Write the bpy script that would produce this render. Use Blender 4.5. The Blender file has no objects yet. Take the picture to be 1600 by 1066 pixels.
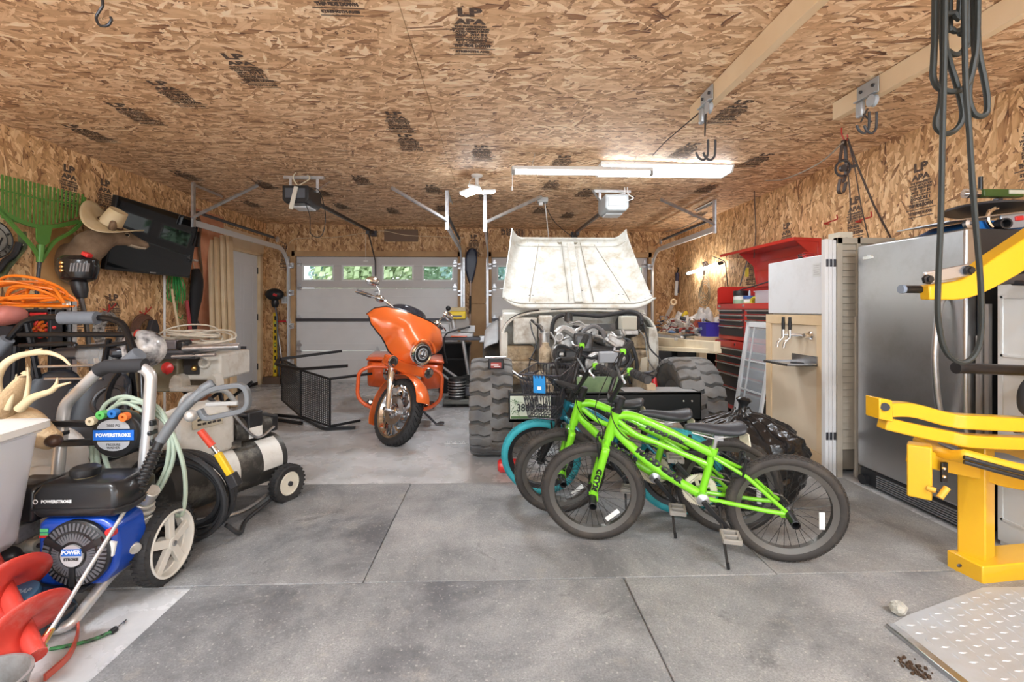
import bpy, math, random
from mathutils import Vector as V, Matrix, Euler, noise
sc = bpy.context.scene
C = sc.collection
PI = math.pi
R = math.radians
# ---------------------------------------------------------------- camera
F_PX = 735.0; CAM_H = 1.22; YAW = R(2.06); HOR = 484.0
cam = bpy.data.cameras.new('camera'); camo = bpy.data.objects.new('camera', cam); C.objects.link(camo)
cam.sensor_width = 36; cam.lens = 36*F_PX/1600; cam.shift_y = -(533-HOR)/1600; cam.clip_start = .02
camo.location = (0, 0, CAM_H); camo.rotation_euler = (R(90), 0, -YAW)
sc.camera = camo
# ---------------------------------------------------------------- light
sc.view_settings.view_transform = 'Standard'; sc.view_settings.look = 'None'
sc.view_settings.gamma = 1; sc.view_settings.exposure = 0.36; sc.view_settings.use_curve_mapping = False
w = bpy.data.worlds.new('overcast_sky'); sc.world = w; w.use_nodes = True
bg = w.node_tree.nodes['Background']; bg.inputs[0].default_value = (.93, .965, 1, 1); bg.inputs[1].default_value = 2.3
def area(name, loc, rot, sx, sy, power, col=(1, .97, .93), spread=180):
    l = bpy.data.lights.new(name, 'AREA'); l.shape = 'RECTANGLE'; l.size = sx; l.size_y = sy
    l.energy = power; l.color = col; l.spread = R(spread)
    o = bpy.data.objects.new(name, l); C.objects.link(o); o.location = loc; o.rotation_euler = rot
    return o
XL, XR, YB, ZC, YF = -3.82, 3.1, 8.0, 2.66, -3.2      # room: side walls, garage-door wall, ceiling, open end behind the viewer
def zc(x): return 2.60-.016*x        # the ceiling falls a little towards the right wall
# pixel helpers (used only to work out real positions)
def ray(px, py):
    a = (px-800)/F_PX; b = (HOR-py)/F_PX
    c, s = math.cos(YAW), math.sin(YAW)
    return V((s + a*c, c - a*s, b))
CAM = V((0, 0, CAM_H))
def onZ(px, py, z=0):
    d = ray(px, py); return CAM + d*((z-CAM_H)/d.z)
def onY(px, py, y):
    d = ray(px, py); return CAM + d*(y/d.y)
def onX(px, py, x):
    d = ray(px, py); return CAM + d*(x/d.x)
# ---------------------------------------------------------------- materials
MATS = {}
def nt(m): m.use_nodes = True; return m.node_tree
def pbr(name, col, rough=.5, metal=0, var=.0, vscale=8, bump=0, bscale=60, alpha=1, trans=0, coat=0, col2=None, emit=0, dirt=None, dscale=3, damt=.5, sheen=0, ior=1.45):
    """plain procedural material: base colour, optional noise variation between two colours, optional bump and dirt"""
    if name in MATS: return MATS[name]
    m = bpy.data.materials.new(name); t = nt(m); b = t.nodes['Principled BSDF']
    I = b.inputs
    I['Base Color'].default_value = (*col, 1); I['Roughness'].default_value = rough; I['Metallic'].default_value = metal
    I['Alpha'].default_value = alpha; I['Transmission Weight'].default_value = trans; I['Coat Weight'].default_value = coat
    I['IOR'].default_value = ior
    if coat: I['Coat Roughness'].default_value = .05
    if emit: I['Emission Color'].default_value = (*col, 1); I['Emission Strength'].default_value = emit
    N, L = t.nodes.new, t.links.new
    tc = N('ShaderNodeTexCoord')
    src = None
    if var or col2:
        n = N('ShaderNodeTexNoise'); n.inputs['Scale'].default_value = vscale; n.inputs['Detail'].default_value = 6
        L(tc.outputs['Object'], n.inputs['Vector'])
        r = N('ShaderNodeValToRGB'); r.color_ramp.elements[0].position = .35; r.color_ramp.elements[1].position = .65
        c2 = col2 or tuple(min(1, c*(1+var)) for c in col); c1 = col if col2 else tuple(c*(1-var) for c in col)
        r.color_ramp.elements[0].color = (*c1, 1); r.color_ramp.elements[1].color = (*c2, 1)
        L(n.outputs['Fac'], r.inputs[0]); src = r.outputs[0]
    if dirt:
        n = N('ShaderNodeTexNoise'); n.inputs['Scale'].default_value = dscale; n.inputs['Detail'].default_value = 10; n.inputs['Roughness'].default_value = .7
        L(tc.outputs['Object'], n.inputs['Vector'])
        r = N('ShaderNodeValToRGB'); r.color_ramp.elements[0].position = .48; r.color_ramp.elements[1].position = .68
        r.color_ramp.elements[1].color = (damt,)*3+(1,)
        r.color_ramp.elements[0].color = (0, 0, 0, 1)
        L(n.outputs['Fac'], r.inputs[0])
        mx = N('ShaderNodeMix'); mx.data_type = 'RGBA'
        L(r.outputs[0], mx.inputs[0])
        if src: L(src, mx.inputs[6])
        else: mx.inputs[6].default_value = (*col, 1)
        mx.inputs[7].default_value = (*dirt, 1); src = mx.outputs[2]
    if src: L(src, I['Base Color'])
    if bump:
        n = N('ShaderNodeTexNoise'); n.inputs['Scale'].default_value = bscale; n.inputs['Detail'].default_value = 4
        L(tc.outputs['Object'], n.inputs['Vector'])
        bp = N('ShaderNodeBump'); bp.inputs['Strength'].default_value = bump; bp.inputs['Distance'].default_value = .01
        L(n.outputs['Fac'], bp.inputs['Height']); L(bp.outputs[0], I['Normal'])
    MATS[name] = m; return m
def osb(name, ax, tint=(1, 1, 1), long=0):
    """oriented strand board: three layers of stretched voronoi strands. ax: plane ('xy','yz','xz')"""
    m = bpy.data.materials.new(name); t = nt(m); b = t.nodes['Principled BSDF']; N, L = t.nodes.new, t.links.new
    b.inputs['Roughness'].default_value = .62
    tc = N('ShaderNodeTexCoord'); sep = N('ShaderNodeSeparateXYZ'); L(tc.outputs['Object'], sep.inputs[0])
    cmb = N('ShaderNodeCombineXYZ')
    u, v = {'xy': (0, 1), 'yz': (2, 1), 'xz': (2, 0)}[ax]
    L(sep.outputs[u], cmb.inputs[0]); L(sep.outputs[v], cmb.inputs[1])
    def math_(op, a, b_=None, c=None):
        n = N('ShaderNodeMath'); n.operation = op
        for i, x in enumerate((a, b_, c)):
            if x is None: continue
            if isinstance(x, (int, float)): n.inputs[i].default_value = x
            else: L(x, n.inputs[i])
        return n.outputs[0]
    layers = []
    for i, (ang, sx, sy, seed) in enumerate(((8, 9, 40, 0), (38, 10, 46, 5.3), (-31, 9.5, 42, 11.7), (72, 11, 40, 17.1), (-12, 7, 30, 23.9))):
        mp = N('ShaderNodeMapping'); mp.inputs['Rotation'].default_value = (0, 0, R(ang)); L(cmb.outputs[0], mp.inputs[0])
        mp.inputs['Location'].default_value = (seed, seed*.7, 0)
        m2 = N('ShaderNodeMapping'); m2.inputs['Scale'].default_value = (sx, sy, 1); L(mp.outputs[0], m2.inputs[0])
        vo = N('ShaderNodeTexVoronoi'); vo.voronoi_dimensions = '2D'; vo.inputs['Scale'].default_value = 1; vo.inputs['Randomness'].default_value = 1
        vo.distance = 'MANHATTAN'
        L(m2.outputs[0], vo.inputs['Vector'])
        sc_ = N('ShaderNodeSeparateColor'); L(vo.outputs['Color'], sc_.inputs[0])
        g = N('ShaderNodeTexNoise'); g.inputs['Scale'].default_value = 1; g.inputs['Detail'].default_value = 3
        m3 = N('ShaderNodeMapping'); m3.inputs['Scale'].default_value = (14, 260, 1); L(mp.outputs[0], m3.inputs[0]); L(m3.outputs[0], g.inputs['Vector'])
        layers.append((sc_.outputs[0], sc_.outputs[1], vo.outputs['Distance'], g.outputs['Fac']))
    # stack: a strand of an upper layer shows where its own random height beats the one below
    val, hgt, edg, grn = layers[0]
    for k in range(1, 5):
        a, h, d, g = layers[k]
        h2 = math_('SUBTRACT', h, math_('MULTIPLY', d, .25))
        f = math_('GREATER_THAN', h2, math_('ADD', hgt, .02))
        def pick(x, y):
            mx = N('ShaderNodeMix'); L(f, mx.inputs[0]); L(x, mx.inputs[2]); L(y, mx.inputs[3]); return mx.outputs[0]
        val, hgt, edg, grn = pick(val, a), pick(hgt, h2), pick(edg, d), pick(grn, g)
    x = math_('ADD', math_('MULTIPLY', val, .92), math_('MULTIPLY', grn, .28))
    x = math_('SUBTRACT', x, math_('MULTIPLY', math_('POWER', edg, 3), .22))
    rp = N('ShaderNodeValToRGB'); cr = rp.color_ramp
    cols = ((0.02, (.12, .06, .035)), (.10, (.27, .145, .08)), (.24, (.45, .28, .155)), (.50, (.62, .425, .25)), (.78, (.75, .56, .36)), (1.0, (.90, .76, .56)))
    while len(cr.elements) < len(cols): cr.elements.new(.5)
    for e, (p, c) in zip(cr.elements, cols): e.position = p; e.color = (*[c[i]*tint[i] for i in range(3)], 1)
    L(x, rp.inputs[0]); L(rp.outputs[0], b.inputs['Base Color'])
    bp = N('ShaderNodeBump'); bp.inputs['Strength'].default_value = .22; bp.inputs['Distance'].default_value = .004
    L(x, bp.inputs['Height']); L(bp.outputs[0], b.inputs['Normal'])
    MATS[name] = m; return m
# ---------------------------------------------------------------- mesh builder
def spline(pts, n=8, closed=False):
    P = [V(p) for p in pts]; out = []; N_ = len(P)
    rng = range(N_ if closed else N_-1)
    for i in rng:
        if closed: a, b, c, d = P[i-1], P[i], P[(i+1) % N_], P[(i+2) % N_]
        else:
            b, c = P[i], P[i+1]; a = P[i-1] if i else b*2-c; d = P[i+2] if i+2 < N_ else c*2-b
        for k in range(n):
            t = k/n
            out.append(.5*((2*b) + (c-a)*t + (2*a-5*b+4*c-d)*t*t + (3*b-a-3*c+d)*t**3))
    if not closed: out.append(P[-1].copy())
    return out
def bend(pts, r=.05, n=5):
    """polyline with its corners rounded by radius r"""
    P = [V(p) for p in pts]; out = [P[0]]
    for i in range(1, len(P)-1):
        a, b, c = P[i-1], P[i], P[i+1]; u = (a-b); v = (c-b)
        rr = min(r, u.length*.48, v.length*.48); u.normalize(); v.normalize()
        p, q = b+u*rr, b+v*rr
        for k in range(n+1):
            t = k/n; out.append(p*(1-t)**2 + b*2*t*(1-t) + q*t*t)
    out.append(P[-1]); return out
class MB:
    def __init__(s): s.v = []; s.f = []; s.M = Matrix(); s.flat = False
    def at(s, M): s.M = M; return s
    def add(s, vs, fs):
        o = len(s.v); s.v += [s.M @ V(v) for v in vs]; s.f += [tuple(o+i for i in f) for f in fs]; return s
    def box(s, c, d, rot=None):
        c = V(c); h = V(d)/2; m = Euler(rot).to_matrix() if rot is not None and not isinstance(rot, Matrix) else (rot or Matrix.Identity(3))
        vs = [c + m @ V((sx*h.x, sy*h.y, sz*h.z)) for sx in (-1, 1) for sy in (-1, 1) for sz in (-1, 1)]
        return s.add(vs, [(0, 1, 3, 2), (4, 6, 7, 5), (0, 4, 5, 1), (2, 3, 7, 6), (0, 2, 6, 4), (1, 5, 7, 3)])
    def box2(s, a, b): a = V(a); b = V(b); return s.box((a+b)/2, [abs(x) for x in (b-a)])
    def sweep(s, pts, prof, closed=False, cap=True, up=None, scale=None):
        P = [V(p) for p in pts]; n = len(P); k = len(prof); rings = []
        def tan(i):
            if closed: d = P[(i+1) % n]-P[i-1]
            else: d = P[min(i+1, n-1)]-P[max(i-1, 0)]
            return d.normalized() if d.length > 1e-9 else V((0, 0, 1))
        t0 = tan(0)
        if up is not None: u = V(up)
        else: u = V((0, 0, 1)) if abs(t0.z) < .9 else V((1, 0, 0))
        u = (u - t0*u.dot(t0)); u = u.normalized() if u.length > 1e-6 else t0.orthogonal().normalized()
        tp = t0
        for i in range(n):
            t = tan(i)
            q = tp.rotation_difference(t); u = q @ u
            if up is not None:
                w_ = V(up) - t*V(up).dot(t)
                if w_.length > .05: u = w_
            u = (u - t*u.dot(t)).normalized(); w = t.cross(u); tp = t
            sc_ = 1 if scale is None else scale[i]
            rings.append([P[i] + (w*a + u*b)*sc_ for a, b in prof])
        return s.loft(rings, closed, cap)
    def loft(s, rings, closed=False, cap=True):
        n = len(rings); k = len(rings[0]); vs = [p for r in rings for p in r]; fs = []
        for i in range(n if closed else n-1):
            a = i*k; b = ((i+1) % n)*k
            for j in range(k): j2 = (j+1) % k; fs.append((a+j, a+j2, b+j2, b+j))
        if cap and not closed: fs += [tuple(range(k))[::-1], tuple((n-1)*k+j for j in range(k))]
        return s.add(vs, fs)
    def tube(s, pts, r, n=8, closed=False, cap=True, up=None):
        sc_ = None
        if isinstance(r, (list, tuple)): sc_ = r; r = 1
        return s.sweep(pts, [(r*math.cos(2*PI*i/n), r*math.sin(2*PI*i/n)) for i in range(n)], closed, cap, up, sc_)
    def bar(s, pts, w, h, closed=False, up=(0, 0, 1)):
        return s.sweep(pts, [(-w/2, -h/2), (w/2, -h/2), (w/2, h/2), (-w/2, h/2)], closed, True, up)
    def cyl(s, p, q, r, r2=None, n=16, cap=True):
        return s.tube([p, q], [r, r if r2 is None else r2], n, cap=cap)
    def lathe(s, prof, o=(0, 0, 0), ax=(0, 0, 1), n=24, cap=True, close=False):
        """prof: (radius, height along ax)"""
        ax = V(ax).normalized(); u = ax.orthogonal().normalized(); w = ax.cross(u); o = V(o)
        rings = [[o + ax*h + (u*math.cos(2*PI*i/n) + w*math.sin(2*PI*i/n))*max(r, 1e-4) for i in range(n)] for r, h in prof]
        return s.loft(rings, close, cap and not close)
    def torus(s, c, ax, R_, r, n=32, m=10, r2=None):
        return s.lathe([(R_ + r*math.cos(2*PI*i/m), (r2 or r)*math.sin(2*PI*i/m)) for i in range(m)], c, ax, n, close=True)
    def ball(s, c, r, n=16, m=10, rot=None):
        r = V((r, r, r)) if isinstance(r, (int, float)) else V(r); c = V(c); q = Euler(rot).to_matrix() if rot else Matrix.Identity(3)
        rings = []
        for i in range(m+1):
            a = -PI/2 + PI*i/m; a = max(-PI/2+.02, min(PI/2-.02, a))
            rings.append([c + q @ V((r.x*math.cos(a)*math.cos(2*PI*j/n), r.y*math.cos(a)*math.sin(2*PI*j/n), r.z*math.sin(a))) for j in range(n)])
        return s.loft(rings)
    def prism(s, poly, d):
        d = V(d); P = [V(p) for p in poly]; return s.loft([P, [p+d for p in P]])
    def grid(s, fn, nu, nv, cu=False, cv=False):
        vs = [fn(i/(nu if cu else nu-1), j/(nv if cv else nv-1)) for i in range(nu) for j in range(nv)]; fs = []
        for i in range(nu if cu else nu-1):
            for j in range(nv if cv else nv-1):
                i2 = (i+1) % nu; j2 = (j+1) % nv
                fs.append((i*nv+j, i2*nv+j, i2*nv+j2, i*nv+j2))
        return s.add(vs, fs)
    def text(s, txt, size, M=None, depth=.0005, align='CENTER', bold=0, sx=1, spacing=1):
        cu = bpy.data.curves.new('t', 'FONT'); cu.body = txt; cu.size = size; cu.extrude = depth; cu.align_x = align; cu.align_y = 'CENTER'
        cu.offset = bold; cu.resolution_u = 2; cu.space_character = spacing
        o = bpy.data.objects.new('t', cu); C.objects.link(o); dg = bpy.context.evaluated_depsgraph_get()
        me = bpy.data.meshes.new_from_object(o.evaluated_get(dg))
        M = (M or Matrix()) @ Matrix.Diagonal((sx, 1, 1, 1))
        s.add([M @ v.co for v in me.vertices], [tuple(p.vertices) for p in me.polygons])
        bpy.data.objects.remove(o); bpy.data.meshes.remove(me); bpy.data.curves.remove(cu); return s
    def build(s, name, mat, parent=None, label=None, bevel=0, seg=2, sub=0, solid=0, ang=38, world=False, smooth=True, **props):
        me = bpy.data.meshes.new(name)
        vs = s.v
        if world and parent is not None:
            Mi = WM[parent.name].inverted(); vs = [Mi @ v for v in vs]
        me.from_pydata([tuple(v) for v in vs], [], s.f); me.validate()
        me.materials.append(mat)
        import bmesh as _b
        bm = _b.new(); bm.from_mesh(me); _b.ops.recalc_face_normals(bm, faces=bm.faces); bm.to_mesh(me); bm.free()
        if smooth:
            me.polygons.foreach_set('use_smooth', [True]*len(me.polygons)); me.set_sharp_from_angle(angle=R(ang))
        o = bpy.data.objects.new(name, me); C.objects.link(o)
        if parent is not None: o.parent = parent; WM[o.name] = WM[parent.name]
        else: WM[o.name] = Matrix()
        if label: o['label'] = label
        for k, x in props.items(): o[k] = x
        if solid:
            m = o.modifiers.new('thickness', 'SOLIDIFY'); m.thickness = solid; m.offset = 0
        if bevel:
            m = o.modifiers.new('rounded_edges', 'BEVEL'); m.width = bevel; m.segments = seg; m.limit_method = 'ANGLE'; m.angle_limit = R(40); m.harden_normals = False
        if sub:
            m = o.modifiers.new('smooth', 'SUBSURF'); m.levels = sub; m.render_levels = sub
        return o
WM = {}
def TR(loc=(0, 0, 0), rot=(0, 0, 0), s=1): return Matrix.Translation(V(loc)) @ Euler(rot).to_matrix().to_4x4() @ Matrix.Scale(s, 4)
def frame(o, x, y=None, z=None):
    """matrix from an origin and axis directions"""
    x = V(x).normalized()
    if z is None: z = x.cross(V(y)).normalized(); y = z.cross(x)
    else: z = V(z); z = (z - x*z.dot(x)).normalized(); y = z.cross(x)
    return Matrix(((x.x, y.x, z.x, o[0]), (x.y, y.y, z.y, o[1]), (x.z, y.z, z.z, o[2]), (0, 0, 0, 1)))
def thing(name, label, cat, loc=(0, 0, 0), rot=(0, 0, 0), group=None, M=None, kind=None):
    o = bpy.data.objects.new(name, None); C.objects.link(o); o.empty_display_size = .1
    M = M if M is not None else TR(loc, rot); o.matrix_world = M; WM[o.name] = M
    o['label'] = label; o['category'] = cat
    if group: o['group'] = group
    if kind: o['kind'] = kind
    return o
def single(mb, name, mat, label, cat, group=None, kind=None, **kw):
    """a thing that is one mesh: its origin goes to its base"""
    xs = [v.x for v in mb.v]; ys = [v.y for v in mb.v]; z0 = min(v.z for v in mb.v)
    org = V(((min(xs)+max(xs))/2, (min(ys)+max(ys))/2, z0))
    mb.v = [v-org for v in mb.v]
    o = mb.build(name, mat, None, **kw); o.location = org; WM[o.name] = Matrix.Translation(org)
    o['label'] = label; o['category'] = cat
    if group: o['group'] = group
    if kind: o['kind'] = kind
    return o
def struct(mb, name, mat, parent=None, **kw):
    o = mb.build(name, mat, parent, **kw); o['kind'] = 'structure'; return o
def dup(root, M, label=None, **props):
    """copy of a thing with copies of its parts and sub-parts"""
    r = root.copy(); C.objects.link(r); r.matrix_world = M; WM[r.name] = M
    if label: r['label'] = label
    for k, x in props.items(): r[k] = x
    def rec(a, b):
        for ch in list(kids.get(a.name, [])):
            c = ch.copy(); C.objects.link(c); c.parent = b; rec(ch, c)
    kids = {}
    for o in C.objects:
        if o.parent: kids.setdefault(o.parent.name, []).append(o)
    rec(root, r); return r
rnd = random.Random(7)
# common materials
chrome = pbr('chrome', (.82, .83, .85), .08, 1)
steel = pbr('brushed_steel', (.55, .56, .58), .32, 1, var=.08, vscale=30)
galv = pbr('galvanised_steel', (.62, .63, .65), .38, .9, var=.12, vscale=20)
darksteel = pbr('dark_steel', (.10, .10, .11), .45, .8)
blackp = pbr('black_plastic', (.018, .018, .02), .42, var=.2, vscale=20)
blackm = pbr('black_painted_metal', (.02, .02, .022), .3, .2)
rubber = pbr('black_rubber', (.028, .027, .027), .75, var=.25, vscale=30, bump=.15, bscale=200)
grip = pbr('foam_grip', (.03, .03, .033), .85)
white = pbr('white_paint', (.80, .80, .79), .45)
greyp = pbr('grey_plastic', (.34, .34, .33), .5)
pine = pbr('pine_lumber', (.70, .52, .32), .6, col2=(.80, .64, .42), vscale=5)
redp = pbr('red_paint', (.62, .03, .03), .3, coat=.4)
brass = pbr('brass', (.78, .52, .2), .28, 1)
engd = pbr('engine_black', (.05, .051, .053), .42, .35, dirt=(.16, .14, .12), dscale=14, damt=.6)
engg = pbr('engine_alloy', (.46, .46, .45), .4, .75, dirt=(.12, .10, .08), dscale=18, damt=.8)
hose = pbr('hose_black', (.03, .03, .032), .5)
pbr('cream_wire', (.70, .55, .36), .5)
# ================================================================ SETTING
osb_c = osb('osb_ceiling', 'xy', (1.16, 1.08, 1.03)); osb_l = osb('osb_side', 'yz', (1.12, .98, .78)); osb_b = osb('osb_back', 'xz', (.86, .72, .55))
dark = pbr('dark_gap', (.03, .02, .015), .9)
def concrete():
    m = bpy.data.materials.new('worn_concrete'); t = nt(m); b = t.nodes['Principled BSDF']; N, L = t.nodes.new, t.links.new
    tc = N('ShaderNodeTexCoord')
    def noise(s, d, r=.6):
        n = N('ShaderNodeTexNoise'); n.inputs['Scale'].default_value = s; n.inputs['Detail'].default_value = d; n.inputs['Roughness'].default_value = r
        L(tc.outputs['Object'], n.inputs['Vector']); return n.outputs['Fac']
    def ramp(x, els):
        r = N('ShaderNodeValToRGB')
        while len(r.color_ramp.elements) < len(els): r.color_ramp.elements.new(.5)
        for e, (p, c) in zip(r.color_ramp.elements, els): e.position = p; e.color = (*c, 1)
        L(x, r.inputs[0]); return r.outputs[0]
    base = ramp(noise(1.3, 8), ((.32, (.41, .415, .42)), (.5, (.58, .585, .59)), (.68, (.72, .725, .725))))
    spot = ramp(noise(5, 10, .75), ((.54, (0, 0, 0)), (.72, (.8, .8, .8))))
    mx = N('ShaderNodeMix'); mx.data_type = 'RGBA'; L(spot, mx.inputs[0]); L(base, mx.inputs[6]); mx.inputs[7].default_value = (.30, .27, .23, 1)
    L(mx.outputs[2], b.inputs['Base Color'])
    L(ramp(noise(3, 8), ((.35, (.14,)*3), (.65, (.40,)*3))), b.inputs['Roughness'])
    return m
def rubber_mat(name, off, lo, mid, hi, tan=.6):
    m = bpy.data.materials.new(name); t = nt(m); b = t.nodes['Principled BSDF']; N, L = t.nodes.new, t.links.new
    tc = N('ShaderNodeTexCoord'); mp = N('ShaderNodeMapping'); mp.inputs['Location'].default_value = off; L(tc.outputs['Object'], mp.inputs[0])
    def noise(s, d, r=.6, dist=0):
        n = N('ShaderNodeTexNoise'); n.inputs['Scale'].default_value = s; n.inputs['Detail'].default_value = d; n.inputs['Roughness'].default_value = r
        n.inputs['Distortion'].default_value = dist
        L(mp.outputs[0], n.inputs['Vector']); return n.outputs['Fac']
    def ramp(x, els):
        r = N('ShaderNodeValToRGB')
        while len(r.color_ramp.elements) < len(els): r.color_ramp.elements.new(.5)
        for e, (p, c) in zip(r.color_ramp.elements, els): e.position = p; e.color = (*c, 1)
        L(x, r.inputs[0]); return r.outputs[0]
    def mix(f, a, c):
        x = N('ShaderNodeMix'); x.data_type = 'RGBA'; L(f, x.inputs[0]); L(a, x.inputs[6])
        if isinstance(c, tuple): x.inputs[7].default_value = (*c, 1)
        else: L(c, x.inputs[7])
        return x.outputs[2]
    a = ramp(noise(1.9, 12, .68, .4), ((.36, lo), (.5, mid), (.66, hi)))
    a = mix(ramp(noise(4.5, 12, .8), ((.56, (0, 0, 0)), (.74, (tan,)*3))), a, (.50, .45, .37))
    a = mix(ramp(noise(2.7, 9, .75, .8), ((.60, (0, 0, 0)), (.70, (.75,)*3))), a, tuple(x*.55 for x in lo))
    g = ramp(noise(150, 4, .7), ((.36, (.0,)*3), (.70, (.62,)*3)))
    a = mix(g, a, (.10, .10, .105))
    a = mix(ramp(noise(70, 3, .6), ((.60, (0, 0, 0)), (.72, (.5,)*3))), a, (.58, .56, .52))
    L(a, b.inputs['Base Color']); b.inputs['Roughness'].default_value = .55
    bp = N('ShaderNodeBump'); bp.inputs['Strength'].default_value = .25; bp.inputs['Distance'].default_value = .003
    L(noise(140, 3), bp.inputs['Height']); L(bp.outputs[0], b.inputs['Normal'])
    return m
conc = concrete()
struct(MB().box2((XL-.2, YF, -.2), (XR+.2, YB+.15, 0)), 'floor', conc)
# ceiling: 8x4 ft boards with open joints under a dark deck
mb = MB()
xs = [-5.314, -2.875, -.436, 2.003, 4.44]; y = 3.44-1.22*6
while y < YB:
    for a, b in zip(xs, xs[1:]):
        x0, x1 = max(a, XL-.05), min(b, XR+.05)
        if x1 > x0: mb.box2((x0+.0015, max(y, YF)+.0015, ZC), (x1-.0015, min(y+1.22, YB+.02)-.0015, ZC+.012))
    y += 1.22
for v in mb.v: v.z += zc(v.x)-ZC
ceil_o = struct(mb, 'ceiling', osb_c)
mb = MB().box2((XL-.2, YF, ZC+.012), (XR+.2, YB+.2, ZC+.1))
for v in mb.v: v.z += zc(v.x)-ZC
struct(mb, 'ceiling_deck', dark, ceil_o)
def wallboards(name, X, side):
    mb = MB(); y = 4.02-1.22*7; d = .012*side
    while y < YB:
        a, b = max(y, YF), min(y+1.22, YB)
        segs = [(0, ZC)]
        if b > a:
            if name == 'wall_left' and b > 6.78:
                if a < 6.78: mb.box2((X, a+.0015, 0), (X+d, 6.78, ZC))
                mb.box2((X, max(a, 6.78), 2.28), (X+d, min(b, 7.85), ZC))
                if b > 7.85: mb.box2((X, max(7.85, a), 0), (X+d, b, ZC))
            else: mb.box2((X, a+.0015, 0), (X+d, b-.0015, ZC))
        y += 1.22
    o = struct(mb, name, osb_l)
    mb = MB()
    if name == 'wall_left':
        mb.box2((X+d, YF, 0), (X+d*12, 6.78, ZC)).box2((X+d, 7.85, 0), (X+d*12, YB+.15, ZC)).box2((X+d, 6.78, 2.28), (X+d*12, 7.85, ZC)).box2((X+d*9, 6.7, 0), (X+d*12, 7.9, ZC))
    else: mb.box2((X+d, YF, 0), (X+d*12, YB+.15, ZC))
    struct(mb, 'wall_core', dark, o); return o
wl = wallboards('wall_left', XL, -1); wr = wallboards('wall_right', XR, 1)
G1 = (-3.33, -.63, 2.11); G2 = (-.06, 2.62, 2.11)
mb = MB()
for a, b, z0, z1 in ((XL, G1[0], 0, ZC), (G1[0], G1[1], G1[2], ZC), (G1[1], G2[0], 0, ZC), (G2[0], G2[1], G2[2], ZC), (G2[1], XR, 0, ZC)):
    mb.box2((a, YB, z0), (b, YB+.012, z1))
wb = struct(mb, 'wall_back', osb_b)
mb = MB()
for a, b, z0, z1 in ((XL, G1[0], 0, ZC), (G1[0], G1[1], G1[2], ZC), (G1[1], G2[0], 0, ZC), (G2[0], G2[1], G2[2], ZC), (G2[1], XR, 0, ZC)):
    mb.box2((a, YB+.012, z0), (b, YB+.15, z1))
struct(mb, 'wall_core', dark, wb)
# timber round the openings
frame_w = pbr('framing_timber', (.42, .25, .12), .65, col2=(.54, .34, .17), vscale=4)
for k, (g0, g1, gz) in enumerate((G1, G2)):
    for n_, (a, b) in enumerate((((g0-.06, YB-.05, gz), (g1+.06, YB, gz+.09)), ((g0-.13, YB-.05, 0), (g0, YB, gz+.2)), ((g1, YB-.05, 0), (g1+.13, YB, gz+.2)))):
        struct(MB().box2(a, b), 'trim_%d' % (k*3+n_+1), frame_w, bevel=.003)
struct(MB().box2((-1.86, YB-.03, 2.37), (-1.3, YB, 2.57)), 'trim_7', pbr('header_board', (.20, .13, .09), .7))
# sectional doors
doorw = pbr('door_white', (.74, .735, .73), .42, var=.03, vscale=3)
doorf = pbr('door_frame_grey', (.60, .575, .565), .45)
glass = pbr('window_glass', (.95, .98, 1), .02, trans=1, ior=1.1)
def hinge_set(parent, xs, y, zs):
    for z in zs:
        for x in xs:
            mb = MB().box((x, y-.008, z), (.06, .012, .08)).cyl((x-.045, y-.02, z), (x+.045, y-.02, z), .012, n=10).box((x, y-.014, z+.05), (.035, .02, .05))
            struct(mb, 'hinge', galv, parent)
def garage_door(name, g, wins):
    g0, g1, gz = g; y0 = YB+.02; N_ = 4; h = gz/N_
    mb = MB()
    for i in range(3): mb.box2((g0, y0, i*h+.004), (g1, y0+.045, (i+1)*h-.004))
    for i in range(3):      # faint embossed rails
        for k in range(2): mb.box2((g0+.03, y0-.003, i*h+.1+k*.27), (g1-.03, y0, i*h+.12+k*.27))
    d = struct(mb, name, doorw, bevel=.004)
    z0 = 3*h+.004; ww = (g1-g0)/4; mb = MB()
    a0, a1 = z0+.135, gz-.155
    edges = [g0]
    for i in range(4):
        c = g0+ww*(i+.5) + (.02 if i in (0,) else 0); edges += [c-.245, c+.245]
    edges.append(g1)
    mb.box2((g0, y0, z0), (g1, y0+.045, a0)).box2((g0, y0, a1), (g1, y0+.045, gz))
    for i in range(0, len(edges), 2): mb.box2((edges[i], y0, a0), (edges[i+1], y0+.045, a1))
    struct(mb, 'top_section', doorf, d, bevel=.003)
    for i in range(4):
        x0, x1 = edges[1+2*i], edges[2+2*i]; f = MB()
        for a, b in (((x0-.02, y0-.01, a0-.02), (x1+.02, y0, a0+.006)), ((x0-.02, y0-.01, a1-.006), (x1+.02, y0, a1+.02)), ((x0-.02, y0-.01, a0), (x0+.006, y0, a1)), ((x1-.006, y0-.01, a0), (x1+.02, y0, a1))): f.box2(a, b)
        wf = struct(f, 'window_frame', white, d)
        struct(MB().box2((x0, y0+.02, a0), (x1, y0+.026, a1)), 'window_pane', glass, wf)
    # stiles between windows, strut, centre stile, lock
    struct(MB().box2((g0, y0-.04, h*1.98), (g1, y0-.002, h*1.98+.02)).box2((g0, y0-.04, h*1.98-.02), (g1, y0-.036, h*1.98+.03)), 'strut', darksteel, d)
    hinge_set(d, [g0+.05, g1-.05], y0, [h*.98, h*1.2, h*2, h*3, gz-.12]); hinge_set(d, [(g0+g1)/2], y0, [h, h*2, h*3-.05])
    struct(MB().box2((g0, y0-.002, -.0), (g1, y0+.04, .03)), 'bottom_seal', pbr('seal', (.55, .55, .54), .6), d)
    return d
garage_door('door_2', G1, 4); garage_door('door_3', G2, 4)
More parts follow.
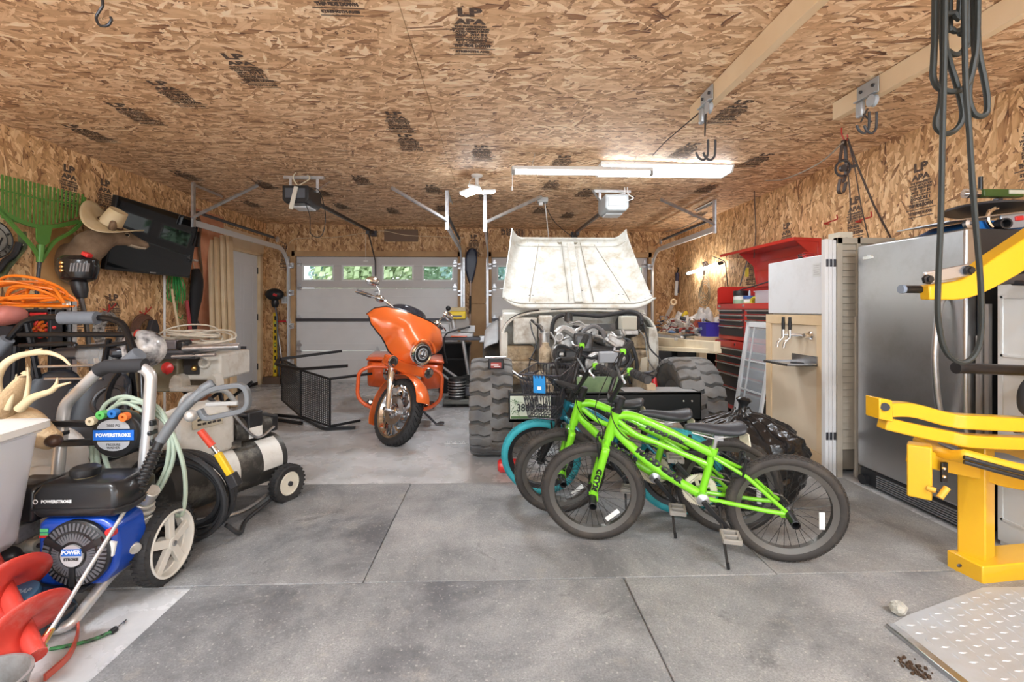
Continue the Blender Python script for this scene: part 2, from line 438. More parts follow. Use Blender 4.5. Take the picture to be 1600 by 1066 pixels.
# side door
od = pbr('entry_door_white', (.78, .80, .83), .4)
mb = MB()
DX = XL-.03; d0, d1, dz = 6.86, 7.77, 2.09
mb.box2((DX-.03, d0, .02), (DX, d1, dz))
d = struct(mb, 'door_1', od, bevel=.003)
mb = MB()
for (a, b, z0, z1) in ((.13, .42, 1.2, 1.92), (.49, .78, 1.2, 1.92), (.13, .42, .2, 1.02), (.49, .78, .2, 1.02)):
    for k, (p, q, r_, s_) in enumerate(((a, b, z0, z0+.016), (a, b, z1-.016, z1), (a, a+.016, z0, z1), (b-.016, b, z0, z1))): mb.box2((DX-.002, d0+p, r_), (DX+.004, d0+q, s_))
struct(mb, 'moulding', od, d, bevel=.003)
struct(MB().box((DX+.02, d0+.075, 1.12), (.04, .06, .15)), 'keypad_lock', blackp, d, bevel=.008)
kn = MB().lathe([(.03, 0), (.03, .012), (.012, .016), (.012, .035), (.028, .045), (.03, .06), (.018, .072)], (DX, d0+.075, .97), (1, 0, 0)); struct(kn, 'knob', blackm, d)
mb = MB()
for z in (.3, 1.1, 1.85): mb.box((DX+.006, d1-.006, z), (.012, .03, .1))
struct(mb, 'hinge', darksteel, d)
struct(MB().box2((DX-.03, d0, 0), (DX+.006, d1, .05)), 'sweep', blackp, d)
struct(MB().box2((XL-.1, 6.78, 0), (XL+.015, 6.86, 2.12)).box2((XL-.1, 7.77, 0), (XL+.015, 7.85, 2.12)).box2((XL-.1, 6.78, 2.09), (XL+.015, 7.85, 2.14)), 'trim_8', pine, bevel=.003)
struct(MB().box2((XL-.02, 6.7, 2.14), (XL+.018, 7.88, 2.40)), 'trim_9', pbr('pale_lumber', (.76, .58, .38), .6, col2=(.82, .66, .46), vscale=4))
struct(MB().box2((XL, 7.85, 0), (XL+.03, YB, .05)).box2((XL, YB-.03, 0), (G1[0]-.13, YB, .05)), 'baseboard_left', pine)
# pink foam board and loose liner beside the door
insul = pbr('insulation_board', (.62, .26, .14), .8, col2=(.72, .36, .22), vscale=6)
single(MB().box2((XL+.015, 6.02, .0), (XL+.05, 6.68, 2.5)), 'insulation_panel', insul, 'orange-red foam insulation panel standing against the strand board next to the white side door', 'panel')
# ceiling joists
for k, (X0, X1, Ye) in enumerate(((1.30, 1.345, 3.1), (2.19, 2.235, 2.98))):
    struct(MB().box2((X0, YF, zc(X0)-.115), (X1, Ye, zc(X0)-.004)), 'trim_%d' % (10+k), pbr('joist', (.80, .62, .40), .6, col2=(.86, .70, .48), vscale=3), bevel=.003)
# stamped ink on the boards
ink = pbr('stamp_ink', (.07, .05, .045), .8, col2=(.16, .11, .08), vscale=60)
def stamp_mesh():
    mb = MB(); y = 0
    rows = [('LP', .075, 1.5, .004), ('APA', .05, 1.5, .003), ('THE ENGINEERED', .018, 1.1, .0015), ('WOOD ASSOCIATION', .018, 1.0, .0015), ('RATED SHEATHING', .02, 1.0, .002), ('24/16  7/16 IN', .026, 1.0, .002), ('SIZED FOR SPACING', .018, 1.0, .001), ('EXPOSURE 1', .026, 1.1, .002), ('PS 2-10  SHEATHING', .016, 1.0, .001), ('THIS SIDE DOWN', .03, .8, .003)]
    for t, s, sx, b in rows:
        mb.text(t, s, Matrix.Translation((0, y-s/2, 0)), 0, bold=b, sx=sx); y -= s*1.02
    mb.box((0, y-.01, 0), (.24, .006, .0002)).box((0, y-.06, 0), (.2, .006, .0002)).text('STRENGTH AXIS', .024, Matrix.Translation((0, y-.035, 0)), 0, bold=.002)
    return mb
def bars_mesh():
    mb = MB()
    for i in range(9): mb.box((-.1+i*.026, 0, 0), (.014 if i % 3 else .02, .05, .0002))
    return mb
def ink_marks(parent, M, spots, name='ink_stamp'):
    proto = None
    for (u, v, a) in spots:
        if proto is None: proto = stamp_mesh().build(name, ink, parent, smooth=False); o = proto
        else: o = proto.copy(); C.objects.link(o); o.parent = parent
        o.matrix_local = M @ Matrix.Translation((u, v, 0)) @ Matrix.Rotation(a, 4, 'Z') @ Matrix.Diagonal((1, 1.1, 1, 1)); o['kind'] = 'structure'
# ceiling: mirrored so it reads from below, top of the letters away from the viewer
sp = []
r2 = random.Random(3)
for col, x in enumerate((-3.3, -2.62, -2.1, -1.45, -.72, -.12, .62, 1.05, 1.62, 2.35, 2.85)):
    for yy in (1.55+.3*(col % 3), 2.62+.35*((col*2) % 3), 3.75+.2*(col % 4), 4.95+.3*(col % 3), 6.3+.25*(col % 2)):
        if r2.random() < .82: sp.append((x, -(yy), 0))
ink_marks(ceil_o, Matrix(((1, 0, 0, 0), (0, -1, 0, 0), (-.016, 0, -1, 2.598), (0, 0, 0, 1))), sp)
Mr = Matrix(((0, 0, -1, XR-.001), (-1, 0, 0, 0), (0, 1, 0, 0), (0, 0, 0, 1)))
ink_marks(wr, Mr, [(-2.58, 2.38, 0), (-3.32, 2.3, 0), (-3.95, 2.2, 0), (-4.9, 2.15, 0), (-5.6, 1.9, 0)])
Ml = Matrix(((0, 0, 1, XL+.001), (1, 0, 0, 0), (0, 1, 0, 0), (0, 0, 0, 1)))
ink_marks(wl, Ml, [(3.62, 2.6, 0), (4.36, 2.52, 0), (4.75, 2.5, 0), (4.85, 1.38, 0), (4.4, 1.4, 0), (4.95, .95, 0)])
ink_marks(wb, Matrix(((1, 0, 0, 0), (0, 0, -1, YB-.001), (0, 1, 0, 0), (0, 0, 0, 1))), [(-.36, 2.5, 0), (.1, 2.55, 1.57), (-3.5, 2.3, 0)])
# ---------------------------------------------------------------- rubber mats on the slab
mg = [((.105, .11, .118), (.245, .25, .255), (.40, .40, .395)), ((.19, .195, .20), (.32, .325, .325), (.44, .44, .43))]
for nm, (a, b), k, off, lab in (
    ('a', ((-1.9, 2.106), (-.588, 3.3)), 0, (3, 1, 0), 'worn dark rubber floor mat between the pressure washer wheel and the crooked middle joint'),
    ('b', ((-.582, 2.106), (1.285, 3.29)), 1, (8, 4, 0), 'grey dusty rubber floor mat with the bicycles parked on it'),
    ('c', ((-1.318, .5), (.577, 2.10)), 0, (.6, 7, 0), 'dark-stained rubber floor mat in front, edged by bare pale concrete'),
    ('d', ((.583, .5), (2.45, 2.10)), 1, (5, 2, 0), 'grey dusty rubber floor mat that carries the small loose rock')):
    pass
    mt = rubber_mat('stall_mat_'+nm, off, *mg[k])
    single(MB().box2((a[0], a[1], .0), (b[0], b[1], .012)), 'rubber_mat', mt, lab, 'floor mat', 'rubber floor mats', bevel=.003)
single(MB().box2((1.291, 2.106, .0), (2.5, 3.29, .012)), 'rubber_mat', rubber_mat('stall_mat_e', (2, 9, 0), (.22, .215, .205), (.34, .335, .32), (.46, .45, .42), .8), 'pale scuffed rubber floor mat lying in front of the steel fridge', 'floor mat', 'rubber floor mats', bevel=.003)
# ---------------------------------------------------------------- outdoors beyond the garage door windows
leafm = [pbr('leaf_%d' % i, c, .6, col2=tuple(x*1.5 for x in c), vscale=1.5) for i, c in enumerate(((.34, .48, .32), (.42, .52, .30), (.30, .46, .42)))]
struct(MB().box2((-30, YB+.16, -.25), (30, 60, -.02)), 'ground_outside', pbr('gravel_drive', (.35, .34, .31), .9, var=.2, vscale=4))
bark = pbr('bark', (.12, .09, .07), .9)
for k, (x, y, h) in enumerate(((-9.2, 17, 7), (-4.6, 17, 6.5), (-.2, 17, 8), (4.2, 17, 7), (8.6, 17, 8), (-6.9, 22, 9), (-2.4, 22, 9), (2.1, 22, 9), (6.5, 22, 9))):
    t = thing('leafy_tree', 'green leafy tree outside, seen through the %s garage door window pane' % ('outermost', 'first', 'second', 'third', 'last', 'rear first', 'rear second', 'rear third', 'rear fourth')[k], 'tree', (x, y, -.02), group='trees outdoors')
    MB().tube([(0, 0, 0), (.05, 0, h*.35), (-.05, .1, h*.6)], [.22, .17, .08], 8).build('trunk', bark, t)
    mb = MB(); rr = random.Random(k)
    for i in range(4200):
        d = V((rr.gauss(0, 1), rr.gauss(0, 1), rr.gauss(0, 1))).normalized()*(rr.random()**.4)
        c = V((d.x*2.0, d.y*1.6, h*.52+d.z*h*.42)); a = V((rr.gauss(0, 1), rr.gauss(0, 1), rr.gauss(0, 1))).normalized(); u = a.orthogonal().normalized()*.15; w_ = a.cross(u)
        mb.add([c-u, c-w_*.6, c+u, c+w_*.6], [(0, 1, 2, 3)])
    mb.build('foliage', leafm[k % 3], t, smooth=False)
# ================================================================ ALONG THE LEFT WALL
def limb(mb, secs, n=16, sub=4):
    """smooth tube through (point, half width, half height) sections"""
    c = spline([s[0] for s in secs], sub); r = spline([(s[1], s[2], 0) for s in secs], sub); rings = []; k = len(c)
    for i in range(k):
        t_ = (c[min(i+1, k-1)]-c[max(i-1, 0)]).normalized(); u = V((0, 0, 1)) if abs(t_.z) < .93 else V((0, -1, 0)); s_ = t_.cross(u).normalized(); u = s_.cross(t_)
        rings.append([c[i]+s_*r[i].x*math.cos(2*PI*j/n)+u*r[i].y*math.sin(2*PI*j/n) for j in range(n)])
    return mb.loft(rings)
def fur(name, c1, c2, s=9): return pbr(name, c1, .85, col2=c2, vscale=s, bump=.5, bscale=90)
def W(t): return lambda mb, nm, m, par=None, **k: mb.build(nm, m, par or t, world=True, **k)
# ---- television
t = thing('television', 'large black flat screen TV tilted down on the wall, reflecting the windows', 'television', M=frame((-3.52, 5.04, 1.93), (0, -1, 0), None, V((.105, 0, .63)).normalized()))
# local: x to the viewer's left, z up the screen, y into the room is -? (frame: y = z cross x)
yv = WM[t.name].to_3x3() @ V((0, 1, 0)); sgn = 1 if yv.x > 0 else -1
MB().box((0, -.02*sgn, 0), (1.20, .045, .69)).build('case', pbr('tv_case', (.012, .012, .013), .3), t, bevel=.006)
MB().box((0, .004*sgn, .008), (1.17, .004, .655)).build('screen', pbr('tv_screen', (.006, .007, .008), .03), t)
MB().box((0, .006*sgn, -.328), (.08, .004, .01)).build('logo_strip', greyp, t); MB().tube([(-.1, -.04*sgn, .1), (-.1, -.24, -.0)] if sgn > 0 else [(-.1, .04, .1), (-.1, .24, 0)], .03, 8).build('wall_arm', blackm, t)
# ---- doe mount with plaque, cowboy hat
t = thing('deer_mount', 'brown doe head and neck mounted on a round-topped wooden wall plaque', 'mounted head', (-3.8, 4.3, 1.35)); B = W(t)
pw = pbr('plaque_wood', (.50, .28, .11), .4, col2=(.60, .36, .16), vscale=5)
pts = [(-3.815, 4.26+.24*math.cos(a), 1.56+.38*math.sin(a)) for a in [2*PI*i/40 for i in range(40)]]
B(MB().prism(pts, (.03, 0, 0)), 'plaque', pw, bevel=.008)
df = fur('doe_fur', (.15, .095, .055), (.24, .16, .10))
nk = limb(MB(), [(V((-3.78, 4.31, 1.62)), .13, .20), (V((-3.70, 4.29, 1.65)), .125, .18), (V((-3.62, 4.27, 1.71)), .11, .145), (V((-3.55, 4.26, 1.78)), .10, .13), (V((-3.50, 4.32, 1.85)), .085, .105), (V((-3.465, 4.39, 1.885)), .078, .088), (V((-3.43, 4.46, 1.885)), .068, .076), (V((-3.395, 4.53, 1.865)), .05, .056), (V((-3.365, 4.59, 1.845)), .042, .042), (V((-3.345, 4.635, 1.835)), .035, .033), (V((-3.335, 4.652, 1.832)), .015, .015)], 20, 4)
B(nk, 'head', df)
hd = V((.035, .065, -.018)).normalized(); sd_ = hd.cross(V((0, 0, 1))).normalized()
for s_ in (-1, 1):
    o = V((-3.49, 4.345, 1.925))+sd_*s_*.06
    B(MB().loft([[o+sd_*s_*(.02+.13*f)+V((0, -.03*f, .05*f))+V((0, math.cos(a)*w_, math.sin(a)*w_*1.1))*1 for a in [2*PI*i/10 for i in range(10)]] for f, w_ in ((0, .015), (.25, .038), (.6, .045), (.85, .028), (1, .005))]), 'ear', df)
    e = V((-3.425, 4.465, 1.905))+sd_*s_*.060; B(MB().ball(e, (.014, .016, .013)), 'eye', pbr('glass_eye', (.01, .006, .004), .06)); B(MB().torus(e, sd_, .017, .004, 14, 6), 'eye_rim', pbr('pale_fur', (.45, .36, .26), .9))
B(MB().ball((-3.338, 4.648, 1.836), (.022, .016, .017)), 'nose', blackp); B(limb(MB(), [(V((-3.40, 4.50, 1.82)), .03, .012), (V((-3.37, 4.57, 1.806)), .03, .012), (V((-3.345, 4.62, 1.806)), .022, .012)]), 'chin', MATS['pale_fur'])
t = thing('cowboy_hat', 'straw-coloured cowboy hat perched on the doe head', 'hat', (-3.48, 4.36, 1.96)); hm = pbr('straw_hat', (.66, .52, .30), .7, col2=(.72, .59, .38), vscale=10, bump=.2, bscale=150)
Hm = TR((-3.465, 4.36, 1.985), (R(12), R(32), R(20))); 
def brim(u, v):
    a = u*2*PI; r = .085+v*.14; x, y = r*math.cos(a)*1.0, r*math.sin(a)*1.22; return (x, y, .10*v**1.6*abs(math.cos(a))**2.2*1.0-.035*v*abs(math.sin(a))**3)
MB().at(TR((.015, 0, .025), (R(12), R(32), R(20)))).grid(brim, 48, 8, cu=True).build('brim', hm, t, solid=.005)
def crown(u, v):
    a = u*2*PI; r = .088*(1-.25*v-.75*max(0, v-.8)/.2*1.0*(v > .8)); z = .155*min(1, v/.8)-.03*max(0, v-.8)/.2
    pinch = 1-.28*v*max(0, math.cos(a-PI/2))**4; return (r*math.cos(a)*.95*(1 if abs(math.sin(a)) > .5 else 1), r*math.sin(a)*1.2*pinch, z)
MB().at(TR((.015, 0, .025), (R(12), R(32), R(20)))).grid(crown, 40, 14, cu=True).build('crown', hm, t, solid=.004)
MB().at(TR((.015, 0, .025), (R(12), R(32), R(20)))).torus((0, 0, .015), (0, 0, 1), .094, .006, 36, 6).build('band', pbr('hat_band', (.10, .05, .03), .5), t).scale = (1, 1.0, 1)
# ---- leaf rake
t = thing('leaf_rake', 'green plastic leaf rake hung with its wide head up', 'rake', (-3.6, 4.0, 1.35)); B = W(t); gr = pbr('rake_green', (.10, .25, .045), .4)
def rk(px, py, dx=0): return onX(px, py, -3.66+dx)
hub = rk(65, 405)
B(MB().sweep(spline([rk(64, 408), rk(50, 385), rk(20, 352), rk(-8, 318), rk(-14, 295)], 5), [(-.012, -.01), (.012, -.01), (.012, .01), (-.012, .01)], up=(1, 0, 0)).sweep(spline([rk(64, 408), rk(85, 378), rk(112, 362), rk(128, 345), rk(132, 325), rk(131, 308)], 5), [(-.012, -.01), (.012, -.01), (.012, .01), (-.012, .01)], up=(1, 0, 0)).sweep(spline([rk(-10, 318), rk(10, 335), rk(35, 347), rk(60, 354), rk(90, 353), (rk(122, 346))], 5), [(-.016, -.01), (.016, -.01), (.016, .01), (-.016, .01)], up=(1, 0, 0)), 'rib_frame', gr)
B(MB().prism([rk(55, 352), rk(80, 353), rk(75, 380), rk(64, 386), rk(56, 376)], (.012, 0, 0)), 'web', gr); B(MB().cyl(rk(62, 410), rk(64, 383), .022, .028, 14), 'ferrule', gr)
mb = MB()
for k in range(23):
    f = k/22; x0 = -8+f*134; yb = 330+22*math.sin(PI*(.1+.8*f)); yb = min(354, yb); x1 = x0+(-1+4*f); yt = 270+34*f
    mb.bar([rk(x0, yb), rk((x0+x1)/2, (yb+yt)/2), rk(x1, yt)], .014, .007, up=(1, 0, 0))
for y0, y1 in ((298, 326), (322, 346)): mb.bar(spline([rk(-8, y0-4), rk(60, (y0+y1)/2-2), rk(130, y1-6)], 6), .012, .006, up=(1, 0, 0)) if y0 < 300 else None
B(mb, 'tines', gr); B(MB().tube([rk(62, 408), rk(58, 450), rk(50, 600)], .013, 10), 'handle', pbr('handle_black', (.04, .04, .042), .4)); B(MB().tube([rk(59, 438), rk(58, 452)], .0145, 10), 'handle_band', galv)
# ---- round emblem plate, camo sling
t = thing('round_sign', 'round pale metal sign with a dark interlocked monogram and lettered rim, partly behind the rake', 'sign', (-3.79, 3.68, 1.65))
M_ = Matrix(((0, 0, 1, .012), (1, 0, 0, 0), (0, 1, 0, .10), (0, 0, 0, 1)))
MB().at(M_).lathe([(.0, -.006), (.145, -.006), (.15, 0), (.145, .006), (.13, .004), (0, .004)], n=40).build('plate', pbr('sign_silver', (.55, .54, .50), .35, .6, dirt=(.2, .18, .15), dscale=12, damt=.6), t)
mk = pbr('sign_dark', (.035, .032, .03), .6); mb = MB().at(M_).torus((0, 0, .006), (0, 0, 1), .098, .004, 36, 6).torus((0, 0, .006), (0, 0, 1), .140, .005, 36, 6)
mb.at(M_ @ Matrix.Translation((-.022, .004, .007))).text('S', .13, None, .001, bold=.003).at(M_ @ Matrix.Translation((.018, -.014, .0075))).text('W', .09, None, .001, bold=.003)
for i, ch in enumerate('SMITH & WESSON '):
    a = PI*.95-i*2*PI/15; mb.at(M_ @ Matrix.Translation((.118*math.cos(a), .118*math.sin(a), .006)) @ Matrix.Rotation(a-PI/2, 4, 'Z')).text(ch, .034, None, .001, bold=.001)
mb.build('emblem', mk, t, smooth=False)
camo = pbr('camo_cloth', (.10, .12, .05), .8, col2=(.03, .035, .02), vscale=12)
t = thing('camo_sling', 'camouflage sling with black clips hanging beside the round sign', 'sling', onX(25, 370, -3.72)); B = W(t)
def cs(px, py): return onX(px, py, -3.70)
B(MB().bar(spline([cs(34, 362), cs(36, 385), cs(25, 402), cs(10, 420), cs(-4, 446)], 5), .012, .06, up=(1, 0, .2)), 'strap', camo); B(MB().tube(spline([cs(-5, 425), cs(8, 408), cs(22, 398), cs(30, 380)]), .022, 8), 'grip', blackp); B(MB().ball(cs(36, 383), .012), 'stud', chrome)
# ---- string trimmer standing in front of the plaque
t = thing('string_trimmer', 'black string trimmer stood upside down, engine up, in front of the doe plaque', 'trimmer', onY(140, 560, 3.45)); B = W(t)
def st(px, py, y=3.45): return onY(px, py, y)
B(MB().tube([st(121, 440), st(126, 462), st(134, 500), st(146, 600)], .016, 10), 'shaft', pbr('shaft_grey', (.08, .075, .07), .4, .4)); B(MB().lathe([(.03, 0), (.045, .05), (.05, .12), (.03, .16)], st(128, 466), st(121, 432)-st(128, 466), 16), 'clutch_case', blackp)
B(MB().loft([[c+V((dx*s_, dy*s_, 0)) for dx, dy in [(.125*math.cos(a), .09*math.sin(a)) for a in [2*PI*i/20 for i in range(20)]]] for c, s_ in ((st(122, 441), .5), (st(122, 436), .9), (st(122, 420), 1.05), (st(122, 406), 1.0), (st(121, 400), .7))]), 'engine_cover', pbr('gloss_black', (.012, .012, .013), .15), bevel=.01)
mb = MB()
for k in range(6): mb.box(st(112+k*5, 418, 3.353), (.008, .02, .06), (0, .15, 0))
B(mb, 'cooling_slots', pbr('slot_grey', (.24, .24, .25), .4)); B(MB().box(st(136, 398, 3.42), (.05, .05, .03), (0, .5, 0)), 'fuel_cap', redp, bevel=.008)
mb = MB(); 
for k in range(3): mb.lathe([(.012, 0), (.012, .02), (.006, .025)], st(99, 411+k*6, 3.37), (0, -1, 0), 12)
B(mb, 'primer_buttons', brass)
# ---- shelf rack with orange bits, cord, bracket
t = thing('tool_rack', 'black slotted rack filled with small orange and red clamps', 'rack', (-3.05, 3.25, 0)); B = W(t); ob = pbr('clamp_orange', (.80, .17, .015), .4); 
def rx(px, py, y=3.2): return onY(px, py, y)
a, b = rx(28, 545), rx(97, 483)
mb = MB().box2((a.x, 3.2, a.z), (b.x, 3.23, b.z)).box2((a.x, 3.12, b.z-.02), (b.x, 3.23, b.z)).box2((a.x, 3.12, a.z), (b.x, 3.23, a.z+.02))
for k in range(9): mb.box2((a.x+k*.034, 3.15, b.z-.07), (a.x+k*.034+.012, 3.21, b.z))
for x in (a.x, b.x-.02): mb.box2((x, 3.12, 0), (x+.02, 3.23, b.z))
B(mb, 'frame', blackp, bevel=.003)
rr = random.Random(8)
for k in range(16):
    c = rx(48+rr.random()*36, 505+rr.random()*17, 3.16); mb = MB().at(TR(c, (rr.random()*2, rr.random()*2, rr.random()*3))).tube(bend([(-.025, 0, .02), (0, 0, -.02), (.025, 0, .02)], .01), .008, 6).ball((.025, 0, .02), .012, 8, 6); B(mb, 'clamp', ob if k % 3 else redp)
B(MB().bar([rx(48, 491, 3.14), rx(74, 491, 3.14)], .02, .022), 'red_bar', redp, bevel=.004)
t = thing('extension_cord', 'bright orange extension cord heaped in loose loops on top of the rack', 'cord', (-3.0, 3.3, 1.23)); oc = pbr('cord_orange', (.88, .22, .015), .4); mb = MB(); rr = random.Random(2)
for k in range(9):
    cx_, w_, h_ = -.16+rr.uniform(-.12, .10), rr.uniform(.14, .24), rr.uniform(.08, .16); y_ = rr.uniform(-.05, .1)
    MB().tube([V((cx_+w_*math.cos(a), y_+.06*math.sin(a*2+k), max(.012, .0+h_*math.sin(a)*(1 if math.sin(a) > 0 else .1)+.01*k))) for a in [2*PI*i/28 for i in range(28)]], .0095, 8, closed=True).build('loop', oc, t)
t = thing('slotted_upright', 'grey slotted steel shelf upright standing beside the orange clamp rack', 'bracket', rx(104, 560, 3.25)); B = W(t); a = rx(97, 560, 3.25); b = rx(112, 471, 3.25)
B(MB().box2((a.x, 3.25, 0), (b.x, 3.255, b.z)).box2((b.x-.004, 3.25, 0), (b.x, 3.29, b.z)), 'angle', galv); B(MB().ball(rx(106, 476, 3.245), .014), 'bolt', chrome)
for k in range(7): B(MB().box(rx(103, 486+k*9, 3.249), (.014, .004, .022)), 'slot', mk)
t = thing('shovel', 'shovel with a black D-shaped grip sticking up beside the wooden plaque', 'shovel', rx(78, 560, 3.5)); B = W(t); B(MB().tube(bend([rx(76, 468, 3.5), rx(66, 456, 3.5), rx(66, 453, 3.5), rx(84, 453, 3.5), rx(84, 457, 3.5), rx(77, 468, 3.5)], .03), .014, 8), 'grip', blackp); B(MB().tube([rx(77, 468, 3.5), rx(80, 560, 3.5)], .014, 8), 'shaft', steel)
t = thing('salmon_drum', 'dusty salmon red rounded tank end showing above the black frame', 'tank', onY(2, 540, 2.95)); B = W(t); B(limb(MB(), [(onY(-60, 500, 2.9), .10, .055), (onY(0, 494, 2.9), .10, .06), (onY(20, 492, 2.9), .09, .052), (onY(28, 492, 2.9), .06, .035), (onY(31, 492, 2.9), .02, .01)]), 'tank', pbr('salmon_red', (.50, .17, .14), .5, var=.1)); B(MB().box2((-3.3, 2.8, 0), (-2.96, 3.0, 1.12)), 'stand', darksteel)
# ---- hoses and cords hanging on the wall
def wall_coil(name, lab, c, r, n, m, tube_r=.011, hook=True, sq=1.25, seed=1):
    t = thing(name, lab, 'hose', c); rr = random.Random(seed)
    for k in range(n):
        rk_ = r*(1-.045*k+rr.uniform(-.02, .02)); MB().tube([V((.02+.012*k, rk_*math.cos(a), -rk_*sq+rk_*sq*math.sin(a)-.012*k)) for a in [2*PI*i/32 for i in range(32)]], tube_r, 8, closed=True).build('loop', m, t)
    if hook: MB().tube(spline([(-.02, 0, .03), (.03, 0, .0), (.06, -.02, .02), (.075, -.04, .07)]), .007, 6).tube(spline([(.02, 0, .0), (.05, .03, .04), (.06, .06, .08)]), .006, 6).build('tie', MATS['red_vinyl'], t)
    return t
pbr('red_vinyl', (.5, .04, .03), .4)
wall_coil('hose_coil', 'reddish brown hose coiled on the wall with a red tie', (XL+.02, 5.2, 1.17), .19, 5, pbr('hose_brown', (.15, .075, .05), .55), hook=True)
t = thing('tool_pouch', 'small dark grey pouch hanging inside the brown hose coil', 'pouch', (XL+.1, 5.22, .95)); MB().loft([[(x, -.06*w_, z), (x, .06*w_, z), (x+.05, .06*w_, z), (x+.05, -.06*w_, z)] for x, w_, z in ((0, 1.3, -.05), (0, 1.2, .06), (0, .5, .16))]).build('body', pbr('pouch_grey', (.05, .045, .05), .7), t, bevel=.01)
wall_coil('rope_coil', 'black and white striped rope coiled on the wall behind the black frame', (XL+.02, 4.72, 1.2), .15, 6, pbr('rope_mix', (.04, .04, .04), .7, col2=(.45, .43, .40), vscale=40), .010, True, 1.2, 3)
t = thing('green_cord', 'bright green cord bunched in a hank and hung under the TV', 'cord', (XL+.07, 5.64, 1.58)); gc = pbr('cord_green', (.03, .34, .07), .5)
for k in range(7):
    d = (k-3)*.018; MB().tube(spline([(0, d*.3, .12), (.02+.006*k, d*2.2-.03, -.05), (.03, d*2.6, -.25-.02*(k % 3)), (.02, d*1.6+.04, -.12), (0, d*.2, .1)]), .006, 6).build('strand', gc, t)
MB().tube(spline([(.02, .03, -.15), (.02, .02, -.4), (.03, .07, -.47), (.03, .10, -.42)]), .005, 6).build('tail', gc, t)
t = thing('dark_bag', 'long black cloth bag hanging on the wall under the TV corner', 'bag', (XL+.12, 5.95, 1.1)); 
limb(MB(), [(V((0, 0, .62)), .04, .05), (V((.02, 0, .5)), .06, .08), (V((.02, -.02, .3)), .06, .085), (V((.02, -.06, .1)), .05, .06), (V((.02, -.1, -.12)), .05, .05), (V((.02, -.1, -.2)), .03, .03)]).build('body', pbr('bag_black', (.012, .012, .014), .7, bump=.4, bscale=12), t)
for nm, lab, p, q, r_, m in (('white_pole', 'thin white pole leaning on the wall below the TV', (257, 430), (257, 525), .012, white), ('wooden_pole', 'bare wooden tool handle leaning by the green cord', (268, 452), (284, 540), .014, pine), ('red_sleeved_pole', 'red-sleeved tool handle leaning beside the long black bag', (292, 470), (300, 540), .02, pbr('dull_red', (.40, .05, .06), .5)), ('black_rod', 'thin black rod slanting down from the red-sleeved handle', (294, 474), (313, 510), .008, blackp)):
    a = onX(*p, XL+.10); b = onX(*q, XL+.22); b = a+(b-a)*((a.z-.01)/(a.z-b.z)) if r_ > .01 else b; mb = MB().tube([a, b], r_, 8)
    single(mb, nm, m, lab, 'pole')
t = thing('compound_bow', 'brown hunting bow hung on the wall behind the TV edge', 'bow', (XL+.05, 6.05, 1.6)); bw = pbr('bow_brown', (.12, .07, .04), .5, col2=(.2, .13, .08), vscale=10); bx_ = lambda px, py: onX(px, py, XL+.08)
B = W(t); B(MB().bar(spline([bx_(297, 336), bx_(302, 330), bx_(308, 336), bx_(313, 352), bx_(311, 375), bx_(312, 400), bx_(315, 425), bx_(313, 466)], 5), .03, .02, up=(1, 0, 0)), 'limb', bw); B(MB().bar([bx_(309, 362), bx_(307, 386)], .05, .03), 'riser', blackp, bevel=.006); B(MB().tube([bx_(300, 334), bx_(301, 408), bx_(314, 466)], .004, 6), 'string', pbr('string_pale', (.55, .5, .4), .6)); B(MB().box(bx_(304, 407), (.04, .08, .02)), 'cross_peg', galv)
# ---- leaning lumber
for k, (b0, t0, wd, hh, lab) in enumerate((((-3.25, 5.98), (-3.65, 6.60), .10, .038, 'wide pale plank at the outside of the leaning lumber, nearest the white door'), ((-3.31, 5.95), (-3.70, 6.53), .08, .038, 'second leaning board, half covered by the wide plank'), ((-3.37, 5.92), (-3.745, 6.47), .08, .038, 'third leaning board, in the middle of the lumber'), ((-3.43, 5.90), (-3.79, 6.41), .08, .038, 'fourth leaning board, narrow and yellowish'), ((-3.45, 6.3), (-3.78, 6.75), .14, .038, 'board leaning behind the others, against the door casing'))):
    single(MB().bar([(b0[0], b0[1], .005), (t0[0], t0[1], 2.25-.03*k)], hh, wd, up=(0, 1, 0)), 'leaning_board', pbr('plank_%d' % (k % 2), ((.64, .47, .28), (.70, .54, .34))[k % 2], .6, col2=((.72, .56, .36), (.78, .64, .44))[k % 2], vscale=4), lab, 'lumber', 'lumber leaning by the side door', bevel=.003)
# ---- table saw with a tangle of cord
t = thing('table_saw', 'grey-topped portable table saw on folding legs with a tan body', 'table saw', (-2.5, 3.95, 0)); B = W(t); tsb = pbr('saw_tan', (.20, .17, .11), .5, dirt=(.35, .3, .22), dscale=7, damt=.4); tsw = pbr('saw_cream', (.66, .64, .58), .45, dirt=(.35, .27, .18), dscale=7, damt=.6); tst = pbr('saw_table', (.22, .215, .225), .35, .6)
def ts(px, py, y=3.9): return onY(px, py, y)
B(MB().box2((-2.95, 3.72, .875), (-2.33, 4.35, .905)), 'table', tst, bevel=.005); B(MB().box2((-2.98, 3.66, .845), (-2.28, 3.70, .885)).box2((-2.98, 4.36, .85), (-2.28, 4.40, .885)), 'fence_rails', darksteel); B(MB().box2((-2.86, 3.70, .915), (-2.45, 3.80, .985)), 'rip_fence', pbr('fence_mauve', (.20, .18, .19), .4, .3), bevel=.006); B(MB().box2((-2.45, 3.695, .91), (-2.38, 3.80, .985)), 'fence_cap', blackp, bevel=.02)
B(MB().tube([(-2.38, 3.68, .92), (-1.98, 3.72, .93)], .024, 12).tube([(-2.38, 3.75, .935), (-2.02, 3.80, .945)], .014, 10).tube([(-2.45, 3.66, .862), (-2.14, 3.68, .875)], .013, 8), 'side_rails', galv)
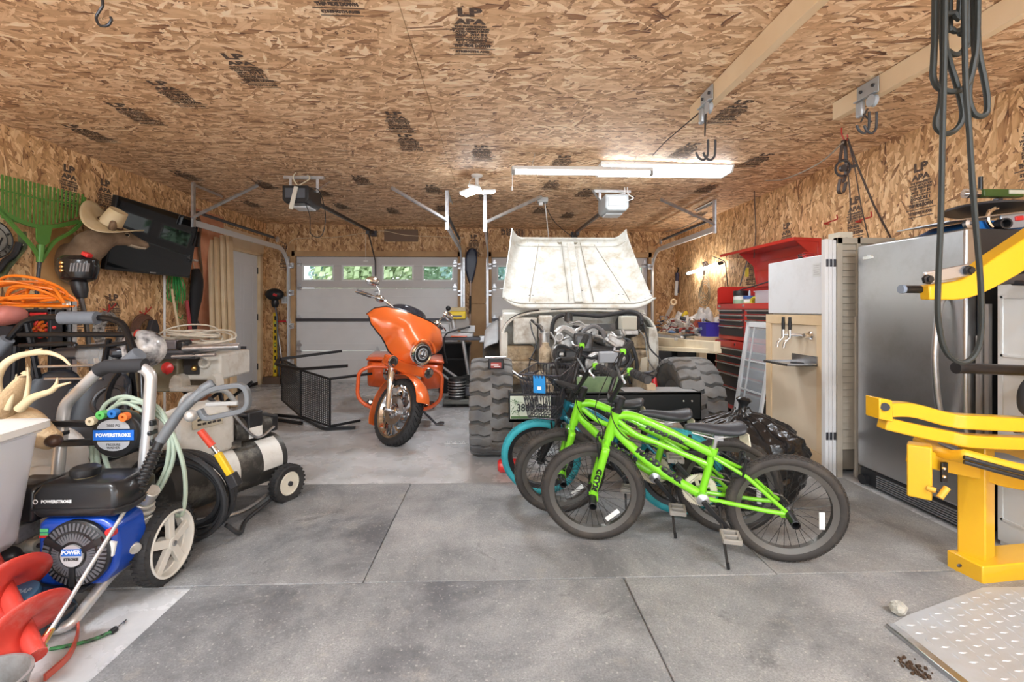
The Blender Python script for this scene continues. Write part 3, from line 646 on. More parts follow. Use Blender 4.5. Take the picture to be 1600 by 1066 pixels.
B(MB().box2((-2.86, 3.74, .58), (-2.46, 4.3, .875)), 'body', tsb, bevel=.01); B(MB().box2((-2.46, 3.80, .66), (-2.17, 4.26, .87)), 'end_housing', tsw, bevel=.02)
B(MB().box2((-2.445, 3.785, .71), (-2.33, 3.802, .845)), 'opening', mk); B(MB().torus((-2.29, 3.79, .80), (0, 1, 0), .035, .012, 22, 8), 'dust_port', tsw); B(MB().ball((-2.36, 3.78, .76), .022), 'motor_bit', brass)
for x0, x1 in ((-2.50, -2.40), (-2.22, -2.14)): B(MB().loft([[((x0+x1)/2+(x1-x0)/2*math.cos(a), y, .62+(.10 if math.sin(a) > 0 else .0)*math.sin(a)) for a in [PI*i/10 for i in range(11)]]+[] for y in (3.70, 3.80)]), 'foot_guard', tsw)
B(MB().box2((-2.50, 3.70, .585), (-2.14, 3.80, .625)), 'base_tray', tsw, bevel=.01)
rk_ = B(MB().lathe([(.045, 0), (.05, .012), (.03, .02), (.015, .03)], ts(263, 575, 3.70), (0, -1, 0), 8), 'height_knob', redp, bevel=.003)
for a_, b_ in (((-2.85, 3.75, .58), (-2.1, 3.85, .03)), ((-2.15, 3.75, .58), (-2.85, 3.85, .03)), ((-2.15, 4.25, .58), (-2.85, 4.2, .03)), ((-2.85, 4.25, .58), (-2.1, 4.2, .03)), ((-2.13, 3.72, .58), (-2.08, 3.86, .03))): B(MB().tube([a_, b_], .014, 8), 'leg', blackm)
for x in (-2.85, -2.1): B(MB().tube([(x, 3.80, .03), (x, 4.25, .03)], .016, 8), 'foot_bar', blackm)
t = thing('cord_tangle', 'loose heap of off-white electrical cord piled on the table saw', 'cord', (-2.45, 4.05, .906)); wcord = pbr('cord_cream', (.62, .56, .46), .5); rr = random.Random(12)
for k in range(13):
    cx_, cy_, r_ = rr.uniform(-.16, .12), rr.uniform(-.12, .12), rr.uniform(.12, .24); ph = rr.random()*6; tl = rr.uniform(.2, .8)
    MB().tube([V((cx_+r_*math.cos(a), cy_+r_*.6*math.sin(a), .012+.05*(1+math.sin(a+ph))*tl+.007*k+(.05 if r_ > .2 else 0)*max(0, math.sin(a)))) for a in [2*PI*i/24 for i in range(24)]], .0075, 6, closed=True).build('loop', wcord, t)
# white paper / plastic lumps on the floor under things
t = thing('crate_bags', 'pale crumpled plastic sacks piled under the table saw legs', 'sack', (-2.7, 3.6, 0)); MB().ball((0, 0, .2), (.25, .2, .2), 20, 14).build('sack', pbr('sack_grey', (.42, .41, .38), .5, var=.3, vscale=16, bump=.6, bscale=20), t); MB().ball((-.35, .15, .22), (.22, .2, .22), 20, 14).build('sack', MATS['sack_grey'], t)
# ---- go-kart: tubular frame with two moulded seats, helmet
t = thing('go_kart', 'black two-seat go-kart with a padded tubular roll cage', 'go-kart', (-2.5, 2.9, 0)); B = W(t); kb = pbr('kart_black', (.014, .014, .016), .22, .3); kseat = pbr('kart_seat', (.015, .02, .028), .32); foam = pbr('foam_bluegrey', (.16, .18, .21), .8)
def kt(px, py, y=2.85): return onY(px, py, y)
B(MB().tube(bend([kt(-14, 560), kt(38, 502), kt(60, 496), kt(170, 497), kt(192, 505), kt(222, 575, 2.75), kt(225, 700, 2.6)], .08, 5), .018, 12), 'roll_bar', kb)
B(MB().tube([kt(96, 497, 2.84), kt(152, 497, 2.84)], .038, 16), 'bar_pad', foam); B(MB().tube([kt(-8, 552, 2.84), kt(12, 530, 2.84)], .034, 14), 'bar_pad', foam); B(MB().tube([kt(188, 577, 2.72), kt(218, 552, 2.72)], .040, 14), 'bar_pad', foam)
B(MB().tube([kt(30, 523), kt(200, 523)], .016, 10), 'cross_bar', kb); B(MB().tube(spline([kt(30, 540), kt(110, 537), kt(125, 542), kt(190, 537), kt(210, 528)], 5), .012, 8), 'harness', kb); B(MB().tube([kt(60, 573), kt(190, 570)], .008, 8).tube([kt(70, 592), kt(160, 592)], .008, 8), 'rod', steel)
for a_, b_ in (((42, 505), (60, 590)), ((200, 520), (212, 640)), ((170, 530), (150, 640)), ((25, 540), (15, 700))): B(MB().tube([kt(*a_), kt(*b_, 2.9)], .016, 8), 'cage_strut', kb)
for cx_, cy_ in ((-2.62, 2.78), (-2.28, 2.72)):
    def sb(u, v, cx_=cx_, cy_=cy_): k = u*2-1; w_ = .19*(1-.25*v**3); top = .40+.46*v-(.10*k*k*v**4); return (cx_+w_*math.sin(k*PI/2), cy_+.10*(1-k*k)+.12*v-.05, top)
    s_ = B(MB().grid(sb, 20, 14), 'seat_back', kseat, solid=.03, sub=1)
    B(MB().grid(lambda u, v, cx_=cx_, cy_=cy_: (cx_+(u*2-1)*.20, cy_-.35+.38*v, .36+.06*(u*2-1)**2+.05*(1-v)**2), 14, 10), 'seat_base', kseat, solid=.04, sub=1)
B(MB().tube(bend([(-2.85, 2.62, .3), (-2.05, 2.62, .3), (-2.05, 3.2, .3), (-2.85, 3.2, .3)], .1)+[V((-2.85, 2.62, .3))], .02, 8), 'chassis', kb)
for x, y in ((-2.95, 3.2), (-1.95, 3.2), (-2.95, 2.45)): B(MB().lathe([(.10, -.06), (.16, -.08), (.18, -.05), (.18, .05), (.16, .08), (.10, .06)], (x, y, .18), (1, 0, 0), 28, close=True), 'tire', rubber)
B(MB().tube(bend([kt(164, 660, 2.5), kt(170, 610, 2.5), kt(180, 590, 2.5), kt(186, 583, 2.5)], .06), .014, 8), 'brake_lever', kb); B(MB().torus(kt(170, 625, 2.55), (0, -.8, .5), .075, .012, 28, 8), 'steering_wheel', blackp)
t = thing('wrapped_pump', 'black machine part wrapped in clear plastic film lying on the go-kart seats', 'machine part', kt(140, 570, 2.9)); B = W(t); B(MB().ball(kt(165, 555, 2.95), (.16, .10, .085), 22, 14), 'film', pbr('film_clear', (.55, .56, .56), .12, alpha=.35, bump=.7, bscale=18)); B(MB().torus(kt(172, 556, 2.9), (0, 1, 0), .05, .016, 20, 8).lathe([(.03, 0), (.02, -.02)], kt(172, 556, 2.9), (0, 1, 0)), 'wheel', blackp); B(MB().box(kt(120, 552, 2.98), (.22, .1, .07)), 'body', darksteel, bevel=.02)
t = thing('motor_helmet', 'white, black and red patterned helmet perched on the cage corner', 'helmet', kt(226, 573, 3.0)); B = W(t); c = kt(224, 546, 2.98)
hmx = pbr('helmet_graphic', (.80, .80, .80), .2, col2=(.05, .05, .06), vscale=13, coat=.6); B(MB().ball(c, (.115, .13, .12), 24, 16), 'shell', hmx); B(MB().torus(c+V((.0, 0, .0)), (1, .35, .25), .121, .006, 36, 6), 'red_trim', redp); B(MB().box(c+V((-.06, -.10, -.01)), (.10, .06, .06), (0, 0, .4)), 'visor', pbr('visor_dark', (.02, .02, .025), .1), bevel=.02)
# ---- air compressor
t = thing('air_compressor', 'dirty cream and black wheeled air compressor with a horizontal tank', 'compressor', (-1.6, 2.85, 0)); B = W(t); ctk = pbr('tank_black', (.045, .043, .04), .45, .2, dirt=(.28, .26, .22), dscale=7, damt=.7); ccr = pbr('compressor_cream', (.60, .59, .55), .4, dirt=(.30, .27, .22), dscale=6, damt=.5)
A, E = V((-1.78, 2.55, .26)), V((-1.48, 3.17, .26)); ax_ = (E-A).normalized(); L_ = (E-A).length
B(MB().lathe([(.03, -.055), (.10, -.04), (.15, 0), (.155, .04), (.155, L_-.04), (.15, L_), (.10, L_+.04), (.03, L_+.055)], A, ax_, 36), 'tank', ctk)
for f0, f1 in ((.30, .52), (.74, .94)):
    rings = [[A+ax_*(L_*f)+(V((ax_.y, -ax_.x, 0))*math.cos(a)+V((0, 0, 1))*math.sin(a))*.1565 for a in [R(-12+i*7) for i in range(12)]] for f in (f0, f1)]
    mb = MB(); n = 12; mb.add(rings[0]+rings[1], [(i, i+1, n+i+1, n+i) for i in range(n-1)]); B(mb, 'label', pbr('label_white', (.70, .69, .65), .5, dirt=(.4, .36, .3), dscale=9, damt=.5))
sdv = V((ax_.y, -ax_.x, 0)); wc_ = A+ax_*(L_*.93)+sdv*.20; wc_.z = .118
def small_wheel(c, r, w_, n_, rimm, nm='wheel', lugs=True, spokes=0):
    t_ = B(MB().lathe([(r*(.78 if spokes else .62), -w_*.8), (r*.88, -w_), (r*.97, -w_*.7), (r, 0), (r*.97, w_*.7), (r*.88, w_), (r*(.78 if spokes else .62), w_*.8)], c, n_, 40, close=True), nm+'_tire', rubber)
    u = n_.orthogonal().normalized(); v_ = n_.cross(u); mb = MB()
    nl = 38 if spokes else 26
    for i in range(nl):
        for s_ in (-1, 1):
            a = 2*PI*(i+(.5 if s_ > 0 else 0))/nl; p = c+(u*math.cos(a)+v_*math.sin(a))*r*.985+n_*s_*w_*.45; mb.at(frame(p, n_, None, (p-c-n_*n_.dot(p-c)))).box((0, 0, 0), (w_*.8, r*(.06 if spokes else .10), r*(.035 if spokes else .06)))
    mb.M = Matrix(); B(mb, 'tread', rubber, t_)
    if not spokes: B(MB().lathe([(r*.63, w_*.7), (r*.56, w_*.85), (r*.5, w_*.4), (r*.2, w_*.35), (r*.17, w_*.75), (0, w_*.8)], c, n_, 28), nm+'_rim', rimm)
    return t_
small_wheel(wc_, .118, .032, sdv, pbr('rim_cream', (.70, .66, .55), .5)); B(MB().cyl(wc_, wc_-sdv*.4, .012), 'axle', darksteel); B(MB().cyl(wc_+sdv*.02, wc_+sdv*.036, .015), 'axle_nut', darksteel)
for f in (.12, .55): p = A+ax_*(L_*f); B(MB().box2((p.x-.05, p.y-.04, .0), (p.x+.05, p.y+.04, .12)) if f < .2 else MB().bar([p+V((0, 0, .14)), p+V((0, 0, .18))], .2, .1), 'saddle', ctk)
top = A+ax_*(L_*.30); Mh = frame((top.x, top.y, .42), ax_, None, (0, 0, 1))
B(MB().at(Mh).loft([[(x, -.10*s_, -.02), (x, .10*s_, -.02), (x, .10*s_, .22*h_), (x, .05*s_, .27*h_), (x, -.07*s_, .27*h_), (x, -.10*s_, .2*h_)] for x, s_, h_ in ((-.16, .9, .9), (-.05, 1, 1), (.10, 1, 1), (.16, .9, .75))]), 'shroud', ccr, bevel=.015); mb = MB().at(Mh)
for k in range(5): mb.box((-.06+k*.028, -.106, .17), (.02, .012, .012)).box((-.06+k*.028, -.106, .195), (.02, .012, .012))
B(mb, 'vent', mk); B(MB().at(Mh).box((-.01, -.104, .18), (.17, .01, .065)), 'vent_panel', pbr('vent_tan', (.50, .46, .36), .5), bevel=.003)
B(MB().at(Mh).cyl((.18, 0, .06), (.42, 0, .06), .085, n=24), 'motor', ctk); B(MB().at(Mh).box((.30, -.05, .12), (.10, .08, .10)).box((.46, -.0, .06), (.05, .12, .10)), 'switch_box', blackp, bevel=.008); B(MB().at(Mh).tube(spline([(.05, -.02, .29), (.2, -.06, .17), (.36, -.08, .14), (.48, -.05, .10)]), .01, 8), 'power_cord', hose); B(MB().at(Mh).tube(spline([(.12, -.1, .22), (.28, -.11, .02), (.42, -.10, .05)]), .008, 8), 'tube', steel); B(MB().at(Mh).box((.30, -.087, .05), (.09, .004, .08)), 'motor_label', MATS['label_white'])
B(MB().at(Mh).tube(bend([(-.15, -.08, .25), (-.13, -.09, .34), (.1, -.09, .34), (.17, -.08, .25)], .05), .014, 10), 'handle', greyp)
pA = A+ax_*.0; B(MB().tube(bend([pA+V((.05, -.1, -.14)), V((-1.45, 2.75, .05)), V((-1.37, 3.05, .10))], .1), .011, 8), 'tow_bar', steel)
t = thing('air_hose', 'thick coil of black air hose hung on the compressor end', 'hose', (-1.62, 2.38, 0)); B = W(t); rr = random.Random(6)
for k in range(12):
    r_ = .235-.009*(k % 6)+rr.uniform(-.01, .01); c = V((-1.60+rr.uniform(-.02, .02), 2.40+.013*k, .285+rr.uniform(-.02, .02)-.012*(k % 4))); tl = rr.uniform(-.15, .15)
    B(MB().tube([c+V((r_*math.cos(a)*1.02, tl*r_*math.cos(a)-.05*math.sin(a), r_*math.sin(a)*1.0)) for a in [2*PI*i/36 for i in range(36)]], .0125, 8, closed=True), 'loop', hose)
B(MB().tube(spline([(-1.4, 2.5, .10), (-1.36, 2.56, .03), (-1.42, 2.75, .018), (-1.38, 2.95, .05)]), .011, 8), 'tail', hose)
t = thing('blow_gun', 'red and yellow handled tool with a black brush tip hung over the hose coil', 'tool', onY(335, 705, 2.36)); B = W(t); q = lambda px, py: onY(px, py, 2.36)
B(MB().tube([q(313, 673), q(332, 697)], .017, 12), 'grip', pbr('grip_red', (.62, .06, .03), .4)); B(MB().tube([q(332, 697), q(340, 708)], .012, 10), 'collar', chrome); B(MB().bar([q(340, 708), q(361, 743)], .03, .03), 'handle', pbr('tool_yellow', (.78, .50, .02), .4), bevel=.006); B(MB().bar([q(360, 741), q(370, 760)], .05, .045), 'brush', blackp, bevel=.006)
# ---- pressure washer
t = thing('pressure_washer', 'blue and black petrol pressure washer on white five-spoke wheels with a silver handle', 'pressure washer', (-1.72, 2.05, 0)); B = W(t); alu = pbr('frame_silver', (.60, .60, .60), .33, .55); wb_ = pbr('washer_black', (.013, .013, .014), .35, coat=.3); wbl = pbr('washer_blue', (.008, .06, .40), .3, coat=.5); wpl = pbr('wheel_white', (.74, .72, .66), .45)
def pw_(px, py, y): return onY(px, py, y)
B(MB().tube(bend([(-1.58, 2.14, .16), (-1.565, 2.19, .80), (-1.565, 2.2, .93), (-1.62, 2.2, .965), (-1.76, 2.2, .962), (-1.80, 2.2, .94), (-1.945, 2.2, .79), (-1.955, 2.2, .72), (-1.955, 2.14, .16)], .055, 6), .024, 14), 'handle_frame', alu); B(MB().tube([(-1.592, 2.2, .966), (-1.76, 2.2, .963), (-1.80, 2.2, .943)], .031, 14), 'handle_grip', grip)
B(MB().tube(bend([(-1.585, 2.18, .14), (-1.585, 2.00, .13), (-1.60, 1.90, .06), (-1.60, 1.82, .027), (-1.92, 1.82, .027), (-1.94, 1.90, .06), (-1.95, 2.0, .13), (-1.95, 2.18, .14)], .06, 5), .021, 12), 'base_frame', alu); B(MB().box2((-1.95, 1.86, .135), (-1.58, 2.2, .145)), 'engine_plate', blackm)
for s_, x in ((1, -1.475), (-1, -2.06)):
    c = V((x, 2.165, .172)); n_ = V((s_, 0, 0)); r = .172
    wt = small_wheel(c, r, .034, n_, wpl, 'wheel', spokes=5); mb = MB().lathe([(r*.70, -.03), (r*.83, -.03), (r*.83, .036), (r*.77, .036), (r*.73, .0), (r*.70, .0)], c, n_, 40, close=True)
    for k in range(5):
        a = 2*PI*k/5+.3; d = V((0, math.cos(a), math.sin(a))); mb.bar([c+d*.02+n_*.018, c+d*.130+n_*.012], .036, .022, up=n_)
    mb.cyl(c-n_*.03, c+n_*.034, .026, n=20); B(mb, 'wheel_rim', wpl, bevel=.003); B(MB().lathe([(.012, 0), (.012, .008), (.004, .012)], c+n_*.033, n_, 12), 'axle_cap', steel)
B(MB().cyl((-1.50, 2.165, .172), (-2.06, 2.165, .172), .01), 'axle', darksteel)
# engine: shroud with fan guard
fc = V((-1.622, 1.885, .275)); poly = [(-1.785, .145), (-1.785, .385), (-1.76, .40), (-1.54, .40), (-1.49, .37), (-1.475, .28), (-1.49, .20), (-1.54, .14), (-1.70, .13)]
sh = B(MB().loft([[(x, y, z) for x, z in poly] for y in (1.90, 2.06)]), 'engine_shroud', wbl, bevel=.018, seg=3)
B(MB().lathe([(.128, 0), (.128, -.015), (.118, -.022), (.05, -.026), (.0, -.026)], fc+V((0, .012, 0)), (0, 1, 0), 40), 'fan_disc', wb_); mb = MB()
for k in range(44):
    a = 2*PI*k/44; d = V((math.cos(a), 0, math.sin(a))); mb.bar([fc+d*.052+V((0, -.016, 0)), fc+d*.120+V((0, -.010, 0))], .0045, .008, up=d.cross(V((0, 1, 0))))
B(mb, 'guard_slots', pbr('slot_dark', (.11, .11, .12), .4)); mb = MB().torus(fc+V((0, -.014, 0)), (0, 1, 0), .088, .005, 40, 6)
for k in range(3): a = 2*PI*k/3+.5; d = V((math.cos(a), 0, math.sin(a))); mb.bar([fc+d*.04+V((0, -.018, 0)), fc+d*.122+V((0, -.014, 0))], .022, .01, up=(0, 1, 0))
B(mb, 'guard_spider', wb_); bd = B(MB().cyl(fc+V((0, -.016, 0)), fc+V((0, -.024, 0)), .042, n=28), 'center_badge', pbr('badge_silver', (.62, .63, .65), .3, .5))
B(MB().box(fc+V((0, -.0245, .014)), (.074, .002, .026)), 'badge_band', pbr('badge_blue', (.02, .14, .55), .3), bd); FX = lambda p: Matrix(((1, 0, 0, p[0]), (0, 0, 1, p[1]), (0, 1, 0, p[2]), (0, 0, 0, 1)))
B(MB().text('POWER', .02, FX(fc+V((0, -.0262, .015))), bold=.0006), 'badge_text', white, bd, smooth=False); B(MB().text('STROKE', .015, FX(fc+V((0, -.0262, -.012))), bold=.0004), 'badge_text', mk, bd, smooth=False)
B(MB().box((-1.755, 1.897, .36), (.03, .004, .012)).box((-1.755, 1.897, .345), (.03, .004, .01)), 'warning_sticker', pbr('sticker_green', (.1, .5, .2), .4)); B(MB().box((-1.755, 1.896, .336), (.034, .004, .009)), 'warning_sticker', redp); B(MB().cyl((-1.50, 1.905, .35), (-1.50, 1.885, .35), .018), 'stop_switch', redp); B(MB().box((-1.508, 1.892, .29), (.05, .01, .055), (0, .2, 0)), 'spec_label', white)
tk = [(-.155, -.10), (.155, -.10), (.185, -.05), (.16, .12), (-.15, .12), (-.165, 0)]
tkb = B(MB().loft([[(-1.64+x*s_, 1.99+y*s_, z) for x, y in tk] for z, s_ in ((.405, .9), (.43, 1), (.50, 1), (.535, .86), (.545, .6))]), 'fuel_tank', wb_, bevel=.012, seg=3); B(MB().loft([[(-1.64+x*1.03, 1.99+y*1.03, z) for x, y in tk] for z in (.438, .446)]), 'tank_seam', wb_)
B(MB().lathe([(.045, 0), (.05, .01), (.05, .03), (.04, .038), (0, .038)], (-1.66, 1.97, .548), (0, 0, 1), 14), 'fuel_cap', wb_); B(MB().lathe([(.04, 0), (.04, .012)], (-1.66, 1.97, .54), (0, 0, 1), 20), 'cap_ring', pbr('ring_tan', (.45, .36, .2), .4)); B(MB().text('POWERSTROKE', .016, FX((-1.70, 1.886, .475)), bold=.0006).torus((-1.78, 1.887, .475), (0, 1, 0), .008, .0015, 16, 6), 'tank_lettering', white, tkb, smooth=False)
B(MB().loft([[(-1.87+x*s_, 1.99+y*s_, z) for x, y in ((-.10, -.08), (.06, -.08), (.07, .08), (-.10, .09))] for z, s_ in ((.38, .95), (.40, 1), (.50, 1), (.525, .85))]), 'air_filter', wb_, bevel=.012, seg=3); B(MB().loft([[(-1.80+x*s_, 2.12+y*s_, z) for x, y in ((-.14, -.06), (.10, -.06), (.12, .06), (-.14, .07))] for z, s_ in ((.38, 1), (.475, 1), (.50, .8))]), 'muffler_cover', wb_, bevel=.015)
B(MB().box((-1.90, 1.96, .33), (.06, .1, .07)), 'carburettor', engg, bevel=.008); B(MB().box((-1.93, 1.92, .22), (.10, .10, .06), (0, .3, 0)), 'bracket', blackm, bevel=.006); B(MB().ball((-1.90, 1.90, .26), (.05, .04, .035)), 'choke_knob', blackp)
pm = MB()
for k in range(6): pm.lathe([(.05, 0), (.05, .014)], (-1.535+.0*k, 2.10, .31+.024*k-.05), (.6, 0, 1), 12)
pm.box((-1.53, 2.08, .28), (.09, .12, .10)).cyl((-1.50, 2.08, .40), (-1.46, 2.06, .45), .03).cyl((-1.53, 2.02, .25), (-1.47, 1.98, .24), .022).box((-1.55, 2.10, .20), (.06, .14, .08)); B(pm, 'pump', pbr('pump_alloy', (.62, .61, .57), .35, .6, dirt=(.3, .27, .2), dscale=20, damt=.6), bevel=.003); B(MB().cyl((-1.50, 2.05, .42), (-1.49, 2.04, .455), .024), 'pump_cap', brass)
rl = V((-1.685, 2.165, .665)); rlb = B(MB().lathe([(.0, .05), (.095, .05), (.105, .03), (.105, -.01), (.098, -.02), (.08, -.022), (0, -.022)], rl, (0, 1, 0), 40), 'nozzle_panel', wb_)
for s_, x in ((-1, -1.955), (1, -1.565)): B(MB().bar([rl+V((s_*.07, .02, .04)), V((x+s_*.03, 2.18, .71))], .03, .028).bar([rl+V((s_*.07, .02, -.04)), V((x+s_*.03, 2.18, .62))], .03, .028).box((x, 2.185, .665), (.05, .05, .02)), 'panel_arm', wb_, bevel=.005)
B(MB().box(rl+V((0, -.024, -.0)), (.175, .003, .045)), 'badge_band', MATS['badge_blue'], rlb); B(MB().prism([rl+V((.07*math.cos(a), -.0235, .028+.042*math.sin(a))) for a in [PI*i/12 for i in range(13)]], (0, -.002, 0)).prism([rl+V((.07*math.cos(a), -.0235, -.028-.042*math.sin(a))) for a in [PI*i/12 for i in range(13)]], (0, -.002, 0)), 'badge_plate', MATS['badge_silver'], rlb)
B(MB().text('POWERSTROKE', .021, FX(rl+V((0, -.0262, 0))), bold=.0008), 'badge_text', white, rlb, smooth=False); B(MB().text('3000 PSI', .017, FX(rl+V((0, -.0262, .042)))).text('PRESSURE', .014, FX(rl+V((0, -.0262, -.042)))).text('WASHER', .014, FX(rl+V((0, -.0262, -.056)))), 'badge_text', mk, rlb, smooth=False)
for k, (dx, dz, m) in enumerate(((-.088, .065, pbr('tip_cream', (.68, .58, .40), .4)), (-.045, .092, pbr('tip_green', (.10, .42, .10), .4)), (.005, .098, pbr('tip_blue', (.02, .14, .42), .4)), (.052, .082, pbr('tip_orange', (.72, .16, .03), .4)))): B(MB().lathe([(.019, 0), (.019, .026), (.006, .027), (.006, .01)], rl+V((dx, -.016, dz)), (0, -1, 0), 16), 'spray_tip', m)
B(MB().loft([[(x, 1.75+dy, z) for dy, z in ((-.02, .03), (.14, .03), (.14, .12*h_+.03), (.04, .13*h_+.03), (-.02, .07*h_+.02))] for x, h_ in ((-1.98, .9), (-1.92, 1), (-1.72, 1), (-1.66, .8), (-1.62, .5))]), 'soap_tank', pbr('soap_tank', (.03, .05, .075), .35), bevel=.012); sc_ = B(MB().lathe([(.045, 0), (.05, .008), (.05, .03), (.042, .036), (0, .036)], (-1.735, 1.80, .155), (.0, -.45, 1), 24), 'soap_cap', pbr('soap_blue', (.05, .14, .26), .4))
B(MB().text('SOAP', .026, frame(V((-1.735, 1.80, .155))+V((0, -.45, 1)).normalized()*.0365, (1, .12, .05), None, V((0, -.45, 1))), bold=.0008), 'soap_lettering', pbr('soap_text', (.25, .38, .5), .4), sc_, smooth=False)
B(MB().box((-1.62, 1.80, .10), (.05, .10, .03), (0, .5, 0)), 'frame_bracket', blackm, bevel=.004)
sg = pbr('sage_hose', (.40, .48, .38), .45); 
t = thing('garden_hose', 'sage green hose draped in loops over the washer nozzle panel', 'hose', (-1.66, 2.24, .2)); B = W(t)
for pts in ([(152, 660), (165, 632), (190, 620), (215, 625), (240, 645), (262, 668), (262, 720), (245, 760), (222, 775)], [(158, 652), (180, 634), (200, 630), (222, 642), (248, 650)], [(150, 700), (156, 735), (175, 765), (205, 770)], [(143, 690), (146, 730), (150, 745)], [(205, 628), (235, 632), (258, 655), (275, 690), (287, 730), (290, 770), (285, 802), (276, 806)], [(170, 645), (195, 622), (225, 628), (250, 640), (268, 680), (270, 720), (250, 765), (230, 785)], [(160, 692), (165, 720), (182, 755), (212, 778)]):
    B(MB().tube(spline([onY(*p, 2.235) for p in pts], 6), .0095, 8), 'loop', sg)
t = thing('spray_wand', 'pressure washer spray gun with ribbed grip and long steel lance leaning to the floor', 'spray wand', onY(60, 1020, 1.62)); B = W(t)
p0, p1, p2, p3 = V((-1.285, 2.21, .85)), V((-1.38, 2.10, .69)), V((-1.455, 2.01, .50)), V((-1.468, 1.62, .075)); p3 = onY(62, 1012, 1.60)
l0 = onY(213, 770, 2.0); B(MB().tube([l0, l0+(p3-l0)*.93], .0075, 10), 'lance', pbr('lance_steel', (.62, .62, .62), .25, .6)); B(MB().lathe([(.011, 0), (.013, .03), (.010, .05), (.010, .075)], l0+(p3-l0)*.90, p3-l0, 14), 'brass_fitting', brass); B(MB().lathe([(.018, 0), (.02, .01), (.02, .03), (.012, .035)], l0+(p3-l0)*.985, p3-l0, 14), 'green_tip', pbr('tip_lime', (.18, .55, .10), .4)); B(MB().lathe([(.012, 0), (.014, .03)], l0, p3-l0, 12), 'brass_fitting', brass)
g0 = onY(250, 690, 2.06); B(MB().tube([l0, g0], .019, 14), 'grip_core', wb_); mb = MB()
for k in range(11): mb.torus(l0+(g0-l0)*(k+.5)/13, g0-l0, .020, .006, 18, 6)
B(mb, 'grip_ribs', wb_); gh = onY(335, 600, 2.16); wg = pbr('gun_grey', (.13, .14, .15), .4); B(MB().tube(spline([g0, onY(285, 640, 2.10), onY(318, 610, 2.14), gh]), [.022]*16+[.026]*8+[.022], 12), 'gun_body', wg); B(MB().bar(bend([onY(305, 625, 2.12), onY(330, 608, 2.12), onY(385, 600, 2.12), onY(390, 640, 2.12), onY(320, 655, 2.12), onY(312, 640, 2.12)], .05, 4), .022, .03, up=(0, 1, 0)), 'trigger_guard', wg, bevel=.004); B(MB().bar([onY(322, 632, 2.12), onY(372, 630, 2.12)], .018, .018), 'trigger', greyp, bevel=.004); B(MB().ball(onY(298, 650, 2.09), .026), 'inlet', pbr('inlet_alloy', (.5, .49, .47), .4, .6))
# ---- buck head resting behind the tote, tote, auger, bucket, strap, bungee
t = thing('deer_mount', 'tan buck head with pale branching antlers resting among sacks behind the plastic tote', 'mounted head', onY(20, 720, 2.05)); B = W(t); bf = fur('buck_fur', (.46, .31, .17), (.62, .46, .28), 6); q = lambda px, py, y=2.05: onY(px, py, y)
B(limb(MB(), [(q(-70, 690, 2.12), .14, .12), (q(-20, 672, 2.10), .12, .11), (q(10, 665), .10, .09), (q(35, 666), .085, .075), (q(55, 675), .065, .058), (q(72, 684), .05, .045), (q(84, 689), .042, .038), (q(90, 691), .015, .015)], 18), 'head', bf)
B(limb(MB(), [(q(8, 650, 2.0), .03, .03), (q(22, 618, 1.98), .05, .02), (q(36, 592, 1.97), .03, .012), (q(40, 580, 1.97), .006, .005)], 12), 'ear', bf); B(MB().ball(q(84, 689, 2.02), (.03, .03, .026)), 'nose', pbr('nose_dark', (.06, .03, .02), .4)); B(MB().ball(q(36, 660, 1.975), (.016, .014, .013)), 'eye', MATS['glass_eye'])
ant = pbr('antler_bone', (.50, .39, .23), .55, col2=(.64, .53, .35), vscale=8)
def ant_(pts, r0, y=2.0): c = spline([q(*p) if len(p) == 3 else q(*p, y) for p in pts], 6); return [c, [r0*(1-.8*i/(len(c)-1)) for i in range(len(c))]]
mb = MB()
for pts, r0, y in (([(4, 640), (-6, 600), (5, 572), (30, 556), (70, 551), (95, 558), (110, 571)], .021, 1.98), ([(45, 553), (58, 548), (66, 545)], .012, 1.98), ([(30, 640), (50, 622), (78, 612), (90, 604), (110, 598)], .019, 1.95), ([(83, 609), (88, 600), (90, 590)], .011, 1.95), ([(12, 640), (20, 615), (26, 585)], .012, 1.96), ([(40, 630), (44, 600), (43, 574)], .011, 1.96)):
    c, r_ = ant_(pts, r0, y); mb.tube(c, r_, 10)
B(mb, 'antlers', ant)
t = thing('paper_sacks', 'crumpled white plastic sacks filling the gap between buck head and washer handle', 'sack', q(75, 740, 2.3)); B = W(t); sk = pbr('sack_white', (.74, .73, .71), .5, var=.08, vscale=8, bump=.8, bscale=14)
B(MB().ball(q(75, 715, 2.38), (.17, .12, .16), 20, 14), 'sack', sk); B(MB().ball(q(60, 770, 2.25), (.14, .10, .12), 20, 14), 'sack', sk); B(MB().ball(q(40, 790, 2.4), (.30, .2, .42), 20, 14), 'sack', sk)
t = thing('storage_tote', 'translucent plastic storage tote with a white lid at the front of the clutter', 'tote', (-1.85, 1.72, .33)); tm = pbr('tote_plastic', (.82, .86, .92), .3, alpha=.42); tl = pbr('tote_lid', (.76, .75, .72), .4, alpha=.95)
Mt = TR((-1.985, 1.70, .33), (0, 0, R(8))); t.matrix_world = Mt; WM[t.name] = Mt
def rr4(w_, d_, z, r=.04): return [(sx*(w_-r)+r*math.cos(a0+PI/2*k/4), sy*(d_-r)+r*math.sin(a0+PI/2*k/4), z) for sx, sy, a0 in ((1, 1, 0), (-1, 1, PI/2), (-1, -1, PI), (1, -1, 1.5*PI)) for k in range(5)]
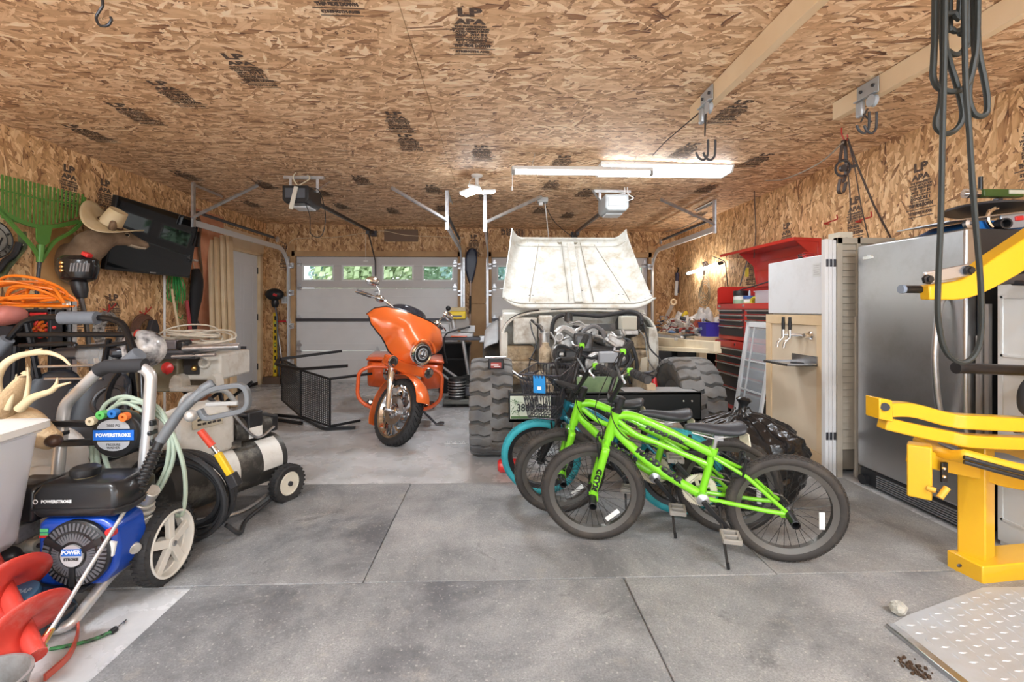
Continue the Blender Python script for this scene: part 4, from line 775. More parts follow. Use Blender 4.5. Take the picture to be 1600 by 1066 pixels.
MB().loft([rr4(.185, .14, 0), rr4(.195, .15, .02), rr4(.235, .185, .41), rr4(.245, .195, .415), rr4(.245, .195, .43), rr4(.230, .18, .425), rr4(.19, .145, .02)], cap=False).add(rr4(.19, .145, .02), [tuple(range(20))]).build('body', tm, t); MB().loft([rr4(.255, .205, .425), rr4(.262, .212, .43), rr4(.262, .212, .455), rr4(.25, .20, .462), rr4(.22, .17, .455)]).build('lid', tl, t)
MB().loft([rr4(.17, .13, .03), rr4(.2, .155, .25), rr4(.18, .13, .30)]).build('contents', pbr('contents_mix', (.78, .80, .84), .6, col2=(.70, .58, .64), vscale=6), t, kind='stuff')
single(MB().box2((-2.32, 1.60, 0), (-2.04, 1.9, .325)), 'wooden_crate', pbr('crate_wood', (.28, .19, .11), .7), 'dark wooden crate under the translucent tote, behind the red auger', 'crate', bevel=.006)
t = thing('earth_auger', 'dusty red earth auger with broad spiral blades leaning in the front corner', 'auger', (-1.5, 1.6, 0)); B = W(t); ar = pbr('auger_red', (.56, .05, .035), .4, dirt=(.60, .33, .30), dscale=4, damt=.85)
a0, a1 = V((-1.90, 1.83, .32)), V((-1.46, 1.555, .115)); B(MB().tube([a0-(a1-a0)*.3, a1], .026, 12), 'shaft', ar); ad = (a1-a0).normalized(); u = ad.orthogonal().normalized(); v_ = ad.cross(u); L_ = (a1-a0).length
def hel(uu, vv): a = uu*2*PI*2.2+2.6; r = .02+vv*.112; return a0+ad*(L_*(.16+uu*.80))+(u*math.cos(a)+v_*math.sin(a))*r
B(MB().grid(hel, 110, 5), 'spiral_blade', ar, solid=.005); B(MB().prism([a1, a1-ad*.05+u*.05, a1-ad*.03-u*.05], (0, .008, 0)), 'point', ar)
t = thing('red_strap', 'flat red plastic loop lying on the concrete beside the auger tip', 'strap', onZ(105, 1000)); B = W(t); B(MB().bar(spline([onZ(20, 990)+V((0, 0, .07)), onZ(60, 975)+V((0, 0, .06)), onZ(95, 958)+V((0, 0, .05)), onZ(116, 975)+V((0, 0, .03)), onZ(122, 995)+V((0, 0, .02)), onZ(108, 1030)+V((0, 0, .014)), onZ(70, 1066)+V((0, 0, .014))], 7), .008, .022, up=(0, 0, 1)), 'band', pbr('strap_red', (.50, .10, .07), .45)); B(MB().ball(onZ(118, 965)+V((0, 0, .05)), .008), 'rivet', steel)
t = thing('bucket', 'old grey bucket with a dirty dark inside at the very front of the clutter', 'bucket', (-1.50, 1.415, 0)); MB().lathe([(.09, .0), (.115, .13), (.12, .132), (.12, .14), (.112, .14), (.088, .008), (0, .006)], n=36).build('shell', pbr('bucket_grey', (.35, .35, .35), .4, .4, dirt=(.15, .13, .1), dscale=6, damt=.7), t); MB().lathe([(0, .05), (.094, .05), (.094, .055), (0, .055)], n=30).build('dirt', pbr('bucket_dirt', (.055, .045, .03), .9), t); MB().tube(spline([(.117, .02, .125), (.13, 0, .115), (.117, -.02, .125)]), .005, 6).build('handle_ear', darksteel, t)
t = thing('bungee_cord', 'green and black bungee cord with a wire hook on the bare concrete strip', 'bungee cord', onZ(140, 1000)); B = W(t); z_ = V((0, 0, .008)); B(MB().tube(spline([onZ(78, 1018)+z_, onZ(110, 1012)+z_, onZ(145, 1003)+z_, onZ(174, 991)+z_], 6), .0065, 8), 'cord', pbr('bungee_green', (.06, .28, .10), .6, col2=(.02, .03, .02), vscale=60)); B(MB().cyl(onZ(173, 992)+z_, onZ(181, 986)+z_, .011), 'end_cap', blackp); B(MB().tube(spline([onZ(181, 986)+z_, onZ(190, 978)+z_, onZ(197, 972)+z_, onZ(193, 979)+z_], 5), .0025, 6), 'hook', steel)
# ================================================================ MOTORCYCLE
orange = pbr('orange_metallic', (.80, .145, .025), .25, .1, coat=.7, col2=(.84, .17, .032), vscale=3)
orange2 = pbr('orange_gloss', (.78, .115, .02), .28, coat=.7)
def bike_parts():
    a = math.atan2(-.99, .13); fc = V((-.955, 4.25, 0))
    rake = R(27); ax = V((-math.sin(rake), 0, math.cos(rake))); hp = V((.487, 0, .85)); steer = R(41)
    Ms = Matrix.Translation(hp) @ Matrix.Rotation(steer, 4, ax) @ Matrix.Translation(-hp)
    rot = Matrix.Rotation(a, 4, 'Z') @ Matrix.Rotation(R(-3.5), 4, 'X')
    RW = .305; ac = V((.80, 0, RW))
    wheel_c = Ms @ ac; nrm = Ms.to_3x3() @ V((0, 1, 0))
    wc = rot @ wheel_c; nw = rot.to_3x3() @ nrm
    down = V((0, 0, -1)); down = (down - nw*down.dot(nw)).normalized(); low = wc + down*RW
    M = Matrix.Translation(V((fc.x-low.x, fc.y-low.y, -low.z))) @ rot
    t = thing('motorcycle', 'orange touring motorcycle with chrome front wheel, leaning on its stand', 'motorcycle', M=M)
    S = lambda: MB().at(Ms)
    # fairing
    def itp(tab, x):
        for (a0, b0), (a1, b1) in zip(tab, tab[1:]):
            if x <= a1: k = (x-a0)/(a1-a0); k = k*k*(3-2*k)*.5+k*.5; return b0+(b1-b0)*k
        return tab[-1][1]
    zt_ = [(0, 1.20), (.2, 1.195), (.34, 1.17), (.42, 1.12), (.46, 1.04)]
    zb_ = [(0, .72), (.1, .735), (.17, .78), (.24, .85), (.34, .91), (.42, .965), (.46, 1.03)]
    def fx(u, v):
        u = u*2-1; y = .46*math.sin(u*PI/2); ay = abs(y)
        zt, zb = itp(zt_, ay), itp(zb_, ay); z = zt+(zb-zt)*v
        k = max(0, 1-(ay/.47)**2)
        x = .46+.24*k**.75*(.45+.55*math.sin(PI*min(1, .12+.75*v))) + .10*math.exp(-(y*y*1.1+(z-.87)**2)/.022) - .06*math.exp(-((ay-.2)**2)/.006)*math.exp(-((z-.84)**2)/.02)
        x += .012*math.exp(-((ay-.13)/.05)**2)*(v < .85)
        x -= .05*(1-v)**2
        return (x, y, z)
    S().grid(fx, 41, 19).build('fairing', orange, t, solid=.012, sub=1)
    mb = S(); pts = [fx(i/30, 1) for i in range(31)]; mb.tube(pts, .009, 6).tube([fx(i/30, 0) for i in range(31)], .009, 6).build('fairing_edge', blackm, t)
    # windshield
    S().grid(lambda u, v: (.53-.02-.10*(u*2-1)**2-.06*v, (u*2-1)*.27, 1.185-.035*(u*2-1)**2+.09*v*(1-(u*2-1)**4)), 25, 6).build('windshield', pbr('smoked_screen', (.03, .03, .04), .06, alpha=.88), t, solid=.004)
    mb = S()
    for k in (-.19, -.06, .06, .19): mb.ball((.5-.10*(k/.27)**2+.01, k, 1.192-.035*(k/.27)**2), .008, 8, 6)
    mb.build('screen_bolts', chrome, t)
    # headlight
    hl = (.815, 0, .87)
    h = S().torus(hl, (1, 0, .08), .098, .016, 36, 8).build('headlight_ring', chrome, t)
    S().lathe([(.095, -.05), (.095, .002), (.07, .012), (.0, .018)], hl, (1, 0, .08), 32).build('headlight_lens', pbr('headlamp_glass', (.75, .78, .8), .05, .3), t)
    S().torus((.832, 0, .872), (1, 0, .08), .068, .012, 28, 6).build('halo_ring', blackp, t)
    mb = S().torus((.838, 0, .872), (1, 0, .08), .036, .008, 20, 6).box((.838, 0, .872), (.008, .012, .08)).box((.838, 0, .855), (.008, .05, .012)).build('reflector', chrome, t)
    S().grid(lambda u, v: (.80+.045*v, math.sin((u-.5)*2.4)*(.135-.0*v), .87+math.cos((u-.5)*2.4)*(.135+.0*v)), 20, 3).build('headlight_visor', orange, t, solid=.01)
    # lamp bar and lower cowl
    S().loft([[(.62, y, .76), (.70, y, .75-.05*abs(y)), (.715, y, .64+.12*abs(y)), (.62, y, .62+.2*abs(y))] for y in (-.25, -.2, -.1, 0, .1, .2, .25)]).build('fork_cowl', orange, t, bevel=.012)
    for s_ in (-1, 1):
        lp_ = S().lathe([(.02, -.08), (.048, -.05), (.052, 0), (.05, .01)], (.735, s_*.215, .72), (1, 0, 0), 20).build('spot_lamp', orange2, t)
        S().lathe([(.044, 0), (.04, .012), (.0, .02)], (.74, s_*.215, .72), (1, 0, 0), 20).torus((.745, s_*.215, .72), (1, 0, 0), .046, .006, 20, 6).build('lamp_lens', chrome, lp_)
        S().tube([(.80, s_*.115, RW-.0), ac+ax*.24+V((0, s_*.115, 0)), ac+ax*.26+V((0, s_*.115, 0)), ac+ax*.50+V((0, s_*.115, 0))], [.027, .03, .037, .037], 18).build('fork_leg', chrome, t)
        # handlebar half, lever and mirror
        S().tube(spline([(.46, s_*.05, 1.02), (.44, s_*.18, 1.16), (.40, s_*.32, 1.22), (.33, s_*.43, 1.22)]), .014, 10).build('handlebar', chrome, t)
        S().tube([(.33, s_*.43, 1.22), (.25, s_*.55, 1.215)], .019, 12).build('grip', pbr('grip_grey', (.2, .2, .21), .4, .6), t)
        S().tube(spline([(.40, s_*.40, 1.225), (.35, s_*.5, 1.215), (.29, s_*.58, 1.20)]), .008, 6).ball((.38, s_*.37, 1.225), (.04, .05, .035)).build('lever', chrome, t)
        mr = S().tube(spline([(.37, s_*.38, 1.23), (.37, s_*.40, 1.29), (.36, s_*.45, 1.335)]), .008, 8).build('mirror_stem', chrome, t)
        S().ball((.355, s_*.49, 1.35), (.03, .075, .045), 18, 10, rot=(R(s_*-12), 0, 0)).build('mirror', chrome, mr)
    S().tube([(.80, -.16, RW), (.80, .16, RW)], .018, 12).build('axle', chrome, t)
    # front wheel
    def wheel(ms, c, rw, w_, name, nsp):
        ty = MB().at(ms).lathe([(rw-.075, -w_*.8), (rw-.03, -w_), (rw-.010, -w_*.7), (rw, 0), (rw-.010, w_*.7), (rw-.03, w_), (rw-.075, w_*.8)], c, (0, 1, 0), 64, close=True)
        tp = ty.build(name, rubber, t)
        mb = MB().at(ms)
        for i in range(44):
            for s_ in (-1, 1):
                a0 = 2*PI*i/44; P = []
                for k in range(4):
                    aa = a0+k*.05; yy = s_*(.006+k*w_*.22); r_ = rw+.0015-.010*(abs(yy)/(w_*.7))**2
                    P.append(V(c)+V((math.cos(aa)*r_, yy, math.sin(aa)*r_)))
                mb.tube(P, .0035, 4)
        mb.build('tread_groove', pbr('groove', (.008, .008, .008), .9), tp)
        rm = MB().at(ms).lathe([(rw-.085, -w_*.85), (rw-.066, -w_*.88), (rw-.072, -w_*.4), (rw-.105, 0), (rw-.072, w_*.4), (rw-.066, w_*.88), (rw-.085, w_*.85), (rw-.118, 0)], c, (0, 1, 0), 64, close=True).build('rim', chrome, t)
        mb = MB().at(ms)
        for i in range(nsp):
            a0 = 2*PI*i/nsp; pts = []; sc_ = []
            for k in range(7):
                f = k/6; r_ = .03+f*(rw-.125); aa = a0+.55*f*f
                pts.append(V(c)+V((math.cos(aa)*r_, .012*math.sin(f*3)*(1 if i % 2 else -1), math.sin(aa)*r_))); sc_.append(1-.25*math.sin(f*PI))
            mb.sweep(pts, [(-.011, -.02), (.011, -.02), (.016, .02), (-.016, .02)], up=(0, 1, 0), scale=sc_)
        mb.build('spokes', chrome, rm, ang=25); MB().at(ms).lathe([(.02, -.075), (.045, -.06), (.05, 0), (.045, .06), (.02, .075)], c, (0, 1, 0), 20).build('hub', chrome, rm)
        for s_ in (-1, 1): MB().at(ms).lathe([(.07, -.003), (.125, -.003), (.125, .003), (.07, .003)], V(c)+V((0, s_*.05, 0)), (0, 1, 0), 32, close=True).build('brake_disc', steel, t)
    wheel(Ms, ac, RW, .058, 'front_tire', 10)
    wheel(Matrix(), V((-.82, 0, .31)), .31, .08, 'rear_tire', 10)
    S().grid(lambda u, v: (lambda th, y: (.80+math.cos(th)*(RW+.028+.02*math.cos(y*PI/2)), y*.078, RW+math.sin(th)*(RW+.028+.02*math.cos(y*PI/2))))(R(28)+u*R(190), v*2-1), 36, 9).build('front_fender', orange, t, solid=.006, sub=1)
    # body
    MB().tube([(.5, 0, .8), (.35, 0, .5), (.3, .0, .25), (-.4, 0, .22)], .03, 8).tube([(.5, 0, .85), (-.1, 0, .66), (-.55, 0, .6)], .028, 8).build('frame', blackm, t)
    MB().loft([[(x, w_*math.cos(b), z+h_*math.sin(b)) for b in [2*PI*i/16 for i in range(16)]] for x, z, w_, h_ in ((.42, .84, .05, .05), (.35, .84, .13, .10), (.1, .82, .16, .12), (-.1, .77, .12, .10), (-.2, .74, .06, .06))]).build('fuel_tank', orange, t, sub=1)
    MB().loft([[(x, w_*math.cos(b), z+h_*math.sin(b)) for b in [2*PI*i/14 for i in range(14)]] for x, z, w_, h_ in ((-.12, .74, .09, .05), (-.25, .70, .17, .06), (-.5, .70, .19, .07), (-.75, .78, .16, .06), (-.95, .80, .12, .05))]).build('seat', pbr('seat_vinyl', (.02, .02, .02), .5), t, sub=1)
    MB().box((0, 0, .36), (.36, .22, .2)).cyl((.02, -.13, .34), (.02, .13, .34), .11, n=20).cyl((-.2, -.14, .34), (-.2, .14, .34), .09, n=18).build('engine_case', steel, t, bevel=.02)
    for x0, d in ((.10, .12), (-.02, -.14)):
        mb = MB()
        for k in range(8): mb.cyl((x0+d*k/8, 0, .46+.028*k), (x0+d*(k+.5)/8, 0, .475+.028*k), .085, n=16)
        mb.ball((x0+d*1.05, 0, .70), (.09, .09, .05)).build('cylinder_head', pbr('engine_dark', (.06, .06, .065), .4, .6), t)
    MB().lathe([(.02, -.03), (.085, -.025), (.09, .01), (.06, .03)], (.03, -.17, .56), (0, -1, 0), 24).build('air_cleaner', chrome, t)
    for s_ in (-1, 1):
        MB().tube(bend([(.36, s_*.05, .655), (.36, s_*.30, .655), (.36, s_*.41, .60), (.36, s_*.41, .34), (.36, s_*.30, .25), (.36, s_*.08, .22)], .10, 6), .019, 12).build('crash_bar', orange2, t)
        MB().box((.12, s_*.29, .24), (.3, .12, .025)).build('footboard', blackm, t, bevel=.01)
        MB().tube([(.36, s_*.28, .30), (.05, s_*.25, .22), (-.3, s_*.22, .24)], .014, 8).build('foot_control', chrome, t)
        bg_ = MB(); bg_.loft([[(x, s_*y0, z0), (x, s_*y1, z0+.02), (x, s_*(y1+.02), z1), (x, s_*y0, z1)] for x, y0, y1, z0, z1 in ((-.38, .20, .36, .40, .60), (-.45, .18, .42, .30, .62), (-1.0, .18, .43, .26, .62), (-1.12, .2, .38, .32, .6))]); b_ = bg_.build('saddlebag', orange2, t, bevel=.03, seg=3)
        MB().loft([[(x, s_*(.18), .63), (x, s_*(.45), .625), (x, s_*.43, .68+dz), (x, s_*.2, .69+dz)] for x, dz in ((-.38, -.02), (-.5, .0), (-1.0, .0), (-1.13, -.02))]).build('bag_lid', orange2, b_, bevel=.02, seg=3)
        MB().box((-.42, s_*.33, .56), (.03, .05, .05)).build('latch', chrome, b_)
        MB().tube(spline([(.1, s_*.1, .5), (.0, s_*.18, .3), (-.3, s_*.2, .24), (-1.2, s_*.24, .25)]), [.03]*8*3+[.04], 12).build('exhaust_pipe', chrome, t)
    MB().grid(lambda u, v: (lambda th, y: (-.82+math.cos(th)*.36, y*.11, .34+math.sin(th)*.36))(R(20)+u*R(160), v*2-1), 24, 5).build('rear_fender', orange, t, solid=.006)
    MB().box((.3, 0, .52), (.05, .26, .24)).build('oil_cooler', blackm, t, bevel=.01)
    mb = MB().tube([(.12, .16, .24), (.16, .38, .05), (.17, .43, -.0+.43*math.sin(R(8))*.0+.062)], .012, 8).box((.17, .44, .068), (.07, .05, .008)); mb.build('kickstand', darksteel, t)
bike_parts()
# ================================================================ THINGS ON THE FLOOR AND AGAINST THE FAR WALL
B0 = lambda t: (lambda mb, nm, m, par=None, **k: mb.build(nm, m, par or t, world=True, **k))
# chaise on its side
t = thing('patio_chair', 'black woven patio lounge chair tipped over on its side', 'chair', (-2.0, 5.1, 0)); B = B0(t); cm = pbr('chair_black', (.022, .022, .024), .4, .3); wv = pbr('woven_black', (.05, .05, .052), .5)
def panel(a, b, z0, z1, z2, z3, n, m_, nm):
    """woven strip panel between plan points a and b; z0/z1 bottom and top at a, z2/z3 at b"""
    a, b = V(a), V(b); mb = MB(); d = (b-a).normalized(); nn = V((d.y, -d.x, 0))
    P = lambda u, v: a*(1-u)+b*u+V((0, 0, (z0*(1-u)+z2*u)*(1-v)+(z1*(1-u)+z3*u)*v))
    for i in range(n): u = (i+.5)/n; mb.bar([P(u, 0)+nn*.002, P(u, 1)+nn*.002], .010, .003, up=nn)
    for j in range(m_): v = (j+.5)/m_; mb.bar([P(0, v)-nn*.002, P(1, v)-nn*.002], .006, .009, up=nn)
    B(mb, nm, wv); B(MB().tube([P(0, 0), P(1, 0), P(1, 1), P(0, 1)], .013, 8, closed=True), nm+'_frame', cm)
pA, pB, pC = (-1.655, 4.78, 0), (-2.07, 5.1, 0), (-2.50, 5.62, 0)
panel(pA, pB, .05, .525, .08, .575, 16, 24, 'seat_weave'); panel(pB, pC, .08, .575, .16, .64, 18, 24, 'back_weave')
for z, zz in ((.03, .02), (.56, .62)):
    hi = z > .3
    if hi: B(MB().bar(bend([(-1.55, 5.0, .63), (-2.06, 5.05, .59), (-2.40, 5.25, .62), (-2.45, 5.42, .66), (-1.85, 5.75, .72)], .05), .03, .03), 'arm_frame', cm); B(MB().tube([(-1.655, 4.78, .525), (-1.35, 5.2, .52)], .014, 8), 'leg', cm)
    else: B(MB().bar(bend([(-1.42, 4.84, .02), (-1.72, 4.80, .02), (-2.12, 5.3, .02), (-2.5, 5.42, .03), (-2.5, 5.25, .03), (-2.02, 5.0, .03)], .06), .03, .03), 'arm_frame', cm); B(MB().tube([(-1.655, 4.78, .05), (-1.45, 5.1, .03)], .014, 8), 'leg', cm)
B(MB().tube([(-2.07, 5.1, .08), (-2.12, 5.3, .02)], .012, 8), 'strut', cm); B(MB().tube([(-2.07, 5.1, .575), (-2.2, 5.15, .61)], .012, 8), 'strut', cm)
# level, trimmer, outlet by the side door
t = thing('spirit_level', 'long yellow spirit level with black slots standing against the wall', 'level', (-3.64, 7.93, 0)); yl = pbr('level_yellow', (.78, .55, .02), .4)
mb = MB(); L0 = .12; 
for x in (-.03, .022): mb.box2((x, -.012, L0), (x+.008, .012, 1.17))
mb.box2((-.03, -.004, L0), (.03, .004, 1.17)); mb.build('body', yl, t)
for k in range(9): z = .2+k*.11; MB().box((0, -.005, z), (.026, .004, .07 if k % 3 else .05)).build('slot', blackp, t)
for z in (.28, .64, 1.0): MB().cyl((0, -.012, z), (0, -.004, z), .02).build('vial_window', pbr('vial', (.5, .6, .1), .2), t)
single(MB().box2((-3.78, 7.80, 0), (-3.5, 7.98, .12)), 'wood_block', pbr('block_dark', (.14, .09, .06), .7), 'dark wood block on the floor that the spirit level stands on', 'wood block', bevel=.004)
t = thing('string_trimmer', 'second string trimmer, black engine up, hanging in the corner above the yellow level', 'trimmer', (-3.62, 7.9, 1.0)); MB().ball((0, -.04, .47), (.15, .10, .10), 14, 10).build('engine', blackp, t); MB().box((.05, -.13, .46), (.06, .03, .04), (0, .4, 0)).build('cap', redp, t, bevel=.006); MB().lathe([(.04, 0), (.06, .06), (.05, .12)], (0, -.02, .26)).build('clutch', blackm, t); MB().tube([(0, -.02, .3), (.03, -.02, .1), (.07, -.02, -.95)], .014, 8).build('shaft', darksteel, t)
t = thing('wall_outlet', 'white double outlet plate on the wall by the garage door track', 'outlet', (-3.5, YB-.01, 1.34)); MB().box((0, -.004, .04), (.12, .012, .12)).build('plate', white, t, bevel=.003)
for x in (-.025, .025): MB().box((x, -.011, .04), (.032, .004, .07)).build('socket', pbr('socket_grey', (.6, .6, .58), .4), t, bevel=.004)
t = thing('caulk_gun', 'red-handled tool hanging on the wall below the white outlet', 'tool', (-3.52, YB-.04, .95)); MB().bar([(-.16, 0, .07), (.06, 0, .08)], .05, .03).build('body', redp, t, bevel=.006); MB().lathe([(.03, 0), (.05, .06), (.035, .07)], (.06, 0, .08), (1, 0, .3)).build('nozzle', white, t); MB().tube([(-.1, -.02, .06), (-.0, -.02, -.7)], .01, 8).build('rod', galv, t)
single(MB().tube(spline([(-3.46, YB-.02, 2.3), (-3.47, YB-.02, 1.9), (-3.48, YB-.02, 1.6), (-3.47, YB-.02, 1.44), (-3.46, YB-.02, 1.3), (-3.47, YB-.02, 1.1)]), .006, 6), 'wall_wire', MATS['cream_wire'], 'cream wire running down the wall through the white outlet', 'wire')
t = thing('tool_box', 'small black case on the floor beside the wood block', 'case', (-3.38, 7.85, 0)); MB().box((0, 0, .2), (.16, .14, .24)).build('case', blackp, t, bevel=.01); MB().box((0, 0, .06), (.2, .16, .12)).build('lower_case', darksteel, t, bevel=.01)
# miter saw on its stand
t = thing('miter_saw', 'grey miter saw with a yellow motor head on a folding stand', 'miter saw', (-.55, 6.25, 0)); B = B0(t); P = lambda px, py, y=6.2: onY(px, py, y); lg = pbr('saw_lightgrey', (.50, .50, .50), .4, .5)
B(MB().box2((-1.0, 6.1, .80), (-.18, 6.4, .845)), 'stand_rail', darksteel, bevel=.005); B(MB().box2((-.20, 6.12, .77), (-.05, 6.3, .86)), 'rail_clamp', galv, bevel=.01)
B(MB().tube([(-.42, 6.15, .80), (-.33, 6.1, .28)], .025, 10), 'leg', lg); B(MB().tube([(-.9, 6.15, .80), (-.95, 6.05, .0)], .02, 10), 'leg', lg); B(MB().tube([(-1.0, 6.1, .66), (-.42, 5.95, .27)], .018, 8).tube([(-1.02, 6.1, .60), (-.48, 5.95, .20)], .018, 8), 'brace', lg)
for x in (-.40, ): B(MB().lathe([(.05, -.03), (.10, -.03), (.125, -.02), (.125, .02), (.10, .03), (.05, .03)], (-.36, 6.0, .22), (.25, -1, 0), 28, close=True), 'wheel_tire', rubber); B(MB().lathe([(.0, -.02), (.02, -.03), (.03, 0), (.09, -.005), (.10, .0)], (-.36, 6.0, .22), (.25, -1, 0), 24), 'wheel_rim', greyp)
B(MB().tube([(-.50, 6.0, .21), (-.47, 5.98, .0)], .03, 10), 'stand_foot', darksteel)
B(MB().box2((-.80, 6.10, .845), (-.28, 6.36, .90)), 'base', lg, bevel=.008); B(MB().box2((-.82, 6.3, .90), (-.62, 6.34, 1.02)), 'fence', lg, bevel=.006); B(MB().box2((-.46, 6.3, .90), (-.26, 6.34, 1.0)), 'fence', lg, bevel=.006); B(MB().box2((-.58, 6.05, .85), (-.36, 6.12, .865)), 'insert', orange2)
B(MB().tube([P(709, 515), P(706, 498)], .035, 12), 'pivot_arm', lg); B(MB().cyl(P(722, 505, 6.25), P(722, 505, 6.2), .10, n=28), 'blade_guard', pbr('guard_grey', (.25, .23, .21), .4, .4)); hd_ = B(MB().box2((P(701, 500).x, 6.12, P(0, 500).z), (P(728, 489).x, 6.3, P(0, 487).z)), 'motor_head', pbr('head_yellow', (.78, .56, .02), .35), bevel=.012); B(MB().box2((P(704, 486).x, 6.14, P(0, 487).z), (P(728, 480).x, 6.3, P(0, 480).z)), 'motor_cap', pbr('cap_tan', (.45, .36, .2), .5), bevel=.006); B(MB().ball(P(699, 482), .035), 'knob', blackp); mb = MB().box((P(714, 496).x, 6.117, P(0, 495).z), (.13, .004, .02)); B(mb, 'name_strip', darksteel, hd_)
B(MB().tube(spline([P(735, 512, 6.08), P(712, 518, 6.05), P(695, 525, 6.02), P(692, 545, 6.02), P(697, 572, 6.02)]), .010, 8), 'power_cord', hose)
t.location.y += .32; t.location.x -= .02
t = thing('black_tub', 'tall black plastic tub standing under the miter saw stand', 'tub', (-.62, 7.05, 0)); MB().loft([[(sx*.24*s_, sy*.18*s_, z) for sx, sy in ((-1, -1), (1, -1), (1, 1), (-1, 1))] for z, s_ in ((0, .85), (.68, 1), (.70, 1.08), (.73, 1.08))]).build('body', pbr('tub_black', (.018, .019, .021), .5), t, bevel=.015); MB().box((0, -.18, .5), (.34, .02, .03)).build('rim_handle', blackp, t)
t = thing('push_mower', 'old dark engine on a flat steel deck on the floor beside the motorcycle', 'mower', (-.62, 5.95, 0)); B = B0(t); B(MB().box2((-.85, 5.75, .04), (-.42, 6.0, .10)), 'deck', pbr('deck_grey', (.22, .22, .2), .5, .4, dirt=(.12, .1, .08), dscale=8), bevel=.01); B(MB().cyl((-.68, 5.85, .10), (-.68, 5.85, .36), .11, n=24), 'engine', engd); t.location.x += .20; t.location.y += .12; mb = MB()
for k in range(6): mb.torus((-.68, 5.85, .14+k*.035), (0, 0, 1), .112, .008, 24, 6)
B(mb, 'cooling_fins', engg); B(MB().box((-.52, 5.82, .2), (.12, .14, .12)), 'fuel_tank', darksteel, bevel=.02); B(MB().lathe([(.02, -.03), (.08, -.03), (.08, .03), (.02, .03)], (-.42, 5.72, .09), (1, 0, 0), 24), 'wheel', rubber)
# kayak paddle, cardboard
t = thing('kayak_paddle', 'kayak paddle standing upright, its dark blue blade at the top', 'paddle', (-.41, 7.88, 0)); 
MB().loft([[(w_*math.cos(a)+dx, .012*math.sin(a)-.03*abs(w_*math.cos(a))*2, z) for a in [2*PI*i/14 for i in range(14)]] for z, w_, dx in ((1.66, .02, 0), (1.74, .05, 0), (1.88, .085, 0), (2.05, .10, .01), (2.18, .085, .02), (2.235, .05, .03), (2.25, .01, .03))]).build('blade', pbr('paddle_navy', (.012, .016, .04), .35), t); MB().tube([(0, 0, 1.70), (-.02, 0, .05)], .015, 10).build('shaft', pbr('paddle_shaft', (.50, .38, .32), .4), t); MB().tube([(-.003, 0, 1.45), (-.01, 0, 1.15)], .018, 10).build('grip_sleeve', blackp, t)
cb = pbr('cardboard', (.46, .29, .15), .8, var=.05)
t = thing('cardboard_sheet', 'flat brown cardboard carton standing on end behind the kayak paddle', 'cardboard', (-.25, 7.93, 0)); MB().box2((-.16, 0, 0), (.10, .05, 1.32)).build('lower_panel', cb, t, bevel=.003); MB().box2((-.16, .005, 1.325), (.10, .05, 2.10)).build('upper_panel', cb, t, bevel=.003)
single(MB().tube([(-.50, 7.85, .9), (-.56, 7.95, 1.3)], .012, 8), 'steel_rod', galv, 'thin steel rod leaning beside the kayak paddle shaft', 'rod')
# red jack and bag by the vehicle, slinky spring on the floor
t = thing('floor_jack', 'small red bottle jack lying on the floor between mud tire and teal wheel', 'jack', (.11, 3.52, 0)); MB().lathe([(.035, 0), (.05, .02), (.05, .14), (.03, .16)], (-.09, 0, .051), (1, .1, 0), 20).build('body', redp, t); MB().cyl((.07, .015, .05), (.12, .02, .05), .02).build('ram', steel, t)
t = thing('steel_coil_spring', 'small white wire spring lying alone on the pale concrete', 'spring', (-.357, 4.286, 0)); MB().tube([V((-.09+.012*k/2.2, .012*math.cos(k*.9), .014+.012*math.sin(k*.9))) for k in range(34)], .003, 5).build('coil', pbr('spring_white', (.75, .75, .75), .4), t); MB().tube(bend([(-.1, -.02, .006), (.1, -.02, .006), (.1, .02, .006)], .02), .004, 6).build('wire_end', MATS['spring_white'], t)
t = thing('camo_bag', 'brown camouflage duffel bag on the floor behind the bicycle saddles', 'bag', (1.10, 3.28, 0)); MB().loft([[(x, .12*s_*math.cos(a), .22+.22*s_*math.sin(a)) for a in [2*PI*i/18 for i in range(18)]] for x, s_ in ((-.26, .55), (-.2, .9), (0, 1), (.2, .92), (.26, .6))]).build('body', pbr('camo_brown', (.14, .10, .07), .8, col2=(.35, .30, .24), vscale=9), t); MB().tube(spline([(-.1, -.1, .3), (-.06, -.14, .42), (.06, -.14, .42), (.1, -.1, .3)]), .012, 6).build('strap', blackp, t)
single(MB().ball((.93, 3.20, .36), .03).cyl((.93, 3.20, .0), (.93, 3.20, .36), .028), 'gas_bottle', redp, 'slim red bottle standing beside the camouflage duffel', 'bottle')
# ================================================================ OFF-ROAD VEHICLE WITH ITS HOOD UP
oldwhite = pbr('weathered_white', (.70, .69, .63), .45, dirt=(.27, .18, .09), dscale=6, damt=.75, var=.06)
hoodw = pbr('hood_underside', (.56, .555, .515), .5, dirt=(.33, .26, .16), dscale=7, damt=.7, var=.04)
rusty = pbr('grimy_tan', (.42, .31, .18), .7, dirt=(.10, .06, .035), dscale=9, damt=.9, col2=(.60, .50, .36), vscale=6)
engd = pbr('engine_black', (.035, .036, .038), .45, .3, var=.3, vscale=15)
engg = pbr('engine_alloy', (.36, .36, .35), .4, .75, dirt=(.12, .10, .08), dscale=18, damt=.8)
hose = pbr('hose_black', (.03, .03, .032), .5)
muddy = pbr('muddy_tire', (.075, .073, .07), .8, dirt=(.20, .15, .09), dscale=7, damt=.55, var=.2, vscale=10)
dustyt = pbr('dusty_tread', (.11, .11, .112), .75, dirt=(.12, .085, .05), dscale=5, damt=.8, col2=(.21, .21, .205), vscale=4)
